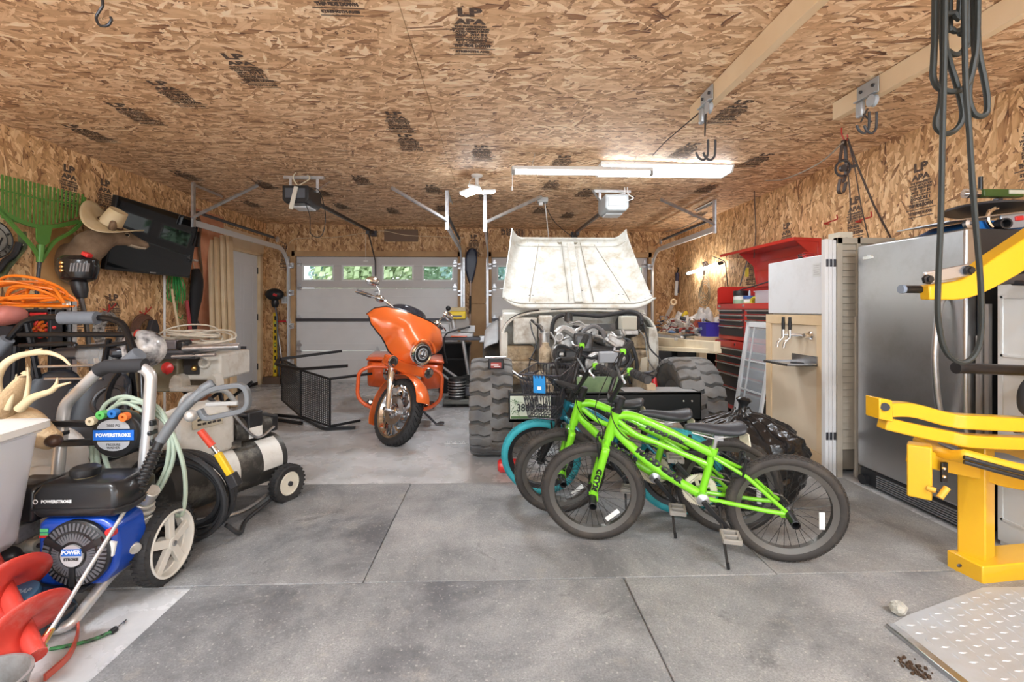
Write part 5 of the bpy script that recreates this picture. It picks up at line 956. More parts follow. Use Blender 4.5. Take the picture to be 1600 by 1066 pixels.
def big_tire(t, c, name='front_tire'):
    r, w_ = .405, .165
    MB().lathe([(.21, -w_*.8), (.30, -w_*1.02), (.36, -w_), (r-.03, -w_*.86), (r-.022, 0), (r-.03, w_*.86), (.36, w_), (.30, w_*1.02), (.21, w_*.8)], c, (1, 0, 0), 56, close=True).build(name, muddy, t, world=True)
    mb = MB(); n = 22
    for i in range(n):
        for s_ in (-1, 1):
            a0 = 2*PI*(i+(.5 if s_ > 0 else 0))/n; dA = 2*PI/n*.80
            rows = []
            for x, sh, e in ((-.008, .06, 0), (.055, .0, .0), (.10, .05, .0), (.150, .03, 0), (.172, .03, .034)):
                for_r = [(r+.003-e*.4 - (0 if x < .14 else .006)), r-.03-e*.6]
                rows.append([V(c)+V((s_*x, math.sin(a0+sh+k*dA)*rr, math.cos(a0+sh+k*dA)*rr)) for k, rr in ((0, for_r[1]), (.06, for_r[0]), (.94, for_r[0]), (1, for_r[1]))])
            mb.loft(rows)
    mb.build('tread_lugs', dustyt, bpy.data.objects[t.children[-1].name] if False else t, world=True, bevel=.004)
def jeep():
    cx = .815
    t = thing('off_road_vehicle', 'stripped white off-road vehicle with hood raised, engine bare and huge mud tires', 'vehicle', (cx, 4.6, 0))
    B = lambda mb, nm, m, par=None, **k: mb.build(nm, m, par or t, world=True, **k)
    for s_, nm in ((-1, 'front_tire'), (1, 'front_tire')):
        c = (cx+s_*.845, 4.02, .402); big_tire(t, c)
        B(MB().lathe([(.22, -.13), (.2, -.1), (.05, -.05), (.05, .06), (.2, .1), (.22, .13)], c, (1, 0, 0), 28), 'wheel_rim', pbr('rim_grime', (.16, .15, .14), .6, .5, dirt=(.2, .15, .1), dscale=8))
    for s_ in (-1, 1):
        c = (cx+s_*.82, 6.5, .40)
        B(MB().lathe([(.2, -.13), (.36, -.16), (.40, -.1), (.40, .1), (.36, .16), (.2, .13)], c, (1, 0, 0), 40, close=True), 'rear_tire', muddy)
        B(MB().lathe([(.22, -.1), (.05, -.05), (.05, .06), (.22, .1)], c, (1, 0, 0), 24), 'wheel_rim', MATS['rim_grime'])
    # front axle, steering, frame
    B(MB().tube([(cx-.7, 4.02, .40), (cx-.25, 4.02, .40), (cx-.12, 4.02, .38), (cx+.05, 4.02, .4), (cx+.7, 4.02, .4)], [.045, .05, .11, .05, .045], 14), 'front_axle', darksteel)
    B(MB().tube([(cx-.62, 3.82, .42), (cx+.62, 3.82, .45)], .02, 10), 'tie_rod', rusty)
    for s_ in (-1, 1): B(MB().bar([(cx+s_*.4, 3.62, .58), (cx+s_*.4, 4.7, .60), (cx+s_*.42, 7.0, .66)], .07, .11), 'frame_rail', rusty)
    for s_ in (-1, 1): B(MB().tube([V((cx+s_*.5+.055*math.cos(a), 4.02+.055*math.sin(a), .43+.27*a/(2*PI*5))) for a in [k*.35 for k in range(90)]], .009, 6), 'coil_spring', darksteel)
    # body
    lip = [onY(*p, 4.56) for p in ((783, 640), (783, 575), (784, 530), (791, 508), (808, 495), (835, 488.5), (870, 486), (905, 485), (945, 485.5), (985, 488), (1006, 494), (1019, 505), (1026, 525), (1027, 575), (1027, 640))]
    arc = spline(lip, 4)
    o = V((0, .2, 0))
    B(MB().loft([[p, p+V((0, -.0, 0)), p+o, p+o] for p in []] or [[p+V((0, 0, 0)) for p in arc], [p+o for p in arc]], cap=False) if False else MB().prism([p+o for p in arc], (0, .02, 0)), 'firewall', oldwhite)
    mb = MB(); n = len(arc); mb.add([p for p in arc]+[p+V((0, .22, 0)) for p in arc], [(i, i+1, n+i+1, n+i) for i in range(n-1)]); B(mb, 'cowl_side', oldwhite, solid=.015)
    B(MB().tube(arc, .012, 8), 'cowl_lip', oldwhite); B(MB().tube([p+V((0, .03, .014)) for p in arc[8:-8]], .008, 6), 'weather_seal', hose)
    B(MB().box2((cx-.74, 4.78, .74), (cx+.74, 4.84, 1.19)).box2((cx-.76, 4.84, .70), (cx-.70, 7.1, 1.13)).box2((cx+.70, 4.84, .70), (cx+.76, 7.1, 1.13)).box2((cx-.76, 7.04, .70), (cx+.76, 7.1, 1.13)).box2((cx-.76, 4.84, .70), (cx+.76, 7.1, .74)), 'tub', oldwhite, bevel=.02)
    B(MB().loft([[(cx+s, y, 1.13), (cx+s, y, 1.22), (cx+s*.98, y+.1, 1.22), (cx+s*.98, y+.1, 1.13)] for y in (4.84,) for s in (-.74, .74)]), 'dash_panel', oldwhite)
    B(MB().grid(lambda u, v: (cx-.78-.17*math.sin(v*PI/2)*1.0, 5.95+u*.95, .70+.50*math.cos((u-.5)*2.2)*(1-.35*v)-.12), 14, 8), 'rear_flare', pbr('dusty_clear', (.62, .63, .64), .35, var=.1), solid=.015)
    # hood: broad shallow shell leaning back, its hollow side to the viewer
    def hood(u, v):      # u across, v up
        k = u*2-1; hw = .765-.135*v - .06*max(0, .25-v)**2*16*.4
        x = hw*math.sin(k*PI/2)/1.0; e = abs(x)/hw
        skirt = max(0, (e-.80)/.20)
        y = 4.60+.74*v; z = 1.235+.79*v
        y -= skirt**2*.16*(.35+.65*v); z += skirt**2*.085*(v**3)*1.0
        low = max(0, 1-v/.09); y -= low**2*.05; z -= low**2*.0 - .02*(1-e*e)*0
        hi = max(0, (v-.90)/.10); y -= hi**2*.10*(1-skirt*.6)
        if v < .22: z += ((1-v/.22)**2)*.10*max(0, (e-.72)/.28)**2.0*1.0
        return (cx-.0+x, y, z)
    h = B(MB().grid(hood, 61, 41), 'hood', hoodw, solid=.012)
    pt = lambda u, v, d=.02: V(hood(u, v))-V((0, d*.72, -d*.68))*1.0
    mb = MB(); mb.sweep([pt(.505+.012*v, v, .018) for v in [.06+.86*i/14 for i in range(15)]], [(-.045, -.012), (.045, -.012), (.036, .012), (-.036, .012)], up=(0, -.73, .68)); B(mb, 'hood_brace', hoodw, h, bevel=.003)
    mb = MB()
    for u0, u1 in ((.33, .28), (.655, .755)): mb.tube([pt(u0+(u1-u0)*(1-i/10), .08+.82*i/10, .006) for i in range(11)], .004, 5)
    mb.tube([pt(.5-.035, v, .02) for v in [.06+.86*i/14 for i in range(15)]], .0035, 5).tube([pt(.57, v, .02) for v in [.06+.86*i/14 for i in range(15)]], .0035, 5)
    B(mb, 'panel_crease', pbr('crease_grime', (.20, .17, .12), .7), h)
    mb = MB().tube([pt(u, .885-.02*math.sin(u*PI), .012) for u in [.08+.84*i/24 for i in range(25)]], .007, 6); B(mb, 'front_rail', hoodw, h)
    mb = MB().tube([pt(u, .05, .008) for u in [.03+.94*i/24 for i in range(25)]], .005, 6); B(mb, 'rear_rail', MATS['crease_grime'], h)
    for u, v in ((.455, .93), (.545, .93)): B(MB().torus(pt(u, v, .01), (0, -.73, .68), .019, .006, 16, 6).cyl(pt(u, v, .004), pt(u, v, .012), .017), 'latch_hole', MATS['crease_grime'], h)
    rr = random.Random(2)
    for u, v in ((.25, .94), (.32, .94), (.68, .94), (.28, .16), (.30, .16), (.70, .17), (.725, .17), (.08, .1), (.16, .08), (.31, .07), (.53, .22), (.53, .66), (.72, .07), (.87, .1), (.95, .14), (.07, .9), (.93, .9)): B(MB().ball(pt(u, v, .004), .006, 8, 6), 'bolt_hole', hose, h)
    for x in (-.33, .34): B(MB().box((cx+x, 4.60, 1.222), (.12, .05, .02)), 'hood_hinge', oldwhite, bevel=.004)
    # engine bay
    P = lambda px, py, y: onY(px, py, y)
    def bx(px0, py0, px1, py1, y0, y1, nm, m, bev=.01):
        a, b = P(px0, py1, y0), P(px1, py0, y0); B(MB().box2((a.x, y0, a.z), (b.x, y1, b.z)), nm, m, bevel=bev)
    def tb(pts, r, nm, m, n=6): B(MB().tube(spline([P(*p) for p in pts], n), r, 8), nm, m)
    def pul(px, py, y, r, nm='pulley', m=engd):
        c = P(px, py, y); B(MB().lathe([(r, .03), (r, .02), (r*.9, .012), (r, .004), (r, -.006), (r*.75, -.012), (r*.7, .004), (r*.35, .006), (r*.32, -.02), (0, -.022)], c, (0, 1, 0), 28), nm, m); B(MB().lathe([(r*.3, 0), (r*.28, -.03), (r*.12, -.036), (.0, -.036)], c, (0, 1, 0), 16), 'pulley_nut', engg)
    bx(802, 496, 840, 538, 4.55, 4.76, 'heater_box', oldwhite, .02); bx(842, 493, 864, 530, 4.52, 4.76, 'vent_box', oldwhite, .02)
    bx(786, 541, 836, 566, 4.52, 4.76, 'inner_panel', rusty, .03); bx(788, 566, 840, 602, 4.40, 4.76, 'side_shelf', rusty, .01)
    bx(986, 520, 1020, 545, 4.55, 4.76, 'inner_panel', rusty, .02); bx(990, 548, 1015, 602, 4.45, 4.76, 'side_shelf', rusty, .02)
    bx(1014, 512, 1026, 640, 4.50, 4.76, 'fender_mount', oldwhite, .004); bx(783, 520, 793, 640, 4.50, 4.76, 'fender_mount', oldwhite, .004)
    c = P(985, 508, 4.55); B(MB().lathe([(.02, .14), (.125, .10), (.135, .05), (.12, -.01), (.05, -.04), (.0, -.04)], c, (0, 1, 0), 32), 'brake_booster', engd)
    bx(971, 494, 996, 516, 4.33, 4.45, 'brake_reservoir', pbr('reservoir', (.55, .53, .44), .4), .012); bx(969, 516, 998, 524, 4.33, 4.5, 'master_cylinder', engg, .008)
    # block, heads, intake
    mb = MB().box2((cx-.20, 3.98, .60), (cx+.24, 4.62, .90)); B(mb, 'engine_block', engd, bevel=.02)
    mb = MB()
    for s_ in (-1, 1):
        mb.at(TR((cx+.03+s_*.2, 4.3, .93), (0, R(s_*22), 0))).box((0, 0, 0), (.17, .52, .12))
    mb.M = Matrix(); B(mb, 'valve_covers', engg, bevel=.02)
    mb = MB()
    for k in range(5): mb.tube(spline([(cx-.16, 4.15+k*.09, .96), (cx-.05, 4.15+k*.09, 1.05), (cx+.1, 4.15+k*.09, 1.05), (cx+.2, 4.15+k*.09, .96)], 4), .024, 8)
    mb.box((cx+.02, 4.33, 1.03), (.14, .46, .07)); B(mb, 'intake_manifold', engg)
    bx(898, 521, 926, 551, 3.92, 4.1, 'air_box', engd, .012); bx(902, 526, 921, 545, 3.90, 3.92, 'box_cover', pbr('box_grey', (.12, .13, .14), .3), .004)
    tb([(869, 522, 3.98), (880, 514, 4.0), (893, 520, 4.0), (908, 532, 4.0)], .034, 'intake_tube', pbr('intake_grey', (.42, .42, .41), .4, .5))
    c = P(874, 527, 3.93); B(MB().torus(c, (-.3, -1, 0), .030, .008, 20, 6).cyl(c+V((0, .0, 0)), c+V((.05, .12, .02)), .027), 'throttle_mouth', engg)
    B(MB().lathe([(.07, .12), (.085, .1), (.085, .02), (.07, 0), (.03, -.01)], P(877, 555, 3.95), (0, 1, 0), 24), 'alternator', engg); pul(877, 554, 3.92, .072)
    pul(972, 560, 3.93, .08); pul(932, 568, 3.9, .095, m=engg); pul(905, 590, 3.9, .10); pul(950, 590, 3.92, .06)
    bx(884, 548, 908, 575, 3.86, 4.0, 'power_steering_pump', engd, .012)
    B(MB().at(TR(P(950, 558, 3.84), (R(10), 0, R(8)) )).box((0, 0, 0), (.16, .05, .09)), 'coolant_tag', pbr('tag_grey', (.40, .43, .47), .4), bevel=.01)
    tb([(940, 600, 3.86), (930, 585, 3.86), (905, 572, 3.86), (890, 565, 3.86), (872, 565, 3.86), (868, 548, 3.87), (880, 540, 3.87), (925, 560, 3.86), (968, 543, 3.87), (985, 555, 3.87), (978, 575, 3.86), (950, 598, 3.86)], .010, 'drive_belt', hose)
    bx(862, 575, 890, 612, 3.95, 4.1, 'lower_cover', engd, .015); bx(915, 580, 960, 612, 3.95, 4.1, 'timing_cover', engg, .015)
    tb([(862, 530, 4.5), (864, 505, 4.5), (874, 494, 4.5), (900, 491, 4.52), (935, 494, 4.52), (962, 490, 4.5), (985, 487, 4.5), (1001, 494, 4.45), (1003, 508, 4.4)], .020, 'wiring_loom', hose)
    bx(925, 506, 962, 517, 4.2, 4.3, 'fuel_rail_cover', engd, .006)
    tb([(905, 528, 4.0), (915, 515, 4.0), (930, 510, 4.0), (942, 520, 4.0), (945, 535, 4.0)], .018, 'radiator_hose', pbr('hose_grey', (.16, .16, .165), .5))
    tb([(975, 530, 4.1), (985, 535, 4.05), (994, 560, 4.0), (995, 585, 4.0)], .016, 'radiator_hose', hose); tb([(985, 532, 4.1), (978, 538, 4.1), (972, 548, 4.1)], .014, 'hose', engg)
    for pts, r, m in (
        ([(828, 503, 4.5), (832, 520, 4.4), (838, 540, 4.3), (828, 565, 4.2), (824, 600, 4.1)], .007, hose), ([(830, 500, 4.48), (845, 515, 4.4), (850, 530, 4.3), (858, 545, 4.2)], .012, hose), ([(835, 505, 4.4), (848, 512, 4.4), (852, 535, 4.3), (845, 560, 4.2)], .008, engg),
        ([(827, 560, 4.2), (850, 568, 4.0), (880, 566, 3.86), (905, 590, 3.8), (908, 600, 3.8)], .006, hose), ([(800, 580, 4.3), (815, 590, 4.2), (840, 592, 4.1), (870, 600, 4.0)], .014, engg), ([(803, 587, 4.2), (820, 597, 4.1), (838, 597, 4.1)], .01, rusty),
        ([(1003, 500, 4.4), (1010, 525, 4.4), (1016, 545, 4.35), (1030, 560, 4.3), (1034, 570, 4.25)], .008, hose), ([(998, 515, 4.4), (1008, 530, 4.4), (1012, 560, 4.4), (1024, 580, 4.4)], .007, engg), ([(1000, 575, 4.2), (990, 590, 4.2), (985, 605, 4.1)], .012, rusty),
        ([(955, 520, 4.1), (965, 528, 4.05), (975, 524, 4.0), (972, 515, 4.0)], .014, engg), ([(930, 526, 4.05), (945, 530, 4.0), (960, 540, 4.0)], .02, engg), ([(915, 598, 3.85), (920, 588, 3.85), (940, 582, 3.85), (960, 588, 3.85), (970, 600, 3.85)], .008, hose),
        ([(945, 575, 3.8), (925, 578, 3.8), (905, 580, 3.8)], .016, hose), ([(880, 497, 4.4), (890, 505, 4.3), (905, 503, 4.3), (915, 510, 4.2)], .01, engg), ([(1006, 588, 4.2), (1015, 600, 4.1), (1013, 610, 4.1), (1003, 606, 4.1)], .009, rusty), ([(860, 520, 4.3), (868, 535, 4.2), (860, 550, 4.1), (850, 575, 4.0)], .012, engg),
        ([(895, 510, 4.25), (910, 512, 4.2), (925, 520, 4.1)], .012, hose), ([(990, 560, 4.1), (980, 580, 4.0), (985, 600, 4.0)], .012, hose)): tb(pts, r, 'hose', m)
    c = P(888, 502, 4.3); B(MB().cyl(c, c+V((0, 0, .06)), .04).cyl(c+V((0, 0, .06)), c+V((0, 0, .08)), .03), 'distributor', engd)
    B(MB().cyl(P(852, 560, 4.2), P(850, 520, 4.2), .05, .045, 18), 'fluid_can', engg); B(MB().lathe([(.055, 0), (.055, .12), (.03, .16), (.03, .18)], P(852, 568, 4.05)), 'oil_filter', rusty)
    B(MB().prism([P(996, 592, 4.3), P(1003, 560, 4.3), P(1012, 558, 4.3), P(1010, 592, 4.3)], (0, .02, 0)), 'battery_bracket', pbr('bracket_tan', (.62, .55, .42), .6))
    B(MB().cyl(P(1022, 604, 4.0), P(1022, 590, 4.0), .03, .02), 'bottle_jack', redp)
    # bumper and winch
    bp = pbr('bumper_black', (.018, .02, .02), .35, .2)
    a, b = P(795, 660, 3.52), P(1096, 613, 3.52)
    B(MB().box2((a.x, 3.52, a.z), (b.x, 3.70, a.z+.02)).box2((a.x, 3.52, a.z), (b.x, 3.53, b.z)).box2((a.x, 3.52, b.z-.02), (b.x, 3.56, b.z)).box2((a.x, 3.52, a.z), (a.x+.012, 3.70, b.z)).box2((b.x-.012, 3.52, a.z), (b.x, 3.70, b.z)), 'bumper', bp, bevel=.004)
    B(MB().box2((P(975, 1, 3.6).x, 3.56, b.z-.012), (b.x-.01, 3.78, b.z-.002)), 'bumper_tray', pbr('tray_grey', (.35, .35, .35), .5))
    B(MB().box2((P(900, 0, 3.66).x, 3.62, .56), (P(965, 0, 3.66).x, 3.64, .70)), 'winch_plate', pbr('winch_green', (.10, .17, .08), .4, col2=(.22, .32, .16), vscale=9), bevel=.004)
    B(MB().cyl(P(905, 618, 3.72), P(962, 618, 3.72), .06, n=18), 'winch_drum', darksteel)
    for px in (1068, 1081): B(MB().ball(P(px, 627, 3.52), .008, 8, 6), 'bumper_bolt', chrome)
    p0, p1 = P(797, 655, 3.505), P(860, 619, 3.505)
    pl = B(MB().box2((p0.x, 3.505, p0.z), (p0.x+.305, 3.512, p0.z+.152+.02)), 'license_plate', pbr('plate_cream', (.72, .74, .66), .4, col2=(.60, .68, .55), vscale=6), bevel=.004)
    F_ = lambda x, z, y=3.502: Matrix(((1, 0, 0, x), (0, 0, 1, y), (0, 1, 0, z), (0, 0, 0, 1)))
    B(MB().text('3860 GR', .078, F_(p0.x+.165, p0.z+.082), bold=.002, sx=.82).text('MAINE', .032, F_(p0.x+.155, p0.z+.148), bold=.001), 'plate_lettering', pbr('plate_ink', (.03, .035, .035), .5), pl, smooth=False)
    mb = MB(); rr = random.Random(5)
    for k in range(34): q = V((p0.x+.012+rr.random()*.055, 3.504, p0.z+.03+rr.random()*.11)); d = V((rr.uniform(-.02, .03), 0, rr.uniform(-.02, .02))); mb.tube([q, q+d], .0015, 4)
    mb.box((p0.x+.15, 3.504, p0.z+.012), (.29, .002, .018)); B(mb, 'pine_tassel', pbr('tassel_green', (.10, .2, .08), .6), pl)
    B(MB().box2((p0.x-.006, 3.507, p0.z-.008), (p0.x+.31, 3.516, p0.z+.185)), 'plate_frame', blackm, pl)
    return t
jeep()
# things on and round the vehicle
c = onY(775, 577, 3.81)
t = thing('tail_light', 'small black lamp box with a red lens lying on top of the muddy tire', 'lamp', (c.x, c.y, c.z))
MB().box((0, 0, .045), (.125, .06, .085)).build('case', blackp, t, bevel=.008); MB().box((0, -.032, .035), (.085, .006, .045)).build('lens', pbr('dull_red_lens', (.34, .05, .04), .3), t, bevel=.003)
MB().box((-.01, -.034, .038), (.06, .004, .008)).box((.01, -.034, .025), (.05, .004, .006)).build('lens_mark', white, t); MB().tube([(-.09, 0.03, .09), (.08, .03, .092)], .008, 8).build('bracket', galv, t)
c = onZ(778, 728, 0)
# ================================================================ BICYCLES
lime = pbr('lime_paint', (.20, .62, .015), .28, coat=.6)
teal_t = pbr('teal_rubber', (.04, .36, .42), .6, var=.12, vscale=12); teal_f = pbr('teal_paint', (.015, .17, .24), .25, .3, coat=.7)
bikeblk = pbr('bike_black', (.02, .02, .021), .38, .3); tan_rim = pbr('dusty_rim', (.19, .18, .165), .35, .8)
tyre = pbr('bike_tyre', (.036, .032, .029), .7, dirt=(.10, .08, .06), dscale=9, damt=.5); cream = pbr('cream_plastic2', (.72, .66, .52), .5)
reflw = pbr('reflector_white', (.80, .82, .80), .15); vinyl = pbr('saddle_vinyl', (.04, .042, .048), .38)
def wrap_text(mb, txt, size, p, q, r, side, start=.5, sx=1, bold=.003):
    p, q = V(p), V(q); d = (q-p).normalized(); n = (V(side)-d*V(side).dot(d)).normalized(); b = n.cross(d)*-1 if False else d.cross(n)*-1
    o = MB().text(txt, size, None, .0003, bold=bold, sx=sx); c = p+(q-p)*start
    vs = []
    for v in o.v:
        a = v.y/r; vs.append(c + d*v.x + (n*math.cos(a)+b*math.sin(a))*(r+.0012+v.z))
    return mb.add(vs, o.f)
def bicycle(t, paint, tire_m, rim_m, rw, wb, steer, style):
    S0 = Matrix(); ax = V((.0, 0, 0)); fa = V((wb, 0, rw))
    ht, hb = (V((wb-.125, 0, .70)), V((wb-.085, 0, .56))) if style == 'bmx' else (V((wb-.19, 0, .64)), V((wb-.14, 0, .525))); sd = (ht-hb).normalized()
    Ms = Matrix.Translation(hb) @ Matrix.Rotation(steer, 4, sd) @ Matrix.Translation(-hb)
    bb = V((.375, 0, .295)); st = V((.325, 0, .53)); ra = V((0, 0, rw))
    def wheel(Mx, c, nm):
        m = MB().at(Mx); tr_ = .026
        ty = m.lathe([(rw-tr_+tr_*math.cos(a), tr_*math.sin(a)) for a in [2*PI*i/12 for i in range(12)]], c, (0, 1, 0), 56, close=True).build(nm+'_tire', tire_m, t)
        m = MB().at(Mx)
        for i in range(70):
            for k in (-2, -1, 0, 1, 2):
                a = 2*PI*(i+(.5 if k % 2 else 0))/70; b_ = k*.36; rr_ = rw-tr_+(tr_+.001)*math.cos(b_); yy = (tr_+.001)*math.sin(b_)
                cc = V(c)+V((math.cos(a)*rr_, yy, math.sin(a)*rr_)); e1 = V((-math.sin(a), 0, math.cos(a)))*.0065; nn = V((math.cos(a)*math.cos(b_), math.sin(b_), math.sin(a)*math.cos(b_))); e2 = nn.cross(e1).normalized()*.0036; up = nn*.0022
                m.add([cc-e1-e2, cc+e1-e2, cc+e1+e2, cc-e1+e2, cc-e1*.7-e2*.7+up, cc+e1*.7-e2*.7+up, cc+e1*.7+e2*.7+up, cc-e1*.7+e2*.7+up], [(4, 5, 6, 7), (0, 1, 5, 4), (1, 2, 6, 5), (2, 3, 7, 6), (3, 0, 4, 7)])
        m.build('knob_tread', tire_m, ty, smooth=False)
        ri = rw-2*tr_+.004
        rm = MB().at(Mx).lathe([(ri, -.017), (ri+.006, -.019), (ri+.002, -.012), (ri-.008, 0), (ri+.002, .012), (ri+.006, .019), (ri, .017), (ri-.020, .011), (ri-.022, -.011)], c, (0, 1, 0), 56, close=True).build(nm+'_rim', rim_m, t)
        m = MB().at(Mx); ns = 36
        for i in range(ns):
            a = 2*PI*i/ns; s_ = 1 if i % 2 else -1; b = a+(.55 if (i//2) % 2 else -.55)
            m.tube([V(c)+V((math.cos(b)*.022, s_*.03, math.sin(b)*.022)), V(c)+V((math.cos(a)*(ri-.02), s_*.004, math.sin(a)*(ri-.02)))], .0013, 4)
        m.build('spokes', bikeblk, rm)
        MB().at(Mx).lathe([(.014, -.045), (.026, -.034), (.02, -.028), (.014, 0), (.02, .028), (.026, .034), (.014, .045)], c, (0, 1, 0), 16).build('hub', bikeblk, rm)
        if style == 'bmx':
            a = R(230) if nm == 'front' else R(-15); a = PI-a if nm == 'rear' else a
            cc = V(c)+V((math.cos(a)*(ri-.06), .012, math.sin(a)*(ri-.06))); d = V((-math.sin(a), 0, math.cos(a))) if nm == 'front' else V((0.05, 0, 1))
            MB().at(Mx).bar([cc-d*.042, cc+d*.042], .024, .006, up=(0, 1, 0)).build('reflector', reflw, rm, bevel=.002)
            for s_ in (-1, 1): MB().at(Mx).lathe([(.010, .045), (.020, .05), (.020, .145), (.016, .147), (.015, .10)], c, (0, s_, 0), 16).build('axle_peg', bikeblk, t)
    wheel(Ms, fa, 'front'); wheel(S0, ra, 'rear')
    lg = MB() if True else None
    txt = pbr('decal_black', (.012, .012, .012), .4)
    f = MB(); w_ = .019 if style == 'bmx' else .017
    f.tube([hb-sd*.005, ht+sd*.005], .025, 14)
    fr = f.build('head_tube', paint, t)
    def tube(nm, pts, r): return MB().tube(pts, r, 14).build(nm, paint, t)
    if style == 'bmx':
        tt = tube('top_tube', spline([ht-sd*.02, ht*.75+st*.25+V((0, 0, .012)), st-V((0, 0, .02))], 5), .021)
        dt = tube('down_tube', spline([hb+sd*.075, hb+V((-.06, 0, .012)), hb*.5+bb*.5+V((0, 0, -.002)), bb], 5), .0225)
        d2 = tube('lower_tube', spline([hb+sd*.02, hb*.55+bb*.45+V((0, 0, -.035)), bb+V((.02, 0, -.01))], 5), .016) if False else None
        gz = MB().tube(spline([ht-sd*.05+V((-.02, 0, 0)), V((wb-.22, 0, .585)), V((wb-.33, 0, .545)), V((st.x+.02, 0, .455))], 5), .014, 10).build('mid_tube', paint, t)
        wrap_text(MB(), 'MADD GEAR', .034, st, ht, .021, (0, 1, .25), .38, 1.15).build('lettering', txt, tt, smooth=False) if False else None
        def lt(par, s, p, q, r, st_, sx, sg): 
            m = MB(); wrap_text(m, s, sg, p, q, r, (0, 1, .2), st_, sx); m.build('lettering', txt, par, smooth=False)
        lt(tt, 'MADD GEAR', ht+V((0, 0, -.012)), st+V((0, 0, -.02)), .023, .52, 1.2, .030)
        lt(dt, 'MADD GEAR', hb+V((-.02, 0, .035)), bb, .0245, .52, 1.25, .036)
    else:
        tube('top_tube', spline([ht-sd*.03, ht*.5+st*.5+V((0, 0, -.02)), st-V((0, 0, .06))], 6), .016); tube('down_tube', spline([hb+sd*.02, hb*.5+bb*.5+V((0, 0, -.02)), bb], 6), .019)
    tube('seat_tube', [bb, st], .0175)
    for s_ in (-1, 1):
        tube('chain_stay', [bb+V((-.02, s_*.03, 0)), V((.1, s_*.05, rw+.005)), ra+V((0, s_*.056, 0))], .0105)
        tube('seat_stay', [st+V((0, s_*.014, -.03)), V((.18, s_*.045, .425)), ra+V((0, s_*.056, 0))], .0095)
        MB().box(ra+V((.012, s_*.056, 0)), (.05, .008, .035)).build('dropout', paint, t, bevel=.004)
        lo = fa+V((0, s_*.052, 0)); hi = hb-sd*.055+V((.005, s_*.05, 0)); 
        fk = MB().at(Ms).tube([lo, lo*.72+hi*.28, hi], [.017, .019, .021], 12).ball(hi, .021, 12, 8).box(lo+V((-.005, 0, -.0)), (.045, .012, .045)).build('fork_leg', paint if style == 'bmx' else bikeblk, t)
        if style == 'bmx' and s_ == 1:
            m = MB().at(Ms); wrap_text(m, 'MADD', .034, lo, hi, .0205, (.12, 1, .1), .40, 1.2); m.build('lettering', txt, fk, smooth=False)
    MB().at(Ms).box(hb-sd*.045+V((.005, 0, 0)), (.04, .12, .026), (0, -R(16), 0)).cyl(hb-sd*.045, hb, .018).build('fork_crown', paint if style == 'bmx' else bikeblk, t, bevel=.008)
    hs = MB().at(Ms).lathe([(.027, -.008), (.027, .006), (.02, .012), (.02, .03), (.024, .03), (.024, .07), (.015, .075)], ht+sd*.006, sd, 16).build('headset', bikeblk, t)
    stem = ht+sd*.065; fw = V((1, 0, 0))
    MB().at(Ms).bar([stem, stem+fw*.05+sd*.005], .04, .036).build('stem', bikeblk, t, bevel=.008)
    c0 = stem+fw*.055+sd*.005
    if style == 'bmx':
        H = .19; bk = V((-.05, 0, 0))
        pts = bend([c0, c0+V((0, .05, 0)), c0+V((-.075, .17, H)), c0+V((-.135, .345, H+.012))], .05, 5); pts2 = [V((p.x, -p.y, p.z)) for p in pts[1:]]
        MB().at(Ms).tube(pts2[::-1]+pts, .0115, 10).build('handlebar', bikeblk, t)
        MB().at(Ms).tube([c0+V((-.045, -.135, H*.7)), c0+V((-.045, .135, H*.7))], .0085, 8).build('crossbar', bikeblk, t)
        for s_ in (-1, 1):
            g0, g1 = c0+V((-.092, s_*.215, H+.004)), c0+V((-.139, s_*.355, H+.013))
            m = MB().at(Ms).tube([g0, g1], .0175, 12)
            for k in range(7): m.torus(g0+(g1-g0)*(k+.5)/7, g1-g0, .017, .003, 14, 6)
            m.build('grip', rubber, t)
            lv = MB().at(Ms).box(g0+V((.01, -s_*.02, 0)), (.03, .03, .03)).build('brake_clamp', lime if style == 'bmx' else bikeblk, t, bevel=.005)
            MB().at(Ms).tube(spline([g0+V((.02, -s_*.01, -.005)), g0+V((.05, s_*.03, -.01)), g0+V((.045, s_*.11, -.012))]), .006, 8).build('brake_lever', steel, t)
            MB().at(Ms).tube(spline([g0+V((.02, -s_*.02, 0)), g0+V((.07, -s_*.10, -.06)), c0+V((.07, s_*.03, -.06)), hb+V((.03, s_*.03, .03)), hb-sd*.06+V((.02, s_*.05, -.02))] if s_ < 0 else [g0+V((.02, -.02, 0)), g0+V((.06, -.10, -.08)), ht+V((.03, .05, .0)), ht+V((-.05, .03, -.13)), V((wb-.32, .03, .54)), V((st.x+.1, .026, .51)), st+V((0, .024, -.0)), V((.2, .03, .46))]), .0028, 6).build('brake_cable', bikeblk, t)
    else:
        pts = spline([c0+V((-.02, -.29, .12)), c0+V((.05, -.22, .13)), c0+V((.03, -.08, .05)), c0, c0+V((.03, .08, .05)), c0+V((.05, .22, .13)), c0+V((-.02, .29, .12))], 5)
        MB().at(Ms).tube(pts, .011, 8).build('handlebar', bikeblk, t)
        for s_ in (-1, 1): MB().at(Ms).tube([c0+V((.02, s_*.25, .127)), c0+V((-.10, s_*.33, .115))], .017, 10).build('grip', rubber, t)
        MB().at(Ms).tube(spline([c0+V((.05, .2, .13)), c0+V((.12, .12, .14)), c0+V((.14, -.05, .10)), c0+V((.06, -.1, -.02)), hb+V((.02, -.02, .05))]), .003, 6).build('brake_cable', bikeblk, t)
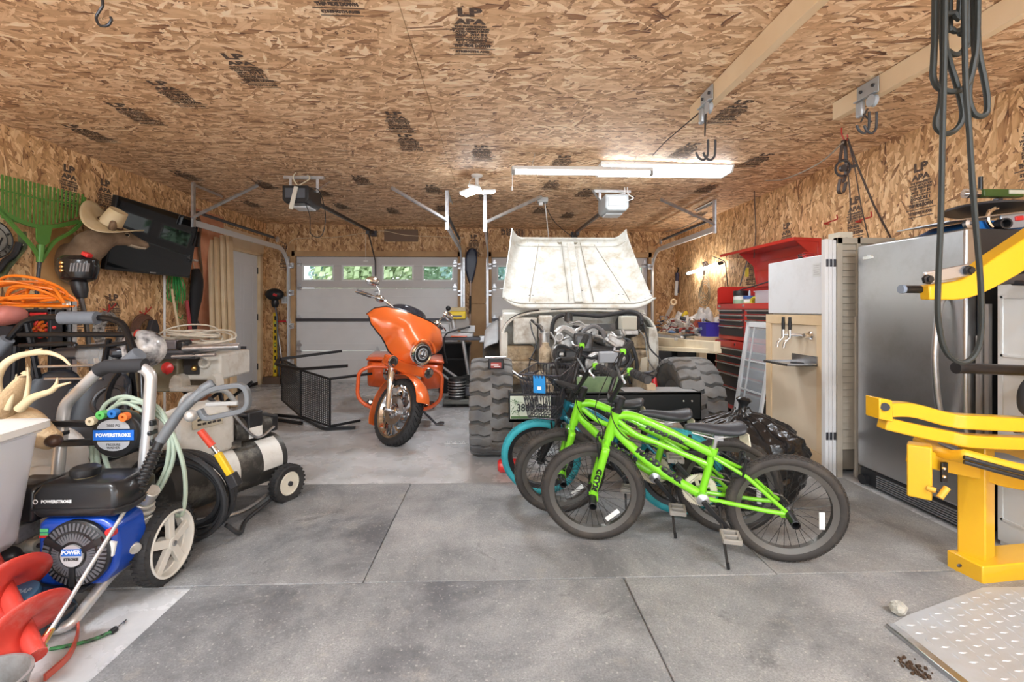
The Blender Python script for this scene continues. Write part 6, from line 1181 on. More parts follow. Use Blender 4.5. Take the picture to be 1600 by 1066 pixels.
    # V-brakes, cranks, chain
    for Mx, c, d in ((Ms, hb-sd*.06+V((.03, 0, -.02)), 1), (S0, V((.2, 0, .455)), -1)):
        m = MB().at(Mx)
        for s_ in (-1, 1): m.tube([c+V((0, s_*.045, -.03)), c+V((.01*d, s_*.05, .06))], .007, 6).box(c+V((-.02*d, s_*.03, -.03)), (.05, .012, .014))
        m.tube(spline([c+V((.01*d, .05, .06)), c+V((.01*d, .02, .085)), c+V((.01*d, -.06, .05))]), .003, 6).build('brake_arm', bikeblk, t)
    MB().tube([st, st+V((-.018, 0, .085))], .0125, 10).build('seat_post', steel, t); MB().lathe([(.022, -.018), (.022, .012)], st, st-bb, 16).build('seat_clamp', paint if style == 'bmx' else bikeblk, t)
    so = st+V((-.02, 0, .10))
    rings = []
    for x, wd, zt, hh in ((.155, .012, .012, .02), (.14, .022, .022, .03), (.08, .026, .022, .036), (.02, .035, .016, .040), (-.04, .055, .018, .045), (-.085, .074, .030, .048), (-.112, .066, .036, .040), (-.122, .04, .032, .02)):
        rings.append([so+V((x, wd*math.cos(a), zt - hh*.35 + (hh*.65 if math.sin(a) > 0 else hh*.55)*math.sin(a))) for a in [2*PI*i/16 for i in range(16)]])
    MB().loft(rings).build('saddle', vinyl, t, sub=1)
    MB().tube([so+V((.12, .012, -.015)), so+V((.02, .02, -.035)), so+V((-.08, .03, -.01))], .004, 6).tube([so+V((.12, -.012, -.015)), so+V((.02, -.02, -.035)), so+V((-.08, -.03, -.01))], .004, 6).box(so+V((-.0, 0, -.03)), (.04, .05, .025)).build('saddle_rail', steel, t)
    MB().prism([so+V((-.13, .03, .0)), so+V((-.10, -.03, .005)), so+V((-.105, -.02, -.05)), so+V((-.14, .03, -.06))], (.004, 0, 0)).build('seat_reflector', cream, t)
    MB().cyl(bb+V((0, -.045, 0)), bb+V((0, .045, 0)), .028, n=20).build('bottom_bracket', paint if style == 'bmx' else bikeblk, t); MB().lathe([(.026, 0), (.03, .006), (.014, .012), (.0, .016)], bb+V((0, .045, 0)), (0, 1, 0), 20).build('crank_cap', steel, t)
    cr = R(-48); d = V((math.cos(cr)*-1, 0, math.sin(cr)))
    for s_, dd in ((1, d), (-1, -d)):
        e = bb+V((0, s_*.07, 0))+dd*.165
        MB().bar([bb+V((0, s_*.062, 0)), e], .026, .016, up=(0, 1, 0)).build('crank_arm', bikeblk, t, bevel=.005)
        pd = MB().cyl(e, e+V((0, s_*.03, 0)), .008)
        for x in (-.035, .035): pd.box(e+V((x, s_*.065, 0)), (.014, .085, .022))
        for y in (.025, .065, .105): pd.box(e+V((0, s_*y, 0)), (.08, .012, .022))
        pd.build('pedal', pbr('pedal_grey', (.30, .28, .25), .5), t, bevel=.003)
    n = 60; m = MB(); pr = [];
    for i in range(n*2): pr.append(V((math.cos(PI*i/n)*(.078 if i % 2 else .086), 0, math.sin(PI*i/n)*(.078 if i % 2 else .086))))
    y0 = bb+V((0, -.055, 0)); k = len(pr)
    m.loft([[y0+p*.62 for p in pr], [y0+p for p in pr], [y0+p+V((0, .004, 0)) for p in pr], [y0+p*.62+V((0, .004, 0)) for p in pr]], True)
    for i in range(5): a = 2*PI*i/5; m.bar([y0+V((0, .002, 0)), y0+V((math.cos(a)*.06, .002, math.sin(a)*.06))], .018, .004, up=(0, 1, 0))
    m.build('chainring', cream if style == 'bmx' else bikeblk, t)
    if style != 'bmx': MB().lathe([(.02, 0), (.1, 0), (.105, .006), (.1, .012)], bb+V((0, -.066, 0)), (0, 1, 0), 28).build('chain_guard', bikeblk, t)
    MB().tube([y0+V((0, 0, .084)), ra+V((0, -.05, .036)), ra+V((-.03, -.05, 0)), ra+V((0, -.05, -.036)), y0+V((0, 0, -.084)), y0+V((.084, 0, 0))], .005, 6, closed=True).build('chain', pbr('chain_steel', (.22, .2, .17), .5, .8), t)
    return bb
LEAN = R(7)
def bike_matrix(f, r, lean):
    x = V((f[0]-r[0], f[1]-r[1], 0)).normalized(); M = frame((r[0], r[1], .0145), x, None, (0, 0, 1)); return M @ Matrix.Rotation(-lean, 4, 'X')
def kick(t, lean):
    z = .0; y = .14; zz = y*math.tan(lean)
    MB().cyl((.30, .03, .275), (.30, .045, .27), .018).tube([(.30, .045, .27), (.285, .10, .12), (.275, .15, .150*math.tan(lean)+.003)], .0065, 8).build('kickstand', bikeblk, t); MB().tube([(.277, .146, .05), (.274, .151, .150*math.tan(lean)+.004)], .008, 8).build('kickstand_foot', bikeblk, t)
f1, r1 = (.50, 2.46), (1.385, 2.215)
b1 = thing('bicycle', 'bright green boys bicycle nearest the open floor, its seat in front of the trash bag', 'bicycle', M=bike_matrix(f1, r1, LEAN), group='bright green bicycles')
bicycle(b1, lime, tyre, tan_rim, .265, .905, R(5), 'bmx'); kick(b1, LEAN)
f2, r2_ = (.385, 2.77), (1.255, 2.51)
b2 = thing('bicycle', 'bright green boys bicycle standing in the middle, between its twin and the teal one', 'bicycle', M=bike_matrix(f2, r2_, LEAN), group='bright green bicycles')
bicycle(b2, lime, tyre, tan_rim, .265, .905, R(17), 'bmx'); kick(b2, LEAN)
f3, r3 = (.315, 3.05), (1.075, 2.75)
b3 = thing('bicycle', 'teal bicycle with teal tires and a black wire basket on its handlebar', 'bicycle', M=bike_matrix(f3, r3, R(4)))
bicycle(b3, teal_f, teal_t, bikeblk, .255, .83, R(14), 'cruiser'); kick(b3, R(4))
# basket
def basket(t):
    wire = pbr('basket_wire', (.06, .06, .075), .35, .5); o = V((.775, 0, .55)); mb = MB()
    def ring(z, grow): return [o+V((sx*(.095+grow*.035)+.0, sy*(.14+grow*.05), z)) for sx, sy in ((-1, -1), (1, -1), (1, 1), (-1, 1))]
    for z, g in ((0, 0), (.07, .3), (.15, .6), (.23, .9), (.28, 1.1)): mb.tube(bend(ring(z, g)+[ring(z, g)[0]], .03, 3), .0038 if z in (0, .28) else .0018, 6)
    lo, hi = ring(0, 0), ring(.28, 1.1)
    for i in range(4):
        for k in range(13):
            f = (k+.5)/13; mb.tube([lo[i]*(1-f)+lo[(i+1) % 4]*f, hi[i]*(1-f)+hi[(i+1) % 4]*f], .0016, 4)
            f2_ = (k-1.8)/13; 
            if 0 < f2_: mb.tube([lo[i]*(1-f)+lo[(i+1) % 4]*f, hi[i]*(1-f2_)+hi[(i+1) % 4]*f2_], .0016, 4)
    for k in range(9): f = (k+.5)/9; mb.tube([lo[0]*(1-f)+lo[1]*f, lo[3]*(1-f)+lo[2]*f], .003, 4)
    for k in range(5): f = (k+.5)/5; mb.tube([lo[0]*(1-f)+lo[3]*f, lo[1]*(1-f)+lo[2]*f], .002, 4)
    b = mb.build('wire_basket', wire, t)
    p = hi[2]*.25+hi[1]*.75
    m = MB().box(o+V((.0, .19, .225)), (.075, .004, .11)); m.build('basket_tag', pbr('tag_blue', (.01, .22, .55), .35), b, bevel=.002, label='blue cardboard tag')
    MB().box(o+V((.0, .193, .20)), (.024, .002, .02)).build('tag_patch', white, b)
    MB().bar([V((.62, 0, .72)), o+V((-.11, 0, .2))], .05, .004).build('basket_bracket', bikeblk, t)
basket(b3)
# ---------------------------------------------------------------- trash bag
def trash_bag():
    c = onY(1165, 725, 2.92); cx, cy = c.x+.01, 2.98; m = MB(); rr = random.Random(4)
    fo = [(rr.randint(9, 26), rr.random()*6.28, rr.uniform(.4, 1)) for _ in range(9)]
    def fn(u, v):
        a = u*2*PI; s = v
        prof = [(0, .30), (.08, .33), (.3, .36), (.55, .37), (.72, .32), (.86, .17), (.95, .05), (1.0, .028)]
        for (a0, b0), (a1, b1) in zip(prof, prof[1:]):
            if s <= a1: k = (s-a0)/(a1-a0); r = b0+(b1-b0)*k; break
        z = .56*(s if s < .95 else .95+(s-.95)*1.2); amp = .024*(.4+1.4*max(0, s-.35))*(1 if s < .94 else .25)
        d = sum(abs(math.sin(n_*.5*a+p+s*2*w_))*w_ for n_, p, w_ in fo)/4-.35
        r += amp*d*2.0 + .025*math.sin(3*a+1+5*s)*(1-s)
        q = V((r*math.cos(a), r*math.sin(a), z)); k = (1 if s < .93 else .2); r += k*(.05*noise.noise(q*5)+.035*abs(noise.noise(q*11+V((3, 1, 0))))*(.5+s)-.02*abs(noise.noise(q*20)))
        return (cx+r*1.05*math.cos(a), cy+r*.62*math.sin(a), z+.012*math.sin(5*a)*s+.015*noise.noise(q*9))
    t = thing('trash_bag', 'full shiny black trash bag, tied at the top, behind the bicycle seats', 'trash bag', (cx, cy, 0.012))
    m.grid(fn, 220, 80, cu=True); m.v = [v+V((0, 0, .012)) for v in m.v]
    bagm = pbr('bag_plastic', (.012, .012, .013), .16, coat=.3, bump=.7, bscale=30); m.build('bag', bagm, t, world=True, solid=.003)
    m = MB().lathe([(.03, 0), (.022, .02), (.03, .05), (.05, .075), (.035, .09), (.015, .08)], (cx, cy, .565), (.15, 0, 1), 12); m.build('knot', bagm, t, world=True)
    MB().ball((cx+.10, cy, .535), (.05, .02, .018)).build('twist', bagm, t, world=True)
trash_bag()
# ================================================================ ALONG THE RIGHT WALL
# ---- steel refrigerator
stain = pbr('stainless_door', (.50, .505, .51), .30, .95, dirt=(.33, .32, .30), dscale=2.2, damt=.5)
t = thing('refrigerator', 'tall stainless steel refrigerator with a bowed handle and black toe grille', 'refrigerator', (2.8, 2.84, 0))
B = lambda mb, nm, m, par=None, **k: mb.build(nm, m, par or t, world=True, **k)
B(MB().box2((2.62, 2.46, .02), (3.05, 3.21, 1.66)), 'cabinet', pbr('fridge_black', (.03, .03, .032), .4), bevel=.006)
dr = B(MB().box2((2.545, 2.455, .13), (2.61, 3.22, 1.665)), 'door', stain, bevel=.014, seg=3)
B(MB().tube(spline([(2.54, 2.56, 1.30), (2.50, 2.56, 1.24), (2.475, 2.56, 1.0), (2.478, 2.56, .84), (2.50, 2.56, .66), (2.54, 2.56, .60)]), .017, 12), 'handle', steel, dr)
B(MB().box((2.543, 3.12, 1.575), (.006, .09, .022)), 'name_badge', chrome, dr, bevel=.002)
B(MB().box2((2.56, 2.46, .02), (2.62, 3.20, .125)), 'toe_grille', blackp)
mb = MB()
for k in range(6): mb.box2((2.55, 2.48, .03+k*.014), (2.562, 3.06, .037+k*.014))
B(mb, 'grille_fins', pbr('fin_grey', (.30, .30, .31), .35, .6)); B(MB().cyl((2.57, 3.16, .05), (2.53, 3.16, .05), .035), 'levelling_wheel', blackp)
# ---- kegerator
ply = pbr('birch_plywood', (.72, .60, .44), .55, col2=(.80, .68, .52), vscale=2.5); frm = pbr('pine_frame', (.74, .55, .33), .55, col2=(.82, .64, .42), vscale=4)
wfr = pbr('appliance_white', (.78, .80, .83), .32, dirt=(.62, .62, .62), dscale=4, damt=.4)
t = thing('kegerator', 'white fridge with plywood lower door carrying two beer taps and a drip shelf', 'refrigerator', (2.74, 3.75, 0))
B(MB().box2((2.47, 3.42, .03), (3.05, 4.10, 1.63)), 'cabinet', wfr, bevel=.01); B(MB().box2((2.43, 3.40, 1.185), (2.468, 4.105, 1.63)), 'freezer_door', wfr, bevel=.008)
d_ = B(MB().box2((2.445, 3.42, .06), (2.468, 4.13, 1.175)), 'lower_door', ply)
mb = MB()
for a, b in (((2.43, 3.41, 1.10), (2.447, 4.14, 1.178)), ((2.43, 3.41, .05), (2.447, 4.14, .14)), ((2.43, 4.07, .14), (2.447, 4.14, 1.10)), ((2.43, 3.41, .14), (2.447, 3.475, 1.10))): mb.box2(a, b)
B(mb, 'door_frame', frm, d_, bevel=.003)
for y in (3.74, 3.655):
    tp = B(MB().lathe([(.012, 0), (.014, .05), (.012, .08), (.012, .10)], (2.34, y, 1.06), (0, 0, 1), 14), 'tap_handle', blackp)
    B(MB().tube([(2.445, y-.06, 1.02), (2.38, y-.03, 1.02), (2.34, y, 1.02)], .012, 10).cyl((2.34, y, .995), (2.34, y, 1.06), .014).tube([(2.34, y, 1.0), (2.31, y+.02, .955), (2.305, y+.025, .915)], [.011, .012, .013], 10), 'faucet', chrome, tp)
B(MB().lathe([(.03, 0), (.034, .012), (.022, .02), (.016, .06)], (2.445, 3.552, 1.02), (-1, 0, 0), 18), 'shank', chrome); B(MB().box2((2.415, 3.55, 1.012), (2.43, 3.75, 1.026)), 'shank_bar', chrome)
B(MB().box2((2.19, 3.46, .795), (2.43, 3.76, .80)).box2((2.19, 3.46, .795), (2.195, 3.76, .812)).box2((2.19, 3.755, .795), (2.43, 3.76, .812)).box2((2.19, 3.46, .795), (2.43, 3.465, .812)).box2((2.424, 3.46, .795), (2.43, 3.76, .865)), 'drip_tray', steel); B(MB().box((2.35, 3.58, .806), (.05, .09, .012)), 'drain_cover', darksteel)
B(MB().box((2.428, 3.47, 1.52), (.002, .08, .10)), 'paper_label', pbr('label_paper', (.70, .72, .72), .6)); mb = MB()
for k in range(5): mb.box((2.4265, 3.47, 1.555-k*.017), (.001, .05 if k % 2 else .065, .003))
B(mb, 'label_print', pbr('print_grey', (.4, .4, .42), .6))
# box and bits on it
t = thing('picture_box', 'small cream box with a tall dark figure and green band, standing on the white fridge', 'box', (2.62, 3.48, 1.63)); M_ = WM[t.name]
MB().box((0, 0, .085), (.10, .12, .17)).build('carton', pbr('carton_cream', (.72, .68, .56), .5), t); MB().box((0, -.0, .02), (.102, .122, .045)).build('green_band', pbr('band_green', (.08, .26, .17), .5), t)
MB().loft([[(-.0515+0, y-.0, z) for y, z in ((-.012, .06), (.012, .06), (.006, .12), (-.006, .12))], [(-.053, y, z) for y, z in ((-.012, .06), (.012, .06), (.006, .12), (-.006, .12))]]).loft([[(x, -.061, z) for x, z in ((-.014, .055), (.012, .055), (.008, .13), (-.006, .13))], [(x, -.0625, z) for x, z in ((-.014, .055), (.012, .055), (.008, .13), (-.006, .13))]]).build('printed_figure', blackp, t)
for k, (x, y, r_, m, nm, lab) in enumerate(((2.56, 3.74, .03, redp, 'wire_coil', 'small dark red coil of wire on the white fridge top, beside the picture box'), (2.60, 3.86, .026, darksteel, 'hose_clamp', 'steel clamp ring lying on the white fridge top behind the wire coil'))):
    mb = MB(); 
    for j in range(4): mb.torus((x, y+.004*j, 1.637+.011*j), (.2*j-.3, .1, 1), r_+.015, .005, 20, 6)
    single(mb, nm, m, lab, 'hardware')
# ---- folded door leaves and slatted panel
tan = pbr('tan_slats', (.47, .42, .34), .5, var=.04); 
for k, x in enumerate((2.412, 2.440, 2.468)):
    t = thing('trim_board', ('white vinyl trim board, the one touching the plywood tap door', 'white vinyl trim board between the other two', 'white vinyl trim board against the tan slatted panel')[k], 'trim board', (x, 3.365, 0), group='white vinyl trim boards')
    MB().box2((-.0128, -.03, .005), (.0128, .012, 1.735-.004*k)).build('board', pbr('leaf_white', (.80, .80, .80), .4), t, bevel=.003)
    for z in (.30, 1.56): MB().box((0, -.032, z), (.018, .006, .055)).build('clip', darksteel, t, bevel=.002)
t = thing('slatted_panel', 'tan slatted door panel standing between the white folding leaves and the steel fridge', 'panel', (2.56, 3.33, 0))
MB().box2((-.075, -.0, 0), (-.035, .04, 1.745)).box2((.075, 0, 0), (.10, .04, 1.745)).box2((-.075, .0, 1.70), (.36, .04, 1.745)).box2((.10, .02, .2), (.36, .04, 1.72)).build('frame', tan, t, bevel=.002)
mb = MB()
for k in range(31): z = .20+k*.0485; mb.prism([(-.035, .012, z), (-.035, .028, z), (-.035, .028, z+.046), (-.035, .022, z+.046)], (.11, 0, 0))
mb.build('slats', tan, t); MB().box2((-.035, .028, .05), (.075, .035, 1.70)).build('backing', pbr('tan_dark', (.22, .19, .15), .6), t)
MB().box2((.052, -.014, .0), (.072, .002, 1.17)).box((.062, -.008, 1.0), (.03, .02, .03)).build('guide_rail', pbr('rail_tan', (.55, .50, .42), .4), t, bevel=.002)
# ---- tool chest
tcr = pbr('tool_chest_red', (.58, .035, .025), .25, coat=.6); drw = pbr('drawer_front', (.055, .05, .05), .25, .2); pull = pbr('drawer_pull', (.72, .72, .73), .22, .9)
t = thing('tool_chest', 'red two-part tool chest with silver drawer pulls and its lid standing open', 'tool chest', (2.83, 4.85, 0))
X0, Y0, Y1 = 2.60, 4.28, 5.42
B(MB().box2((X0+.01, Y0-.02, .12), (3.06, Y1+.06, .875)), 'lower_cabinet', tcr, bevel=.006); B(MB().box2((X0+.02, Y0, .885), (3.05, Y1, 1.235)), 'upper_cabinet', tcr, bevel=.006)
for y in (Y0+.08, Y1-.04):
    for x in (X0+.08, 2.98): B(MB().cyl((x, y-.02, .055), (x, y+.02, .055), .055).box((x, y, .11), (.06, .06, .02)), 'caster', rubber)
B(MB().box2((X0-.004, Y0, 1.225), (X0+.03, Y1, 1.285)).box2((X0, Y1-.012, 1.23), (3.05, Y1, 1.30)).box2((X0, Y0, 1.23), (3.05, Y0+.012, 1.30)).box2((3.03, Y0, 1.23), (3.05, Y1, 1.48)), 'top_tray', tcr, bevel=.004)
poly = [(X0, Y1-.012, 1.285), (X0, Y1-.012, 1.44)]+[(X0+.05-.05*math.cos(a), Y1-.012, 1.44+.05*math.sin(a)) for a in [R(15*i) for i in range(1, 7)]]+[(3.04, Y1-.012, 1.49), (3.04, Y1-.012, 1.285)]
B(MB().prism(poly, (0, .014, 0)), 'end_wall', tcr, bevel=.003)
mb = MB().box2((X0+.012, Y0+.02, 1.232), (3.03, Y1-.02, 1.238)); B(mb, 'tray_floor', tcr)
def drawers(col, z1, hs, xf):
    z = z1
    for h in hs:
        z0 = z-h; dd = B(MB().box2((xf-.006, col[0]+.008, z0+.006), (xf+.02, col[1]-.008, z-.004)), 'drawer', drw, bevel=.003)
        B(MB().box2((xf-.026, col[0]+.008, z-.020), (xf-.004, col[1]-.008, z-.004)), 'drawer_pull', pull, dd, bevel=.004); z = z0
drawers((4.86, Y1-.02), 1.222, (.052, .057, .072, .115), X0+.016); drawers((Y0+.02, 4.80), 1.222, (.052, .057, .072, .115), X0+.016)
drawers((Y0+.02, Y1+.03), .80, (.085, .085, .115, .15, .20), X0+.006)
B(MB().box2((X0-.006, Y0-.01, .805), (X0+.03, Y1+.04, .872)), 'front_rail', tcr, bevel=.004)
for (y, z) in ((Y1-.07, 1.258), (Y1-.02, .842)): B(MB().ball((X0-.007, y, z), (.004, .035, .013)), 'emblem_badge', chrome)
for (y, z) in ((4.83, 1.262), (5.0, .842)): B(MB().cyl((X0-.01, y, z), (X0-.002, y, z), .014), 'lock', chrome)
ld = B(MB().box2((3.0, Y0-.02, 1.475), (3.03, Y1-.12, 1.86)), 'lid', tcr, bevel=.004)
B(MB().prism([(2.76, Y0-.02, 1.862), (3.03, Y0-.02, 1.85), (3.03, Y0-.02, 1.885), (2.76, Y0-.02, 1.895)], (0, Y1-Y0+.28, 0)), 'lid_top', tcr, ld, bevel=.003)
for y in (Y1-.12, Y0): B(MB().prism([(2.78, y, 1.87), (3.0, y, 1.87), (3.0, y, 1.50), (2.96, y, 1.72)], (0, -.01, 0)), 'lid_side', tcr, ld)
B(MB().tube([(2.92, Y1-.1, 1.84), (2.84, Y1-.06, 1.50)], .007, 8).tube([(2.78, Y1-.15, 1.44), (2.99, 5.0, 1.53)], .007, 8), 'lid_stay', darksteel); B(MB().box2((2.985, Y0, 1.66), (3.0, Y1-.14, 1.67)).box2((2.985, Y0, 1.76), (3.0, Y1-.14, 1.77)), 'lid_rib', tcr, ld)
B(MB().box2((2.90, 5.3, 1.60), (2.91, 5.36, 1.70)), 'warning_card', pbr('card_yellow', (.72, .55, .06), .5))
# jars and tubs standing in the chest top
def jar(x, y, r, h, body, cap, lab, cap_h=.05, capr=1.02, nm='jar'):
    t = thing(nm, lab, nm, (x, y, 1.2382))
    MB().lathe([(r*.96, 0), (r, .01), (r, h-.02), (r*.8, h)], (0, 0, 0), (0, 0, 1), 24).build('body', body, t); MB().lathe([(r*capr, h-.004), (r*capr, h+cap_h-.006), (r*capr*.94, h+cap_h)], (0, 0, 0), (0, 0, 1), 24).build('cap', cap, t); return t
jl = pbr('jar_white', (.76, .78, .74), .4)
j = jar(2.70, 5.08, .075, .14, jl, blackp, 'large white jar with black cap and green label in the open tool chest'); MB().lathe([(.0765, .03), (.0765, .09)], n=24, cap=False).build('label_band', pbr('label_green', (.36, .55, .38), .5), j)
j = jar(2.70, 4.90, .06, .10, jl, pbr('cap_blue', (.05, .12, .36), .4), 'squat white tub with blue lid beside the yellow tape in the chest', .03); MB().lathe([(.0612, .02), (.0612, .06)], n=24, cap=False).build('label_band', pbr('label_yell', (.70, .62, .30), .5), j)
MB().lathe([(.012, .13), (.010, .17), (.004, .19)]).build('nozzle', pbr('nozzle_clear', (.6, .65, .75), .3), j)
single(MB().torus((2.70, 4.78, 1.30), (.9, .3, 0), .045, .018, 24, 8, .03), 'tape_roll', pbr('tape_yellow', (.66, .55, .05), .4), 'yellow roll of tape standing next to the blue-lidded tub', 'tape')
t = thing('parts_bin', 'clear plastic parts bin holding dark tools in the red chest top', 'bin', (2.82, 4.56, 1.2382))
clr = pbr('clear_plastic', (.80, .78, .84), .2, alpha=.45)
mb = MB(); hx, hy = .14, .20
for a, b in (((-hx, -hy, 0), (hx, hy, .004)), ((-hx, -hy, 0), (-hx+.004, hy, .17)), ((hx-.004, -hy, 0), (hx, hy, .17)), ((-hx, -hy, 0), (hx, -hy+.004, .17)), ((-hx, hy-.004, 0), (hx, hy, .17)), ((-hx-.01, -hy-.01, .165), (-hx+.004, hy+.01, .175))): mb.box2(a, b)
mb.build('bin_shell', clr, t); mb = MB()
for k in range(7): mb.tube(spline([(-.09+.02*k, -.15+.04*k, .13), (-.05, -.1+.03*k, .175-.01*(k % 3)), (.05, -.12+.05*k, .15)]), .008, 6)
mb.build('contents', darksteel, t, kind='stuff')
# ---- storm door leaning on the chest
t = thing('storm_window', 'white framed glass panel leaning on the red tool chest', 'window panel', (2.5, 4.45, 0))
fr = pbr('frame_white', (.74, .76, .78), .4)
def sw(y, z): return V((2.36+.17*z/1.1, y, z))
def swb(mb, y0, y1, z0, z1, d=.02): a, b, c_, d_ = sw(y0, z0), sw(y1, z0), sw(y1, z1), sw(y0, z1); return mb.prism([a, b, c_, d_], (-d, 0, 0))
mb = MB(); 
for q in ((3.99+.15, 4.18, .012, 1.10), (4.56, 4.61, .012, 1.10), (4.14, 4.61, .012, .06), (4.14, 4.61, 1.05, 1.10)): swb(mb, *q)
mb.build('frame', fr, t, world=True, bevel=.003)
mb = MB(); swb(mb, 4.17, 4.57, .05, 1.06, .005); mb.build('glass', pbr('pane_glass', (.80, .86, .92), .05, alpha=.28), t, world=True)
mb = MB(); swb(mb, 4.17, 4.57, .44, .455, .012); swb(mb, 4.17, 4.57, .72, .73, .012); swb(mb, 4.47, 4.48, .06, 1.05, .012); mb.build('glazing_bar', fr, t, world=True)
# ---- workbench and its load
t = thing('workbench', 'wall-length wooden workbench with a whitewashed apron, buried in clutter', 'workbench', (2.73, 6.7, 0))
wwash = pbr('whitewashed_board', (.70, .68, .65), .6, col2=(.80, .77, .72), vscale=7, dirt=(.5, .38, .25), dscale=3, damt=.5)
B(MB().box2((2.37, 5.52, .87), (3.09, 7.8, .893)), 'top', pine); B(MB().box2((2.37, 5.53, .725), (2.405, 7.8, .87)), 'apron', wwash, bevel=.002); B(MB().box2((2.405, 5.52, .725), (3.09, 5.56, .87)), 'end_board', pine, bevel=.002); B(MB().box2((2.37, 5.515, .725), (2.41, 5.56, .87)), 'corner_block', pine, bevel=.002)
for y in (5.6, 7.7):
    for x in (2.50, 3.0): B(MB().box2((x-.045, y-.03, 0), (x+.045, y+.06, .87)), 'leg', pine)
B(MB().box2((2.5, 5.7, .30), (3.05, 7.65, .33)), 'shelf', pine)
for k, (x, y, dx, dy, h, m, lab) in enumerate(((2.75, 6.1, .5, .6, .36, blackp, 'black storage tub under the workbench, nearest the red chest'), (2.75, 6.95, .5, .7, .33, darksteel, 'dark bin under the workbench, behind the black tub'))):
    single(MB().loft([[(x+sx*dx/2*s_, y+sy*dy/2*s_, z) for sx, sy in ((-1, -1), (1, -1), (1, 1), (-1, 1))] for z, s_ in ((.331, .9), (.331+h, 1))]), 'storage_tub', m, lab, 'tub', bevel=.01)
zt = .893
def heap(cx_, cy_, rx, ry, h, seed, lump=.35):
    rr = random.Random(seed); ph = [(rr.randint(2, 7), rr.randint(1, 5), rr.random()*6, rr.random()*6) for _ in range(7)]
    def fn(u, v):
        a = u*2*PI; r = (1-v); s = sum(math.sin(n*a+p)*math.sin(m_*v*3+q) for n, m_, p, q in ph)/5
        return (cx_+rx*r*math.cos(a)*(1+.18*s), cy_+ry*r*math.sin(a)*(1+.18*s), zt+max(.0, h*(1-r**2.2)*(1+lump*s)))
    return MB().grid(fn, 48, 20, cu=True)
single(heap(2.82, 6.25, .22, .40, .30, 1, .5), 'plastic_bag', pbr('bag_white', (.74, .72, .70), .35, var=.12, vscale=14, bump=.5, bscale=22), 'crumpled white plastic bag crowning the workbench clutter', 'bag')
single(heap(2.80, 6.95, .2, .35, .24, 2, .6), 'plastic_bag', pbr('bag_white2', (.68, .64, .60), .4, var=.2, vscale=18, bump=.5, bscale=25), 'second crumpled pale bag, at the back corner of the workbench by the handsaw', 'bag')
single(heap(2.62, 5.98, .13, .17, .17, 5, .4), 'tool_bag', pbr('bag_rust', (.40, .085, .05), .7, var=.2, vscale=12), 'rusty red cloth tool bag on the workbench beside the blue bin', 'tool bag')
t = thing('blue_bin', 'royal blue open plastic bin on the workbench end by the red chest', 'bin', (2.62, 5.68, zt)); bl = pbr('bin_blue', (.06, .05, .42), .35)
mb = MB(); o4 = lambda s_, z: [(sx*.085*s_, sy*.11*s_, z) for sx, sy in ((-1, -1), (1, -1), (1, 1), (-1, 1))]
mb.loft([o4(.9, .0), o4(1, .16), o4(1.06, .165), o4(1.06, .172), o4(.96, .17), o4(.86, .006)]); mb.build('shell', bl, t, bevel=.008); MB().box((-.0, .0, .176), (.06, .1, .02), (.2, .3, 0)).build('scrap', blackp, t)
single(MB().loft([[(2.44+.03*math.cos(a)*s_+dx, y, zt+.018+.016*math.sin(a)*s_) for a in [2*PI*i/10 for i in range(10)]] for y, s_, dx in ((6.3, .4, 0), (6.4, 1.3, .0), (6.52, 1.5, .02), (6.6, .5, .03))]), 'work_glove', pbr('glove_blue', (.18, .32, .62), .7), 'light blue work glove on the workbench edge', 'glove')
single(MB().torus((2.45, 6.12, zt+.045), (1, -.6, 0), .032, .013, 22, 8, .02), 'tape_roll', pbr('tape_red', (.45, .07, .05), .4), 'red roll of tape standing on the workbench edge', 'tape')
t = thing('hand_saw', 'hand saw with a pale blade propped on the clutter in the workbench corner', 'saw', (2.70, 7.3, 1.08)); MB().prism([(-.05, 0, .0), (.0, 0, -.02), (.13, .02, .22), (.08, .02, .25)], (.0, .004, 0)).build('blade', steel, t); MB().torus((.11, .02, .26), (0, 1, 0), .04, .014, 20, 8).build('grip', pine, t)
single(MB().tube(spline([(2.78, 6.88, 1.06), (2.80, 6.86, 1.15), (2.84, 6.85, 1.18)]), [.035]*8+[.03]*9, 12), 'spray_can', pbr('can_yellow', (.72, .52, .03), .35), 'yellow spray can lying tilted on top of the clutter', 'can')
t = thing('pliers', 'black-handled pliers on the workbench in front of the tool bag', 'pliers', (2.46, 5.82, zt)); MB().tube(spline([(0, -.08, .012), (-.02, 0, .014), (.0, .06, .012)]), .01, 8).tube(spline([(.04, -.08, .012), (.03, 0, .014), (.0, .06, .012)]), .01, 8).build('grips', blackp, t); MB().bar([(.0, .06, .012), (-.01, .12, .012)], .03, .012).build('jaws', steel, t)
single(MB().tube(spline([(2.50, 5.70, zt+.012), (2.42, 5.74, zt+.02), (2.355, 5.75, zt-.02), (2.345, 5.72, zt-.12), (2.35, 5.66, zt-.19), (2.34, 5.60, zt-.20)]), .006, 6), 'power_cord', blackp, 'black power cord drooping over the whitewashed workbench apron', 'cord')
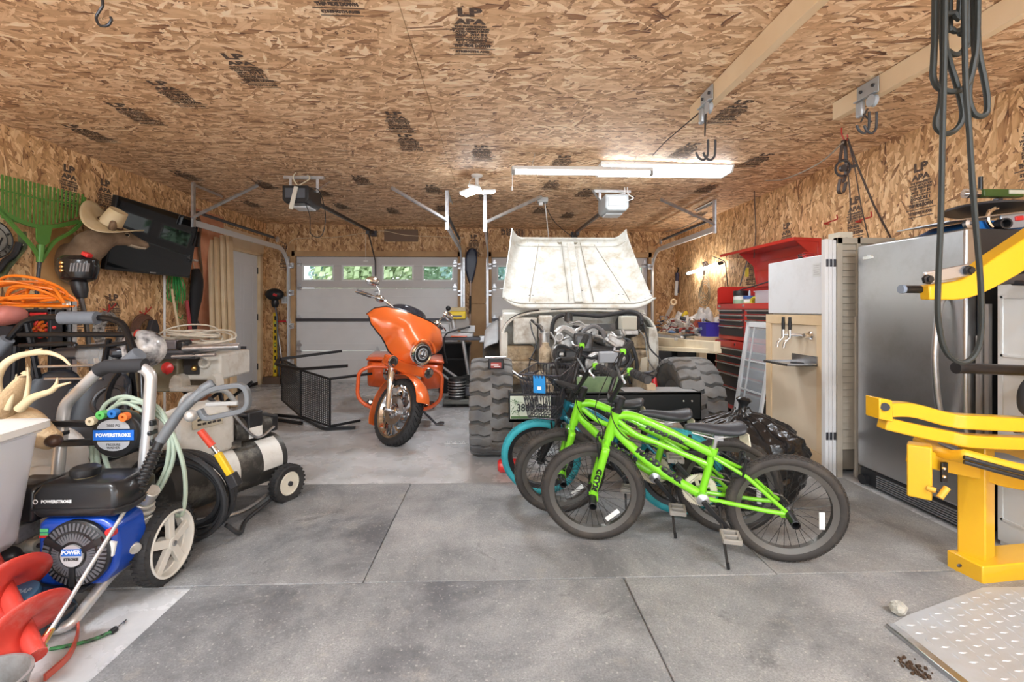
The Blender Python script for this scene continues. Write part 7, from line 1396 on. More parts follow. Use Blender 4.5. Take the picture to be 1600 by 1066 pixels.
# small bits nobody could count
rr = random.Random(11); cols = [(.55, .5, .46), (.3, .05, .04), (.05, .05, .06), (.65, .62, .58), (.35, .25, .16), (.22, .26, .34)]
for ci, c_ in enumerate(cols):
    mb = MB()
    for k in range(26):
        x, y = rr.uniform(2.42, 2.75), rr.uniform(5.62, 7.3); z = zt+rr.random()**2*.20*min(1, (x-2.38)/.2)
        mb.at(TR((x, y, z+.012), (rr.uniform(-.6, .6), rr.uniform(-.6, .6), rr.random()*3)))
        if k % 3 == 0: mb.tube(spline([(-.06, 0, 0), (0, .03, .02), (.06, 0, 0)], 4), .006, 6)
        elif k % 3 == 1: mb.box((0, 0, 0), (rr.uniform(.03, .10), rr.uniform(.02, .06), rr.uniform(.01, .04)))
        else: mb.cyl((-.03, 0, 0), (.03, 0, 0), rr.uniform(.01, .022), n=10)
    mb.M = Matrix()
    if ci == 0: root = single(mb, 'bench_clutter', pbr('clutter_0', c_, .5), 'litter of small tools, rags and hardware spread over the workbench', 'clutter', kind='stuff')
    else: mb.build('clutter_bits', pbr('clutter_%d' % ci, c_, .5), root, world=True)['kind'] = 'stuff'
# lumber on the tire
for k, (p, q, wd, hh, lab) in enumerate((((1.60, 5.15, .80), (1.93, 4.02, .86), .09, .04, 'two-by-four lying flat across the rear of the mud tire, the lower of the crossed pair'), ((1.76, 5.3, .865), (1.90, 3.98, .90), .04, .09, 'two-by-four on edge on the mud tire, its sawn end toward the bicycles'), ((1.83, 5.3, .865), (1.97, 4.08, .895), .04, .085, 'shorter two-by-four on edge nearest the red chest'))):
    single(MB().bar([p, q], wd, hh), 'timber', pbr('timber_pale', (.68, .56, .38), .6, col2=(.78, .68, .50), vscale=6), lab, 'lumber', 'boards on the mud tire', bevel=.003)
t = thing('bar_clamp', 'small grey clamp with black handle lying on the boards over the tire', 'clamp', (1.80, 4.55, .935)); MB().box((0, 0, .02), (.03, .16, .02)).box((0, .07, .005), (.03, .02, .05)).build('bar', galv, t, bevel=.003); MB().cyl((.0, -.05, .03), (.10, -.09, .045), .012, n=10).build('handle', blackp, t)
# things on the wall above the bench
t = thing('cord_coil', 'coiled tan extension cord hanging on the wall behind the lit tube', 'cord', (XR-.03, 6.75, 1.75)); mb = MB()
for k in range(5): mb.tube([V((-.0-.006*k, math.sin(a)*(.11+.018*k), -.16-.16*math.cos(a)-.04*k)) for a in [2*PI*i/28 for i in range(28)]], .006, 6, closed=True)
mb.build('coil', pbr('cord_tan', (.30, .24, .16), .6), t); mb = MB()
for k in range(3): mb.tube(spline([(-.01, -.1+.07*k, .1), (-.02, -.05+.05*k, .16), (-.02, .0, .12), (-.01, .05, -.02)]), .012, 6)
mb.build('looped_top', pbr('cord_dark', (.08, .06, .05), .6), t)
single(MB().tube(bend([(XR-.03, 6.55, 1.98), (XR-.04, 6.15, 1.86), (XR-.03, 6.1, 1.5), (XR-.03, 6.08, 1.3)], .05), .007, 6), 'lamp_cord', blackp, 'black lamp cord running from the lit tube down toward the chest', 'cord')
t = thing('hanging_tool', 'blue-black caulking gun with a white tube hanging in the back corner of the wall', 'caulking gun', (XR-.06, 7.75, 1.62)); MB().bar([(0, 0, .22), (0, .03, -.12)], .05, .06).build('frame', pbr('gun_navy', (.05, .05, .10), .4), t, bevel=.008); MB().cyl((-.01, .0, .08), (-.01, .03, -.16), .028, n=14).build('cartridge', white, t); MB().tube(spline([(0, 0, .22), (0, -.06, .28), (0, .02, .30)]), .012, 8).build('handle', blackm, t)
# ---- saw and tool on the fridge
zf = 1.666
t = thing('tile_saw', 'blue and grey bench saw with a round black guard on top of the steel fridge', 'saw', (2.8, 2.62, zf)); sb = pbr('saw_blue', (.02, .16, .48), .35); sg = pbr('saw_grey', (.45, .50, .56), .3, .5)
MB().loft([[(-.22, y, 0), (.20, y, 0), (.20, y, .055), (-.12, y, .05)] for y in (-.10, .18)]).build('base', sb, t, bevel=.006); MB().loft([[(-.32, y, .035), (-.32, y, .041), (.18, y, .105), (.18, y, .098)] for y in (-.14, .2)]).build('table', steel, t)
MB().at(TR((.10, -.11, .05), (0, -R(6), 0))).box((0, 0, 0), (.20, .012, .085)).build('control_plate', sg, t, bevel=.004); MB().at(TR((.10, -.11, .05), (0, -R(6), 0))).box((0.0, -.008, .01), (.045, .014, .026)).build('switch', redp, t, bevel=.003); MB().at(TR((.10, -.11, .05), (0, -R(6), 0))).cyl((.06, 0, .01), (.06, -.025, .01), .013).build('knob', blackp, t)
MB().lathe([(.0, -.006), (.19, -.006), (.195, 0), (.19, .006), (.0, .01)], (.06, .02, .135), (.06, .05, 1), 40).build('blade_guard', pbr('guard_dark', (.10, .10, .11), .3, .5), t); MB().tube([V((-.03, -.12, .06))+V((-.055*math.cos(a), 0, .055*math.sin(a))) for a in [R(-60+15*i) for i in range(11)]], .012, 8).build('angle_quadrant', chrome, t)
MB().lathe([(.03, 0), (.03, .05), (.022, .05), (.022, .005)], (-.02, -.12, .022), (-.2, -1, 0), 18).build('motor_port', blackp, t); MB().lathe([(.03, 0), (.03, .02), (.012, .025), (.012, .045)], (-.19, -.11, .028), (0, -1, 0), 18).build('clamp_knob', steel, t)
t = thing('bench_clamp', 'olive green drill stand with chrome collars resting above the saw', 'tool', (2.86, 2.66, zf+.155)); MB().at(TR((0, 0, .02), (0, 0, 0))).box((.06, -.04, .05), (.24, .05, .045)).build('body', pbr('olive_green', (.06, .11, .025), .4), t, bevel=.006); MB().cyl((-.06, -.04, .07), (-.16, -.04, .07), .014).lathe([(.03, 0), (.03, .02), (.02, .022)], (-.08, -.04, .07), (-1, 0, 0)).lathe([(.028, 0), (.028, .018)], (-.13, -.04, .07), (-1, 0, 0)).build('collar', chrome, t); MB().cyl((-.045, -.03, .06), (-.045, -.03, .17), .011).build('post', blackm, t)
MB().box((.13, -.067, .075), (.09, .003, .022)).build('name_plate', pbr('plate_pale', (.65, .66, .55), .4), t); MB().box((.06, -.03, .015), (.03, .03, .06)).build('foot', darksteel, t)
# ---- white cabinet beyond the exercise bench
wc = pbr('cabinet_white', (.74, .76, .76), .35)
t = thing('white_cabinet', 'white panelled cabinet beside the fridge, behind the yellow exercise bench', 'cabinet', (2.85, 2.26, 0))
B(MB().box2((2.62, 2.17, .0), (3.08, 2.35, 1.36)), 'body', wc, bevel=.004); dd = B(MB().box2((2.60, 2.175, .03), (2.622, 2.345, 1.345)), 'door', wc, bevel=.003)
for z0, z1 in ((.14, .58), (.66, .90), (.98, 1.29)):
    for q in ((2.195, 2.325, z0, z0+.012), (2.195, 2.325, z1-.012, z1), (2.195, 2.205, z0, z1), (2.315, 2.325, z0, z1)): B(MB().box2((2.594, q[0], q[2]), (2.601, q[1], q[3])), 'moulding', wc, dd)
B(MB().cyl((2.60, 2.24, .62), (2.575, 2.24, .62), .012), 'knob', darksteel, dd)
t = thing('reel_mower', 'white and green plastic housing lying on the white cabinet', 'tool', (2.85, 2.255, 1.36)); MB().loft([[(-.14, y, 0), (.2, y, 0), (.2, y, .06), (.05, y, .085), (-.10, y, .03)] for y in (-.08, .08)]).build('shell', wc, t, bevel=.01); MB().loft([[(-.02, y, .07), (.2, y, .06), (.2, y, .10), (.08, y, .10)] for y in (-.07, .07)]).build('green_top', pbr('mower_green', (.05, .28, .12), .4), t, bevel=.008)
for k, (y, x, h, lab) in enumerate(((2.40, 2.60, 1.25, 'taller grey metal strip standing in the gap beside the fridge'), (2.43, 2.585, 1.08, 'shorter grey metal strip standing against the fridge side'))):
    single(MB().box2((x, y-.012, 0), (x+.02, y+.01, h)), 'metal_strip', pbr('strip_grey', (.42, .40, .38), .35, .7), lab, 'metal strip', 'metal strips by the fridge')
# ---- yellow exercise bench
yel = pbr('yellow_steel', (.78, .43, .015), .3, coat=.4); yseat = pbr('yellow_vinyl', (.74, .42, .02), .42); pad = pbr('grey_vinyl', (.22, .24, .28), .4)
t = thing('exercise_bench', 'bright yellow steel exercise bench with padded seat, chain and black grip pipes', 'exercise bench', (2.2, 2.08, 0))
def g(px, py, y=2.08): return onY(px, py, y)
def bp(pts, w_, h_, nm, m=yel, **k): return B(MB().bar(pts, w_, h_), nm, m, **k)
A_ = R(25)
B(MB().at(TR((2.225, 2.1, 0), (0, 0, A_))).box((0, 0, .35), (.10, .10, .56)), 'post', yel, bevel=.006)
B(MB().at(TR((2.225, 2.1, 0), (0, 0, A_-.32))).box((.22, -.02, .045), (.62, .15, .085)), 'foot_beam', yel, bevel=.006); B(MB().ball(g(1499, 884, 2.06), (.012, .004, .008)), 'foot_bolt', darksteel)
B(MB().box2((2.06, 2.02, .015), (2.5, 2.18, .02)), 'foot_seam', pbr('seam_dark', (.05, .04, .02), .7)) if False else None
bp([g(1425, 712), g(1470, 722), g(1530, 735), g(1560, 745), g(1640, 760)], .06, .075, 'seat_beam', bevel=.006)
bp([g(1437, 694, 2.04), g(1437, 775, 2.04)], .085, .085, 'front_post', bevel=.006) ; B(MB().tube([g(1450, 763, 2.0), g(1475, 770, 1.95)], .008, 8), 'pin', darksteel); B(MB().tube([g(1468, 778, 1.95), g(1480, 762, 1.95)], .013, 10).tube([g(1448, 762, 1.99), g(1462, 767, 1.97)], .012, 10), 'pin_knob', pbr('knob_orange', (.75, .38, .04), .4))
B(MB().box(g(1475, 738, 2.03), (.028, .012, .09)), 'bracket', blackm, bevel=.003)
for z in (732, 745): B(MB().ball(g(1475, z, 2.02), .008, 8, 6), 'bracket_bolt', chrome)
# curved double rail
up = spline([g(1376, 640, 2.06), g(1420, 640, 2.05), g(1480, 655, 2.03), g(1540, 660, 2.0), (2.9, 1.98, .69)], 6); lo = spline([g(1378, 660, 2.07), g(1420, 670, 2.06), g(1480, 682, 2.04), g(1540, 690, 2.01), (2.9, 1.99, .615)], 6)
B(MB().bar(up, .06, .062), 'upper_rail', yel, bevel=.006); B(MB().bar(lo, .06, .056), 'lower_rail', yel, bevel=.006); B(MB().prism([g(1374, 622, 2.02), g(1395, 626, 2.02), g(1396, 660, 2.02), g(1374, 655, 2.02)], (0, .08, 0)), 'pivot_plate', yel, bevel=.005); B(MB().cyl(g(1383, 636, 2.01), g(1383, 636, 2.13), .018, n=14), 'pivot_bolt', blackm)
# seat shell and pad
def seat(u, v):
    x = 1.985+u*.72; k = v*2-1; z = .58-.085*math.sin(min(1, u*1.35)*PI*.5)+.035*k*k*(1-u*.4); return (x, 2.05+k*(.10+.09*math.sin(min(1, u*2.2+.15)*PI/2)), z)
B(MB().grid(seat, 26, 11), 'seat_shell', yseat, solid=.045, sub=1)
def seat2(u, v): p = seat(.12+u*.5, .22+v*.56); return (p[0], p[1], p[2]+.028)
B(MB().grid(seat2, 18, 8), 'seat_pad', pad, solid=.012, sub=1)
edge = [V(seat(u, 0))+V((0, -.006, -.02)) for u in [i/20 for i in range(21)]]; B(MB().tube(edge, .009, 8).tube([e+V((0, .0, -.02)) for e in edge], .009, 8), 'piping', pbr('piping_black', (.015, .015, .016), .4))
# backrest
B(MB().loft([[V(p)+V((0, dy, 0)) for p in ((2.50, 2.02, .58), (2.72, 2.02, .58), (2.72, 2.02, 1.14), (2.62, 2.02, 1.10), (2.50, 2.02, .98), (2.46, 2.02, .80))] for dy in (0, .09)]), 'backrest', yseat, bevel=.02, seg=3); B(MB().box((2.56, 2.01, .70), (.09, .02, .26), (0, R(-20), 0)), 'back_pad', pbr('piping_black', (.015, .015, .016), .4), bevel=.01)
B(MB().tube(spline([(2.62, 1.85, 1.06), (2.40, 1.88, .99), (2.29, 1.92, .90), (2.30, 1.95, .81), (2.36, 1.98, .77)]), .034, 12), 'arm_pad', grip)
B(MB().cyl(g(1495, 575, 2.1), (2.62, 2.1, .93), .025, n=16), 'grip_pipe', blackm); B(MB().cyl(g(1493, 575, 2.1), g(1498, 575, 2.1), .027, n=16), 'pipe_cap', blackp)
# upper arm
B(MB().box((2.62, 1.93, .83), (.085, .085, 1.62)), 'upright', yel, bevel=.006); B(MB().box((2.62, 1.93, .03), (.16, .5, .06)), 'rear_foot', yel, bevel=.006); B(MB().box((2.60, 2.01, 1.60), (.10, .18, .10)), 'pivot_box', yel, bevel=.008)
ua = [g(1444, 457), g(1500, 450), g(1560, 415), g(1640, 362)]
B(MB().sweep(spline(ua, 6), [(-.035, -.045), (.035, -.045), (.035, .045), (-.035, .045)], up=(0, 0, 1), scale=[.75+.6*min(1, i/12) for i in range(19)]), 'press_arm', yel, bevel=.006)
lk = B(MB().at(frame(g(1480, 428, 2.02), g(1520, 421, 2.02)-g(1440, 436, 2.02), None, (0, -1, 0))).box((0, 0, 0), (.21, .055, .012)), 'link_plate', pbr('link_zinc', (.52, .55, .60), .25, .8), bevel=.02, seg=3)
for p in ((1447, 437), (1511, 423)): B(MB().lathe([(.022, 0), (.022, .014), (.014, .016), (.014, .026), (.0, .028)], g(*p, 2.014), (0, -1, 0), 6), 'link_bolt', blackm, lk)
B(MB().cyl(g(1409, 452, 2.1), g(1530, 453, 2.1), .018, n=16), 'upper_pipe', blackm); B(MB().cyl(g(1407, 452, 2.1), g(1412, 452, 2.1), .02, n=16), 'pipe_cap', pbr('cap_bluegrey', (.25, .3, .38), .4))
B(MB().bar([g(1530, 440, 2.12), g(1650, 432, 2.12)], .05, .045), 'cross_bar', darksteel, bevel=.004)
mb = MB(); z = 1.31; k = 0
while z > .99:
    M_ = TR((2.415, 2.0, z), (0, 0, k % 2*PI/2+.4)); c_ = []
    for i in range(14):
        a = 2*PI*i/14; c_.append(M_ @ V((.014*math.cos(a), 0, .024*math.sin(a)*1.0+(.008 if math.sin(a) > 0 else -.008))))
    mb.tube(c_, .0048, 6, closed=True); z -= .047; k += 1
B(mb, 'chain', darksteel); B(MB().cyl((2.415, 2.0, 1.335), (2.415, 2.11, 1.345), .012), 'chain_pin', darksteel)
# ---- tread plate, rock and grit on the floor
tp = pbr('tread_steel', (.50, .53, .56), .42, .35, dirt=(.38, .35, .30), dscale=3, damt=.5)
t = thing('tread_plate', 'diamond pattern steel plate lying on the mats in front of the exercise bench', 'steel plate', (2.0, 1.4, .0125))
C_ = [(1.50, 1.735), (1.62, 1.79), (2.10, 1.955), (3.05, 1.96), (3.05, .9), (1.50, .9)]
B(MB().prism([(x, y, .0125) for x, y in C_], (0, 0, .008)), 'plate', tp); mb = MB()
d = V((2.22-1.5, 2.0-1.735, 0)).normalized(); nn = V((d.y, -d.x, 0))
for i in range(40):
    for j in range(24):
        p = V((1.5, 1.735, 0))+d*(.03+i*.045+(.0225 if j % 2 else 0))+nn*(.03+j*.039); e = (d*.9+nn*.35 if (i+j) % 2 else nn*.9-d*.35).normalized()
        if p.x < 1.53 or p.x > 2.6 or p.y < 1.15 or p.y > 1.93: continue
        f = e.cross(V((0, 0, 1))); z = .0204; mb.add([p+e*.018+V((0, 0, z)), p+f*.0055+V((0, 0, z)), p-e*.018+V((0, 0, z)), p-f*.0055+V((0, 0, z)), p+e*.008+V((0, 0, z+.003)), p-e*.008+V((0, 0, z+.003))], [(0, 1, 4), (1, 2, 5), (1, 5, 4), (2, 3, 5), (3, 0, 4), (3, 4, 5)])
B(mb, 'raised_pattern', tp, smooth=False); B(MB().bar([(1.50, 1.735, .018), (1.50, .9, .018)], .035, .022), 'edge_bar', steel, bevel=.004)
c_ = onZ(1403, 960, .012); rr = random.Random(3); mb = MB().ball((c_.x, c_.y, .037), (.030, .026, .025), 14, 9); mb.v = [v+V((rr.uniform(-1, 1), rr.uniform(-1, 1), rr.uniform(-1, 1)))*.004 for v in mb.v]
single(mb, 'rock', pbr('rock_grey', (.42, .41, .36), .9, dirt=(.2, .19, .16), dscale=40, damt=.6), 'fist-small grey rock lying alone on the mat', 'rock', smooth=False)
mb = MB(); rr = random.Random(9)
for k in range(70):
    f = rr.random(); p = onZ(1405+45*f+rr.gauss(0, 6), 1030+30*f+rr.gauss(0, 4), .0125); mb.at(TR(p+V((0, 0, .003)), (rr.random()*3, rr.random()*3, 0))).box((0, 0, 0), (rr.uniform(.003, .009),)*3)
mb.M = Matrix(); single(mb, 'dirt_crumbs', pbr('crumb_brown', (.06, .035, .02), .9), 'dark crumbs of dirt spilled along the edge of the steel plate', 'dirt', kind='stuff')
# ================================================================ LAMPS AND CEILING FITTINGS
def glow(name, s, col=(1, .975, .94)):
    m = bpy.data.materials.new(name); t = nt(m); b = t.nodes['Principled BSDF']
    b.inputs['Base Color'].default_value = (.9, .9, .9, 1); b.inputs['Emission Color'].default_value = (*col, 1); b.inputs['Emission Strength'].default_value = s
    return m
tube_g = glow('led_tube_glow', 13, (.93, .97, 1)); box_g = glow('wrap_diffuser_glow', 16, (.88, .94, 1)); bulb_g = glow('led_panel_glow', 140, (.86, .93, 1)); work_g = glow('work_tube_glow', 22, (1, .95, .88))
# wrap-around fixture on the ceiling
x0, x1, y0 = .98, 2.2, 4.4; zt = zc(1.6)
t = thing('wrap_light', 'white boxed ceiling light fixture, lit, above and behind the long bare tube', 'light fixture', (1.59, y0, zt))
MB().box2((-.62, -.13, -.022), (.62, .13, .005)).build('housing', white, t)
mb = MB(); mb.loft([[(x, -.125, -.022), (x, -.105, -.07), (x, .105, -.07), (x, .125, -.022)] for x in (-.6, .6)]); mb.build('diffuser', box_g, t)
for s_ in (-1, 1): MB().prism([(s_*.6, -.13, -.018), (s_*.6, -.108, -.075), (s_*.6, .108, -.075), (s_*.6, .13, -.018)], (s_*.02, 0, 0)).build('end_cap', white, t)
# hanging strip
t = thing('strip_light', 'long bare lit tube light with a pull cord hung under the ceiling', 'light fixture', (.77, 4.12, 2.43))
MB().box((0, 0, .028), (1.24, .07, .03)).build('housing', white, t)
MB().cyl((-.6, 0, 0), (.6, 0, 0), .022, n=12).build('tube', tube_g, t)
for s_ in (-1, 1): MB().box((s_*.61, 0, .008), (.03, .05, .06)).build('socket', greyp, t)
mb = MB().tube([(-.62, 0, .0), (-.62, 0, -.13)], .0025, 6).cyl((-.62, 0, -.13), (-.62, 0, -.165), .006, .009, 8); mb.build('pull_cord', white, t)
for s_ in (-.45, .45): MB().tube([(s_, 0, .04), (s_+.03, 0, zc(.77)-2.43)], .002, 5).build('hanger_chain', steel, t)
# plug-in LED lamp with folding panels
t = thing('folding_bulb', 'white ceiling socket with a lit fold-out lamp to the side of the long tube', 'ceiling lamp', (-.187, 4.84, zc(-.19)))
MB().lathe([(.06, 0), (.06, -.012), (.035, -.028), (.02, -.03)]).build('canopy', white, t)
MB().lathe([(.018, -.028), (.018, -.1), (.03, -.11), (.03, -.15)]).tube(spline([(-.03, 0, -.02), (-.07, 0, -.06), (-.08, 0, -.12)]), .003, 5).build('stem', white, t)
for k in range(3):
    a = k*2*PI/3+.4; c, s_ = math.cos(a), math.sin(a)
    e_ = (R(10)*s_, -R(8)*c, a); pn = MB().box((.1*c, .1*s_, -.157), (.18, .11, .018), e_).build('lamp_panel', white, t); MB().box((.1*c, .1*s_, -.170), (.165, .095, .014), e_).build('led_face', bulb_g, pn)
# work light on the right wall
t = thing('work_light', 'small lit tube light tilted on the wall over the cluttered workbench', 'light fixture', (XR-.11, 6.7, 1.8))
MB().cyl((0, -.52, .035), (0, .5, -.02), .02, n=12).build('tube', work_g, t)
MB().cyl((0, -.52, .035), (0, -.6, .04), .024, n=12).build('end_cap', darksteel, t); MB().cyl((0, .5, -.02), (0, .55, -.022), .022, n=12).build('end_cap', darksteel, t)
# unseen strip lights added behind the viewer to brighten the front of the garage
for k, (x, y) in enumerate(((-1.9, .35), (1.9, -.1), (-1.9, -1.9), (1.9, -1.9))):
    t = thing('strip_light', ('unseen strip light added as fill over the open front, %s' % ('beside the hose reel', 'over the steel plate', 'by the open door', 'deepest by the open door')[k]), 'light fixture', (x, y, zc(x)-.06), group='added fill lights over the open front')
    MB().box((0, 0, .03), (1.3, .12, .05)).build('housing', white, t)
    MB().box((0, 0, -.006), (1.25, .1, .02)).build('diffuser', glow('added_fill_glow', 150, (.83, .91, 1)) if k == 0 else bpy.data.materials['added_fill_glow'], t)
# ---------------------------------------------------------------- garage door openers
def opener(X, Y, Z, dark_, label):
    t = thing('garage_door_opener', label, 'door opener', (X, Y, Z), group='garage door openers')
    body = pbr('opener_black', (.025, .027, .03), .25) if dark_ else pbr('opener_grey', (.42, .45, .47), .35)
    mb = MB(); mb.loft([[(-.13, y, .08), (.13, y, .08), (.13, y, -.06+.0*y), (.1, y, -.1), (-.1, y, -.1), (-.13, y, -.06)] for y in (-.17, .2)]); mb.build('motor_case', body, t, bevel=.012)
    MB().box((0, -.172, .0), (.2, .012, .1)).build('face_plate', pbr('opener_face', (.10, .11, .13), .15) if dark_ else pbr('opener_lens', (.62, .66, .68), .2), t, bevel=.008)
    MB().box((0, .05, -.11), (.18, .2, .02)).build('lamp_lens', pbr('opener_lens2', (.7, .74, .78), .3), t, bevel=.006)
    mb = MB(); zt = zc(X)-Z
    mb.box((-.14, .05, (zt+.06)/2), (.028, .003, zt-.06)).box((.14, .05, (zt+.06)/2), (.028, .003, zt-.06)).box((0, .05, zt-.016), (.42, .034, .03))
    mb.bar([(.14, .05, .09), (.2, .25, zt)], .026, .003) if dark_ else mb.bar([(-.14, .05, .05), (-.24, -.02, zt-.02)], .03, .003)
    mb.build('hanger_bracket', galv, t)
    mb = MB(); ye = YB-.05-Y; mb.bar([(0, .2, .02), (0, ye, .10)], .032, .04); mb.build('rail', darksteel if dark_ else pbr('rail_grey', (.20, .18, .18), .4, .7), t)
    MB().box((0, ye-.02, .09), (.09, .05, .09)).build('header_bracket', darksteel, t)
    # trolley arm and release rope
    mb = MB().box((0, ye-.35, .05), (.05, .16, .05)).tube([(0, ye-.35, .04), (.02, ye-.02, -.36), (.02, ye, -.62)], .011, 6); mb.build('door_arm', darksteel, t)
    mb = MB().tube([(-.06, ye-.3, .04), (-.06, ye-.3, -.38)], .003, 5).box((-.06, ye-.3, -.4), (.07, .02, .025)); mb.build('release_rope', white, t)
    if dark_:
        MB().tube(spline([(.0, -.1, .08), (-.05, -.1, .18), (.0, -.05, .26), (.08, .0, .2), (.02, -.1, .1), (-.04, -.15, .02)]), .006, 6).build('cord', pbr('cream_cord', (.75, .68, .52), .5), t)
        MB().bar([(.02, -.19, .06), (-.03, -.2, -.17)], .04, .02, up=(0, 1, 0)).build('power_strip', pbr('cream_plastic', (.66, .64, .56), .5), t, bevel=.004)
        MB().tube(spline([(.06, -.1, -.05), (.12, -.1, -.22), (.13, -.1, -.4), (.22, -.05, -.41), (.26, -.05, -.2), (.18, 0, .06), (.08, 0, .1)]), .004, 6).build('loose_wire', blackp, t)
    else:
        MB().tube(spline([(0, -.12, .08), (.1, -.1, .12), (.1, -.05, .25), (.16, 0, .3), (.12, -.15, .1), (.18, -.16, .04), (.1, -.18, 0)]), .006, 6).build('cord', white, t)
        mb = MB()
        for k in range(5): mb.box((0, -.18, -.04+k*.022), (.18, .004, .004))
        mb.build('vent_grille', galv, t)
    return t
opener(-2.02, 5.0, 2.40, True, 'black garage door opener with a power strip dangling from it')
opener(1.33, 5.25, 2.40, False, 'grey garage door opener hung behind the long bare tube light')
# ---------------------------------------------------------------- door tracks
def track(X, Yf, s, label, diag, spring=True, Zt=2.2):
    t = thing('door_track', label, 'door track', (X, YB-.1, 0), group='garage door tracks'); y1 = -.02; L = Yf-(YB-.1)
    prof = [(-.034, -.012), (.034, -.012), (.034, .012), (.026, .012), (.026, -.004), (-.026, -.004), (-.026, .012), (-.034, .012)]
    pts = [(0, L, Zt), (0, -.4, Zt)] + [(0, -.4+.38*math.sin(a), Zt-.38+.38*math.cos(a)) for a in [R(10*i) for i in range(1, 10)]] + [(0, -.02, 1.0), (0, -.02, .02)]
    MB().sweep(pts, prof, up=(s, 0, 0)).build('rail', pbr('track_zinc', (.74, .78, .82), .35, .5), t)
    MB().box((s*.03, .07, 1.05), (.04, .05, 2.1)).build('jamb_angle', galv, t)
    mb = MB(); zt = zc(X)
    mb.bar([(0, L, Zt-.05), (0, L, zt)], .04, .004, up=(0, 1, 0)).bar([(.018, L, Zt-.05), (.018, L, zt)], .004, .04, up=(0, 1, 0)).build('hanger_angle', galv, t)
    mb = MB().bar([(0, L, zt-.015), (0, L+.55, zt-.015)], .035, .004).bar([(.016, L, zt-.03), (.016, L+.55, zt-.03)], .004, .03).build('ceiling_angle', galv, t)
    mb = MB().bar([(0, L-.01, Zt+.06), (diag[0], L+diag[1], zt-.02)], .036, .005, up=(0, -1, .4)).bar([(0, L-.015, Zt+.045), (diag[0], L+diag[1]-.005, zt-.035)], .005, .03, up=(0, -1, .4)).build('diagonal_brace', galv, t)
    if spring:
        mb = MB().cyl((-s*.0, L+.1, Zt+.13), (-s*.0, -.55, Zt+.13), .019, n=10).tube([(0, -.55, Zt+.13), (0, -.1, Zt+.08)], .004, 6); mb.build('spring', darksteel, t)
        MB().lathe([(.045, -.012), (.03, 0), (.045, .012)], (0, -.42, Zt+.12), (1, 0, 0)).build('pulley', galv, t)
    mb = MB()
    for z in (.35, .95, 1.5, 1.95): mb.box((s*-.035, .02, z), (.05, .05, .09)).cyl((s*-.06, -.03, z), (s*-.01, -.03, z), .02, n=8)
    mb.build('roller', galv, t)
    return t
track(-3.40, 5.42, -1, 'garage door track nearest the white side door', (.72, .0))
track(-.56, 5.5, 1, 'garage door track beside the kayak paddle, its brace slanting to the black opener', (-.6, -.2))
track(-.12, 5.62, -1, 'garage door track between the kayak paddle and the open hood', (.68, .0))
track(2.66, 5.62, 1, 'garage door track over the workbench by the strand board wall', (-.7, -.1))
# junction box and wires
t = thing('junction_box', 'white ceiling outlet box with two cords hanging behind the raised hood', 'outlet box', (.58, 5.75, zc(.58)))
MB().box((0, 0, -.03), (.13, .1, .06)).build('box', pbr('outlet_grey', (.5, .52, .52), .5), t, bevel=.006)
MB().box((-.02, -.01, -.075), (.05, .04, .04)).build('plug', white, t, bevel=.004)
MB().tube(spline([(.03, 0, -.06), (.06, .1, -.2), (.14, .5, -.5), (.2, .9, -.85)]), .006, 6).build('white_cord', white, t, label='white cord')
MB().tube(spline([(.02, 0, -.06), (.2, .3, -.25), (.55, .8, -.38), (.7, 1.2, -.33)]), .005, 6).build('black_cord', blackp, t, label='black cord')
# cream wire stapled across the head of the left door
mb = MB().tube(spline([onY(447, 395, YB-.05), onY(456, 376, YB-.04), onY(480, 372, YB-.04), onY(520, 371, YB-.03), onY(570, 364, YB-.03), onY(600, 361, YB-.06), onY(640, 368, YB-.04), onY(725, 371, YB-.03)]), .006, 6)
single(mb, 'sensor_wire', pbr('cream_wire', (.70, .55, .36), .5), 'thin cream wire strung across the wall above the left garage door windows', 'wire')
# long cord from hook to hook along the right wall
P_ = [onX(1318, 222, 2.55), onX(1280, 255, 2.6), onX(1225, 280, 2.7), onX(1178, 287, 2.85), onX(1120, 320, 2.9), onX(1080, 350, 2.9), onX(1040, 362, 2.9), onX(985, 369, 2.6)]
single(MB().tube(spline(P_), .006, 6), 'hanging_cable', pbr('grey_cable', (.36, .31, .26), .5), 'thin grey cable swagged from the red ceiling hook to the back of the garage', 'cable')
def redhook(P, lab, s=.05):
    mb = MB().tube(spline([(0, 0, .07*s/.05), (0, 0, .03), (.01, 0, .0), (.03, 0, -.025), (.045, 0, -.005), (.043, 0, .02)]), .005, 6)
    mb.v = [v*(s/.05)+V(P) for v in mb.v]
    single(mb, 'screw_hook', pbr('red_vinyl', (.5, .04, .03), .4), lab, 'hook', 'red screw hooks')
hp = onX(1315, 215, 2.55); redhook((hp.x, hp.y, zc(hp.x)-.07), 'red screw hook in the ceiling that carries the hanging straps')
hp2 = onX(1178, 285, 2.9); redhook((hp2.x, hp2.y, hp2.z+.0), 'red screw hook on the wall where the grey cable and brown cord meet')
single(MB().tube(spline([hp2, hp2+V((.01, 0, -.25)), hp2+V((.02, 0, -.55)), hp2+V((.0, 0, -.85))]), .006, 6), 'brown_cord', pbr('brown_cord', (.10, .06, .045), .6), 'brown cord hanging straight down the wall above the open red lid', 'cord')
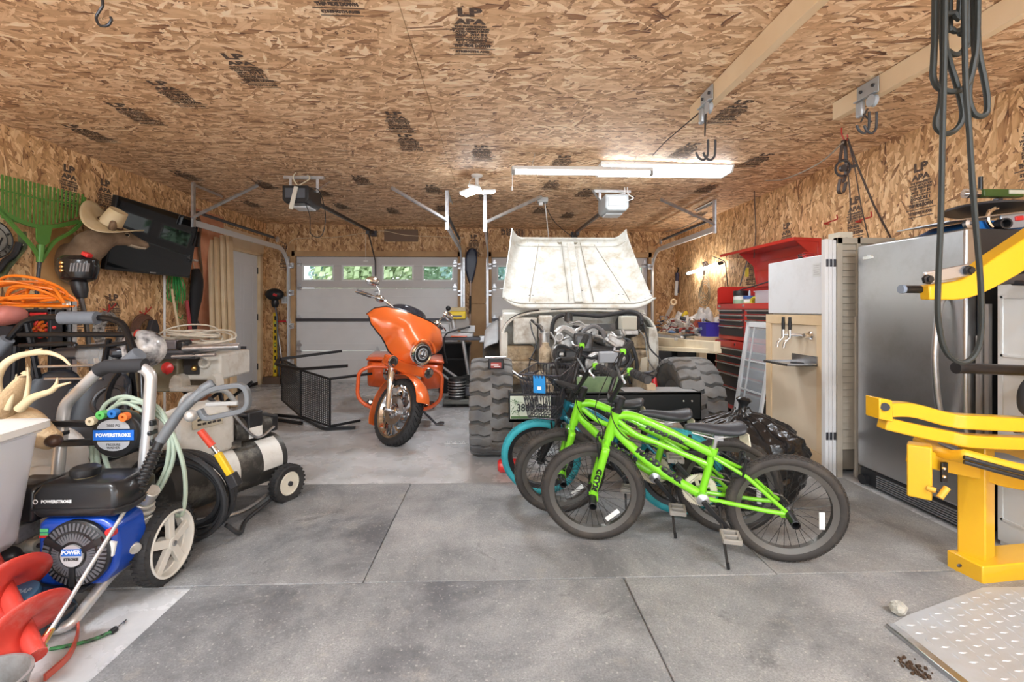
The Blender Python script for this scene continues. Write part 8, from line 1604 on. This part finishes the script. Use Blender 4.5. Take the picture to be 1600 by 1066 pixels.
# leather strap and strings
P0 = V((hp.x, hp.y, zc(hp.x)-.13)); q = P0.y/735
def loc(px, py): return onY(px, py, P0.y)
t = thing('strap_bundle', 'dark leather strap with a round buckle hanging from the red ceiling hook', 'strap', P0)
lea = pbr('dark_leather', (.055, .03, .02), .55)
mb = MB()
for pts in ([(1317, 219), (1314, 240), (1312, 252)], [(1320, 219), (1322, 245), (1322, 270), (1318, 285)], [(1313, 280), (1310, 295), (1312, 302), (1318, 300), (1322, 285)]): mb.bar(spline([loc(*p) for p in pts], 4), .006, .03, up=(0, 1, 0))
mb.build('strap', lea, t, world=True)
c = loc(1317, 263); MB().torus(c, (0, 1, .2), .055, .009, 24, 6).cyl(c-V((0, .012, 0)), c+V((0, .012, 0)), .024).bar([c, loc(1338, 259)], .012, .02).build('buckle', darksteel, t, world=True)
for nm, pts in (('thin cord', [(1325, 218), (1337, 270), (1345, 320), (1357, 372)]), ('rope', [(1324, 216), (1340, 260), (1365, 320), (1392, 372)]), ('cord', [(1323, 250), (1328, 300), (1329, 345)])):
    MB().tube([loc(*p) for p in pts], .007 if nm == 'rope' else .004, 6).build('rope' if nm == 'rope' else 'cord', lea, t, world=True)
for k, (px, lab) in enumerate((((1295, 350), 'red storage hook screwed low on the wall over the white slats'), ((1345, 347), 'red storage hook screwed on the wall behind the hanging ropes'))):
    p = onX(*px, XR-.01); mb = MB().tube(bend([p, p+V((-.05, .0, 0)), p+V((-.05, -.18, .01)), p+V((-.06, -.18, .05))], .015), .006, 6); single(mb, 'wall_hook', MATS['red_vinyl'], lab, 'hook', 'red wall hooks')
# bicycle hoists
def hoist(X, Y, Z, rope, lab):
    t = thing('bike_hoist', lab, 'hoist', (X, Y, Z), group='bicycle hoists')
    MB().box((-.004, 0, .05), (.006, .16, .09)).box((-.016, 0, .004), (.03, .16, .006)).build('bracket', pbr('hoist_grey', (.48, .53, .58), .35, .5), t, bevel=.002)
    for y in (-.045, .045): MB().lathe([(.01, -.008), (.01, .008)], (-.008, y, .055), (1, 0, 0), 8).build('screw', darksteel, t)
    MB().lathe([(.034, -.012), (.026, -.004), (.026, .004), (.034, .012)], (-.012, -.045, -.035), (1, 0, 0)).build('pulley', pbr('hoist_grey2', (.42, .46, .5), .4), t)
    MB().box((-.012, .045, -.05), (.03, .05, .09)).build('rope_lock', MATS['hoist_grey'], t, bevel=.01)
    mb = MB().tube([(-.02, -.03, -.05), (-.015, 0, -.05-rope)], .004, 6).tube([(-.005, .02, -.05), (-.015, 0, -.05-rope)], .004, 6).tube([(0, .09, .0), (0, .7, .03), (0, 1.0, .02)], .004, 6) if rope > .05 else MB().tube([(-.02, -.02, -.07), (-.045, 0, -.05-rope-.06)], .005, 6).tube([(-.02, .03, -.07), (.02, 0, -.05-rope-.06)], .005, 6)
    mb.build('rope', pbr('hoist_rope', (.05, .04, .035), .8), t)
    z = -.05-rope-(.07 if rope > .05 else .05)
    for dx in (-.025, .02):
        pts = [(dx+.03, 0, z+.05), (dx+.03, 0, z), (dx+.025, 0, z-.05), (dx, 0, z-.075), (dx-.03, 0, z-.06), (dx-.045, 0, z-.03)]
        MB().tube(spline(pts, 5), .007, 8).build('hook', pbr('hook_vinyl', (.05, .05, .055), .45), t)
hoist(1.296, 2.83, 2.47, .14, 'bicycle hoist on the long ceiling board, its double hook hanging low on a rope')
hoist(2.186, 2.68, 2.46, .03, 'bicycle hoist on the short ceiling board with its hook pulled up tight')
# big screw hook in the ceiling, upper left
mb = MB().tube(spline([(0, 0, 0), (0, 0, -.03), (-.015, 0, -.055), (-.028, 0, -.085), (-.012, 0, -.118), (.022, 0, -.118), (.038, 0, -.095), (.036, 0, -.08)], 6), .006, 8)
mb.v = [v+V((-1.78, 2.2, zc(-1.78))) for v in mb.v]; single(mb, 'ceiling_hook', pbr('dark_hook', (.06, .06, .065), .35, .7), 'dark grey bicycle hook screwed alone into the bare ceiling', 'hook')
# looped black cable hung from the near joist
cx, cy = 1.29, 1.3
t = thing('looped_cable', 'bundle of black rubber cable looped over the ceiling board, one loop reaching far down', 'cable', (cx, cy, 2.45))
cab = pbr('cable_rubber', (.014, .016, .013), .6)
def lp(px, py, dy=0): return onY(px, py, cy+dy)
loops = [
 [(1478, -214), (1476, 60), (1473, 200), (1470, 340), (1466, 440), (1466, 500), (1477, 548), (1500, 566), (1522, 556), (1533, 520), (1532, 440), (1522, 320), (1514, 200), (1508, 100), (1505, -214)],
 [(1461, -214), (1461, 20), (1459, 90), (1458, 120), (1466, 137), (1483, 143), (1500, 141), (1513, 130), (1521, 100), (1527, 40), (1528, -214)],
 [(1480, -214), (1476, 40), (1482, 90), (1494, 130), (1503, 165), (1503, 188), (1492, 204), (1476, 209), (1464, 200), (1463, 186), (1470, 160), (1474, 100), (1473, 20), (1474, -214)],
 [(1520, -214), (1522, 40), (1524, 90), (1520, 110), (1515, 130), (1514, 155), (1521, 176), (1532, 182), (1542, 175), (1542, 150), (1537, 120), (1531, 90), (1527, 40), (1525, -214)],
 [(1466, -214), (1466, 5), (1475, 20), (1490, 20), (1500, 10), (1500, -214)],
 [(1485, -214), (1484, 25), (1487, 45), (1497, 48), (1507, 30), (1510, -214)],
 [(1473, -214), (1472, 55), (1482, 80), (1497, 85), (1509, 70), (1512, 40), (1512, -214)],
 [(1513, -214), (1511, 50), (1514, 66), (1520, 62), (1525, 20), (1524, -214)]]
for k, L_ in enumerate(loops):
    MB().tube(spline([lp(a, b, (k-3)*.022) for a, b in L_], 5), .0078 if k else .0068, 8).build('cable_loop', cab, t, world=True)
MB().box((1.36, 1.3, 2.462), (.20, .17, .012)).cyl((1.28, 1.3, 2.45), (1.45, 1.3, 2.45), .012).build('hanger_peg', darksteel, t, world=True)
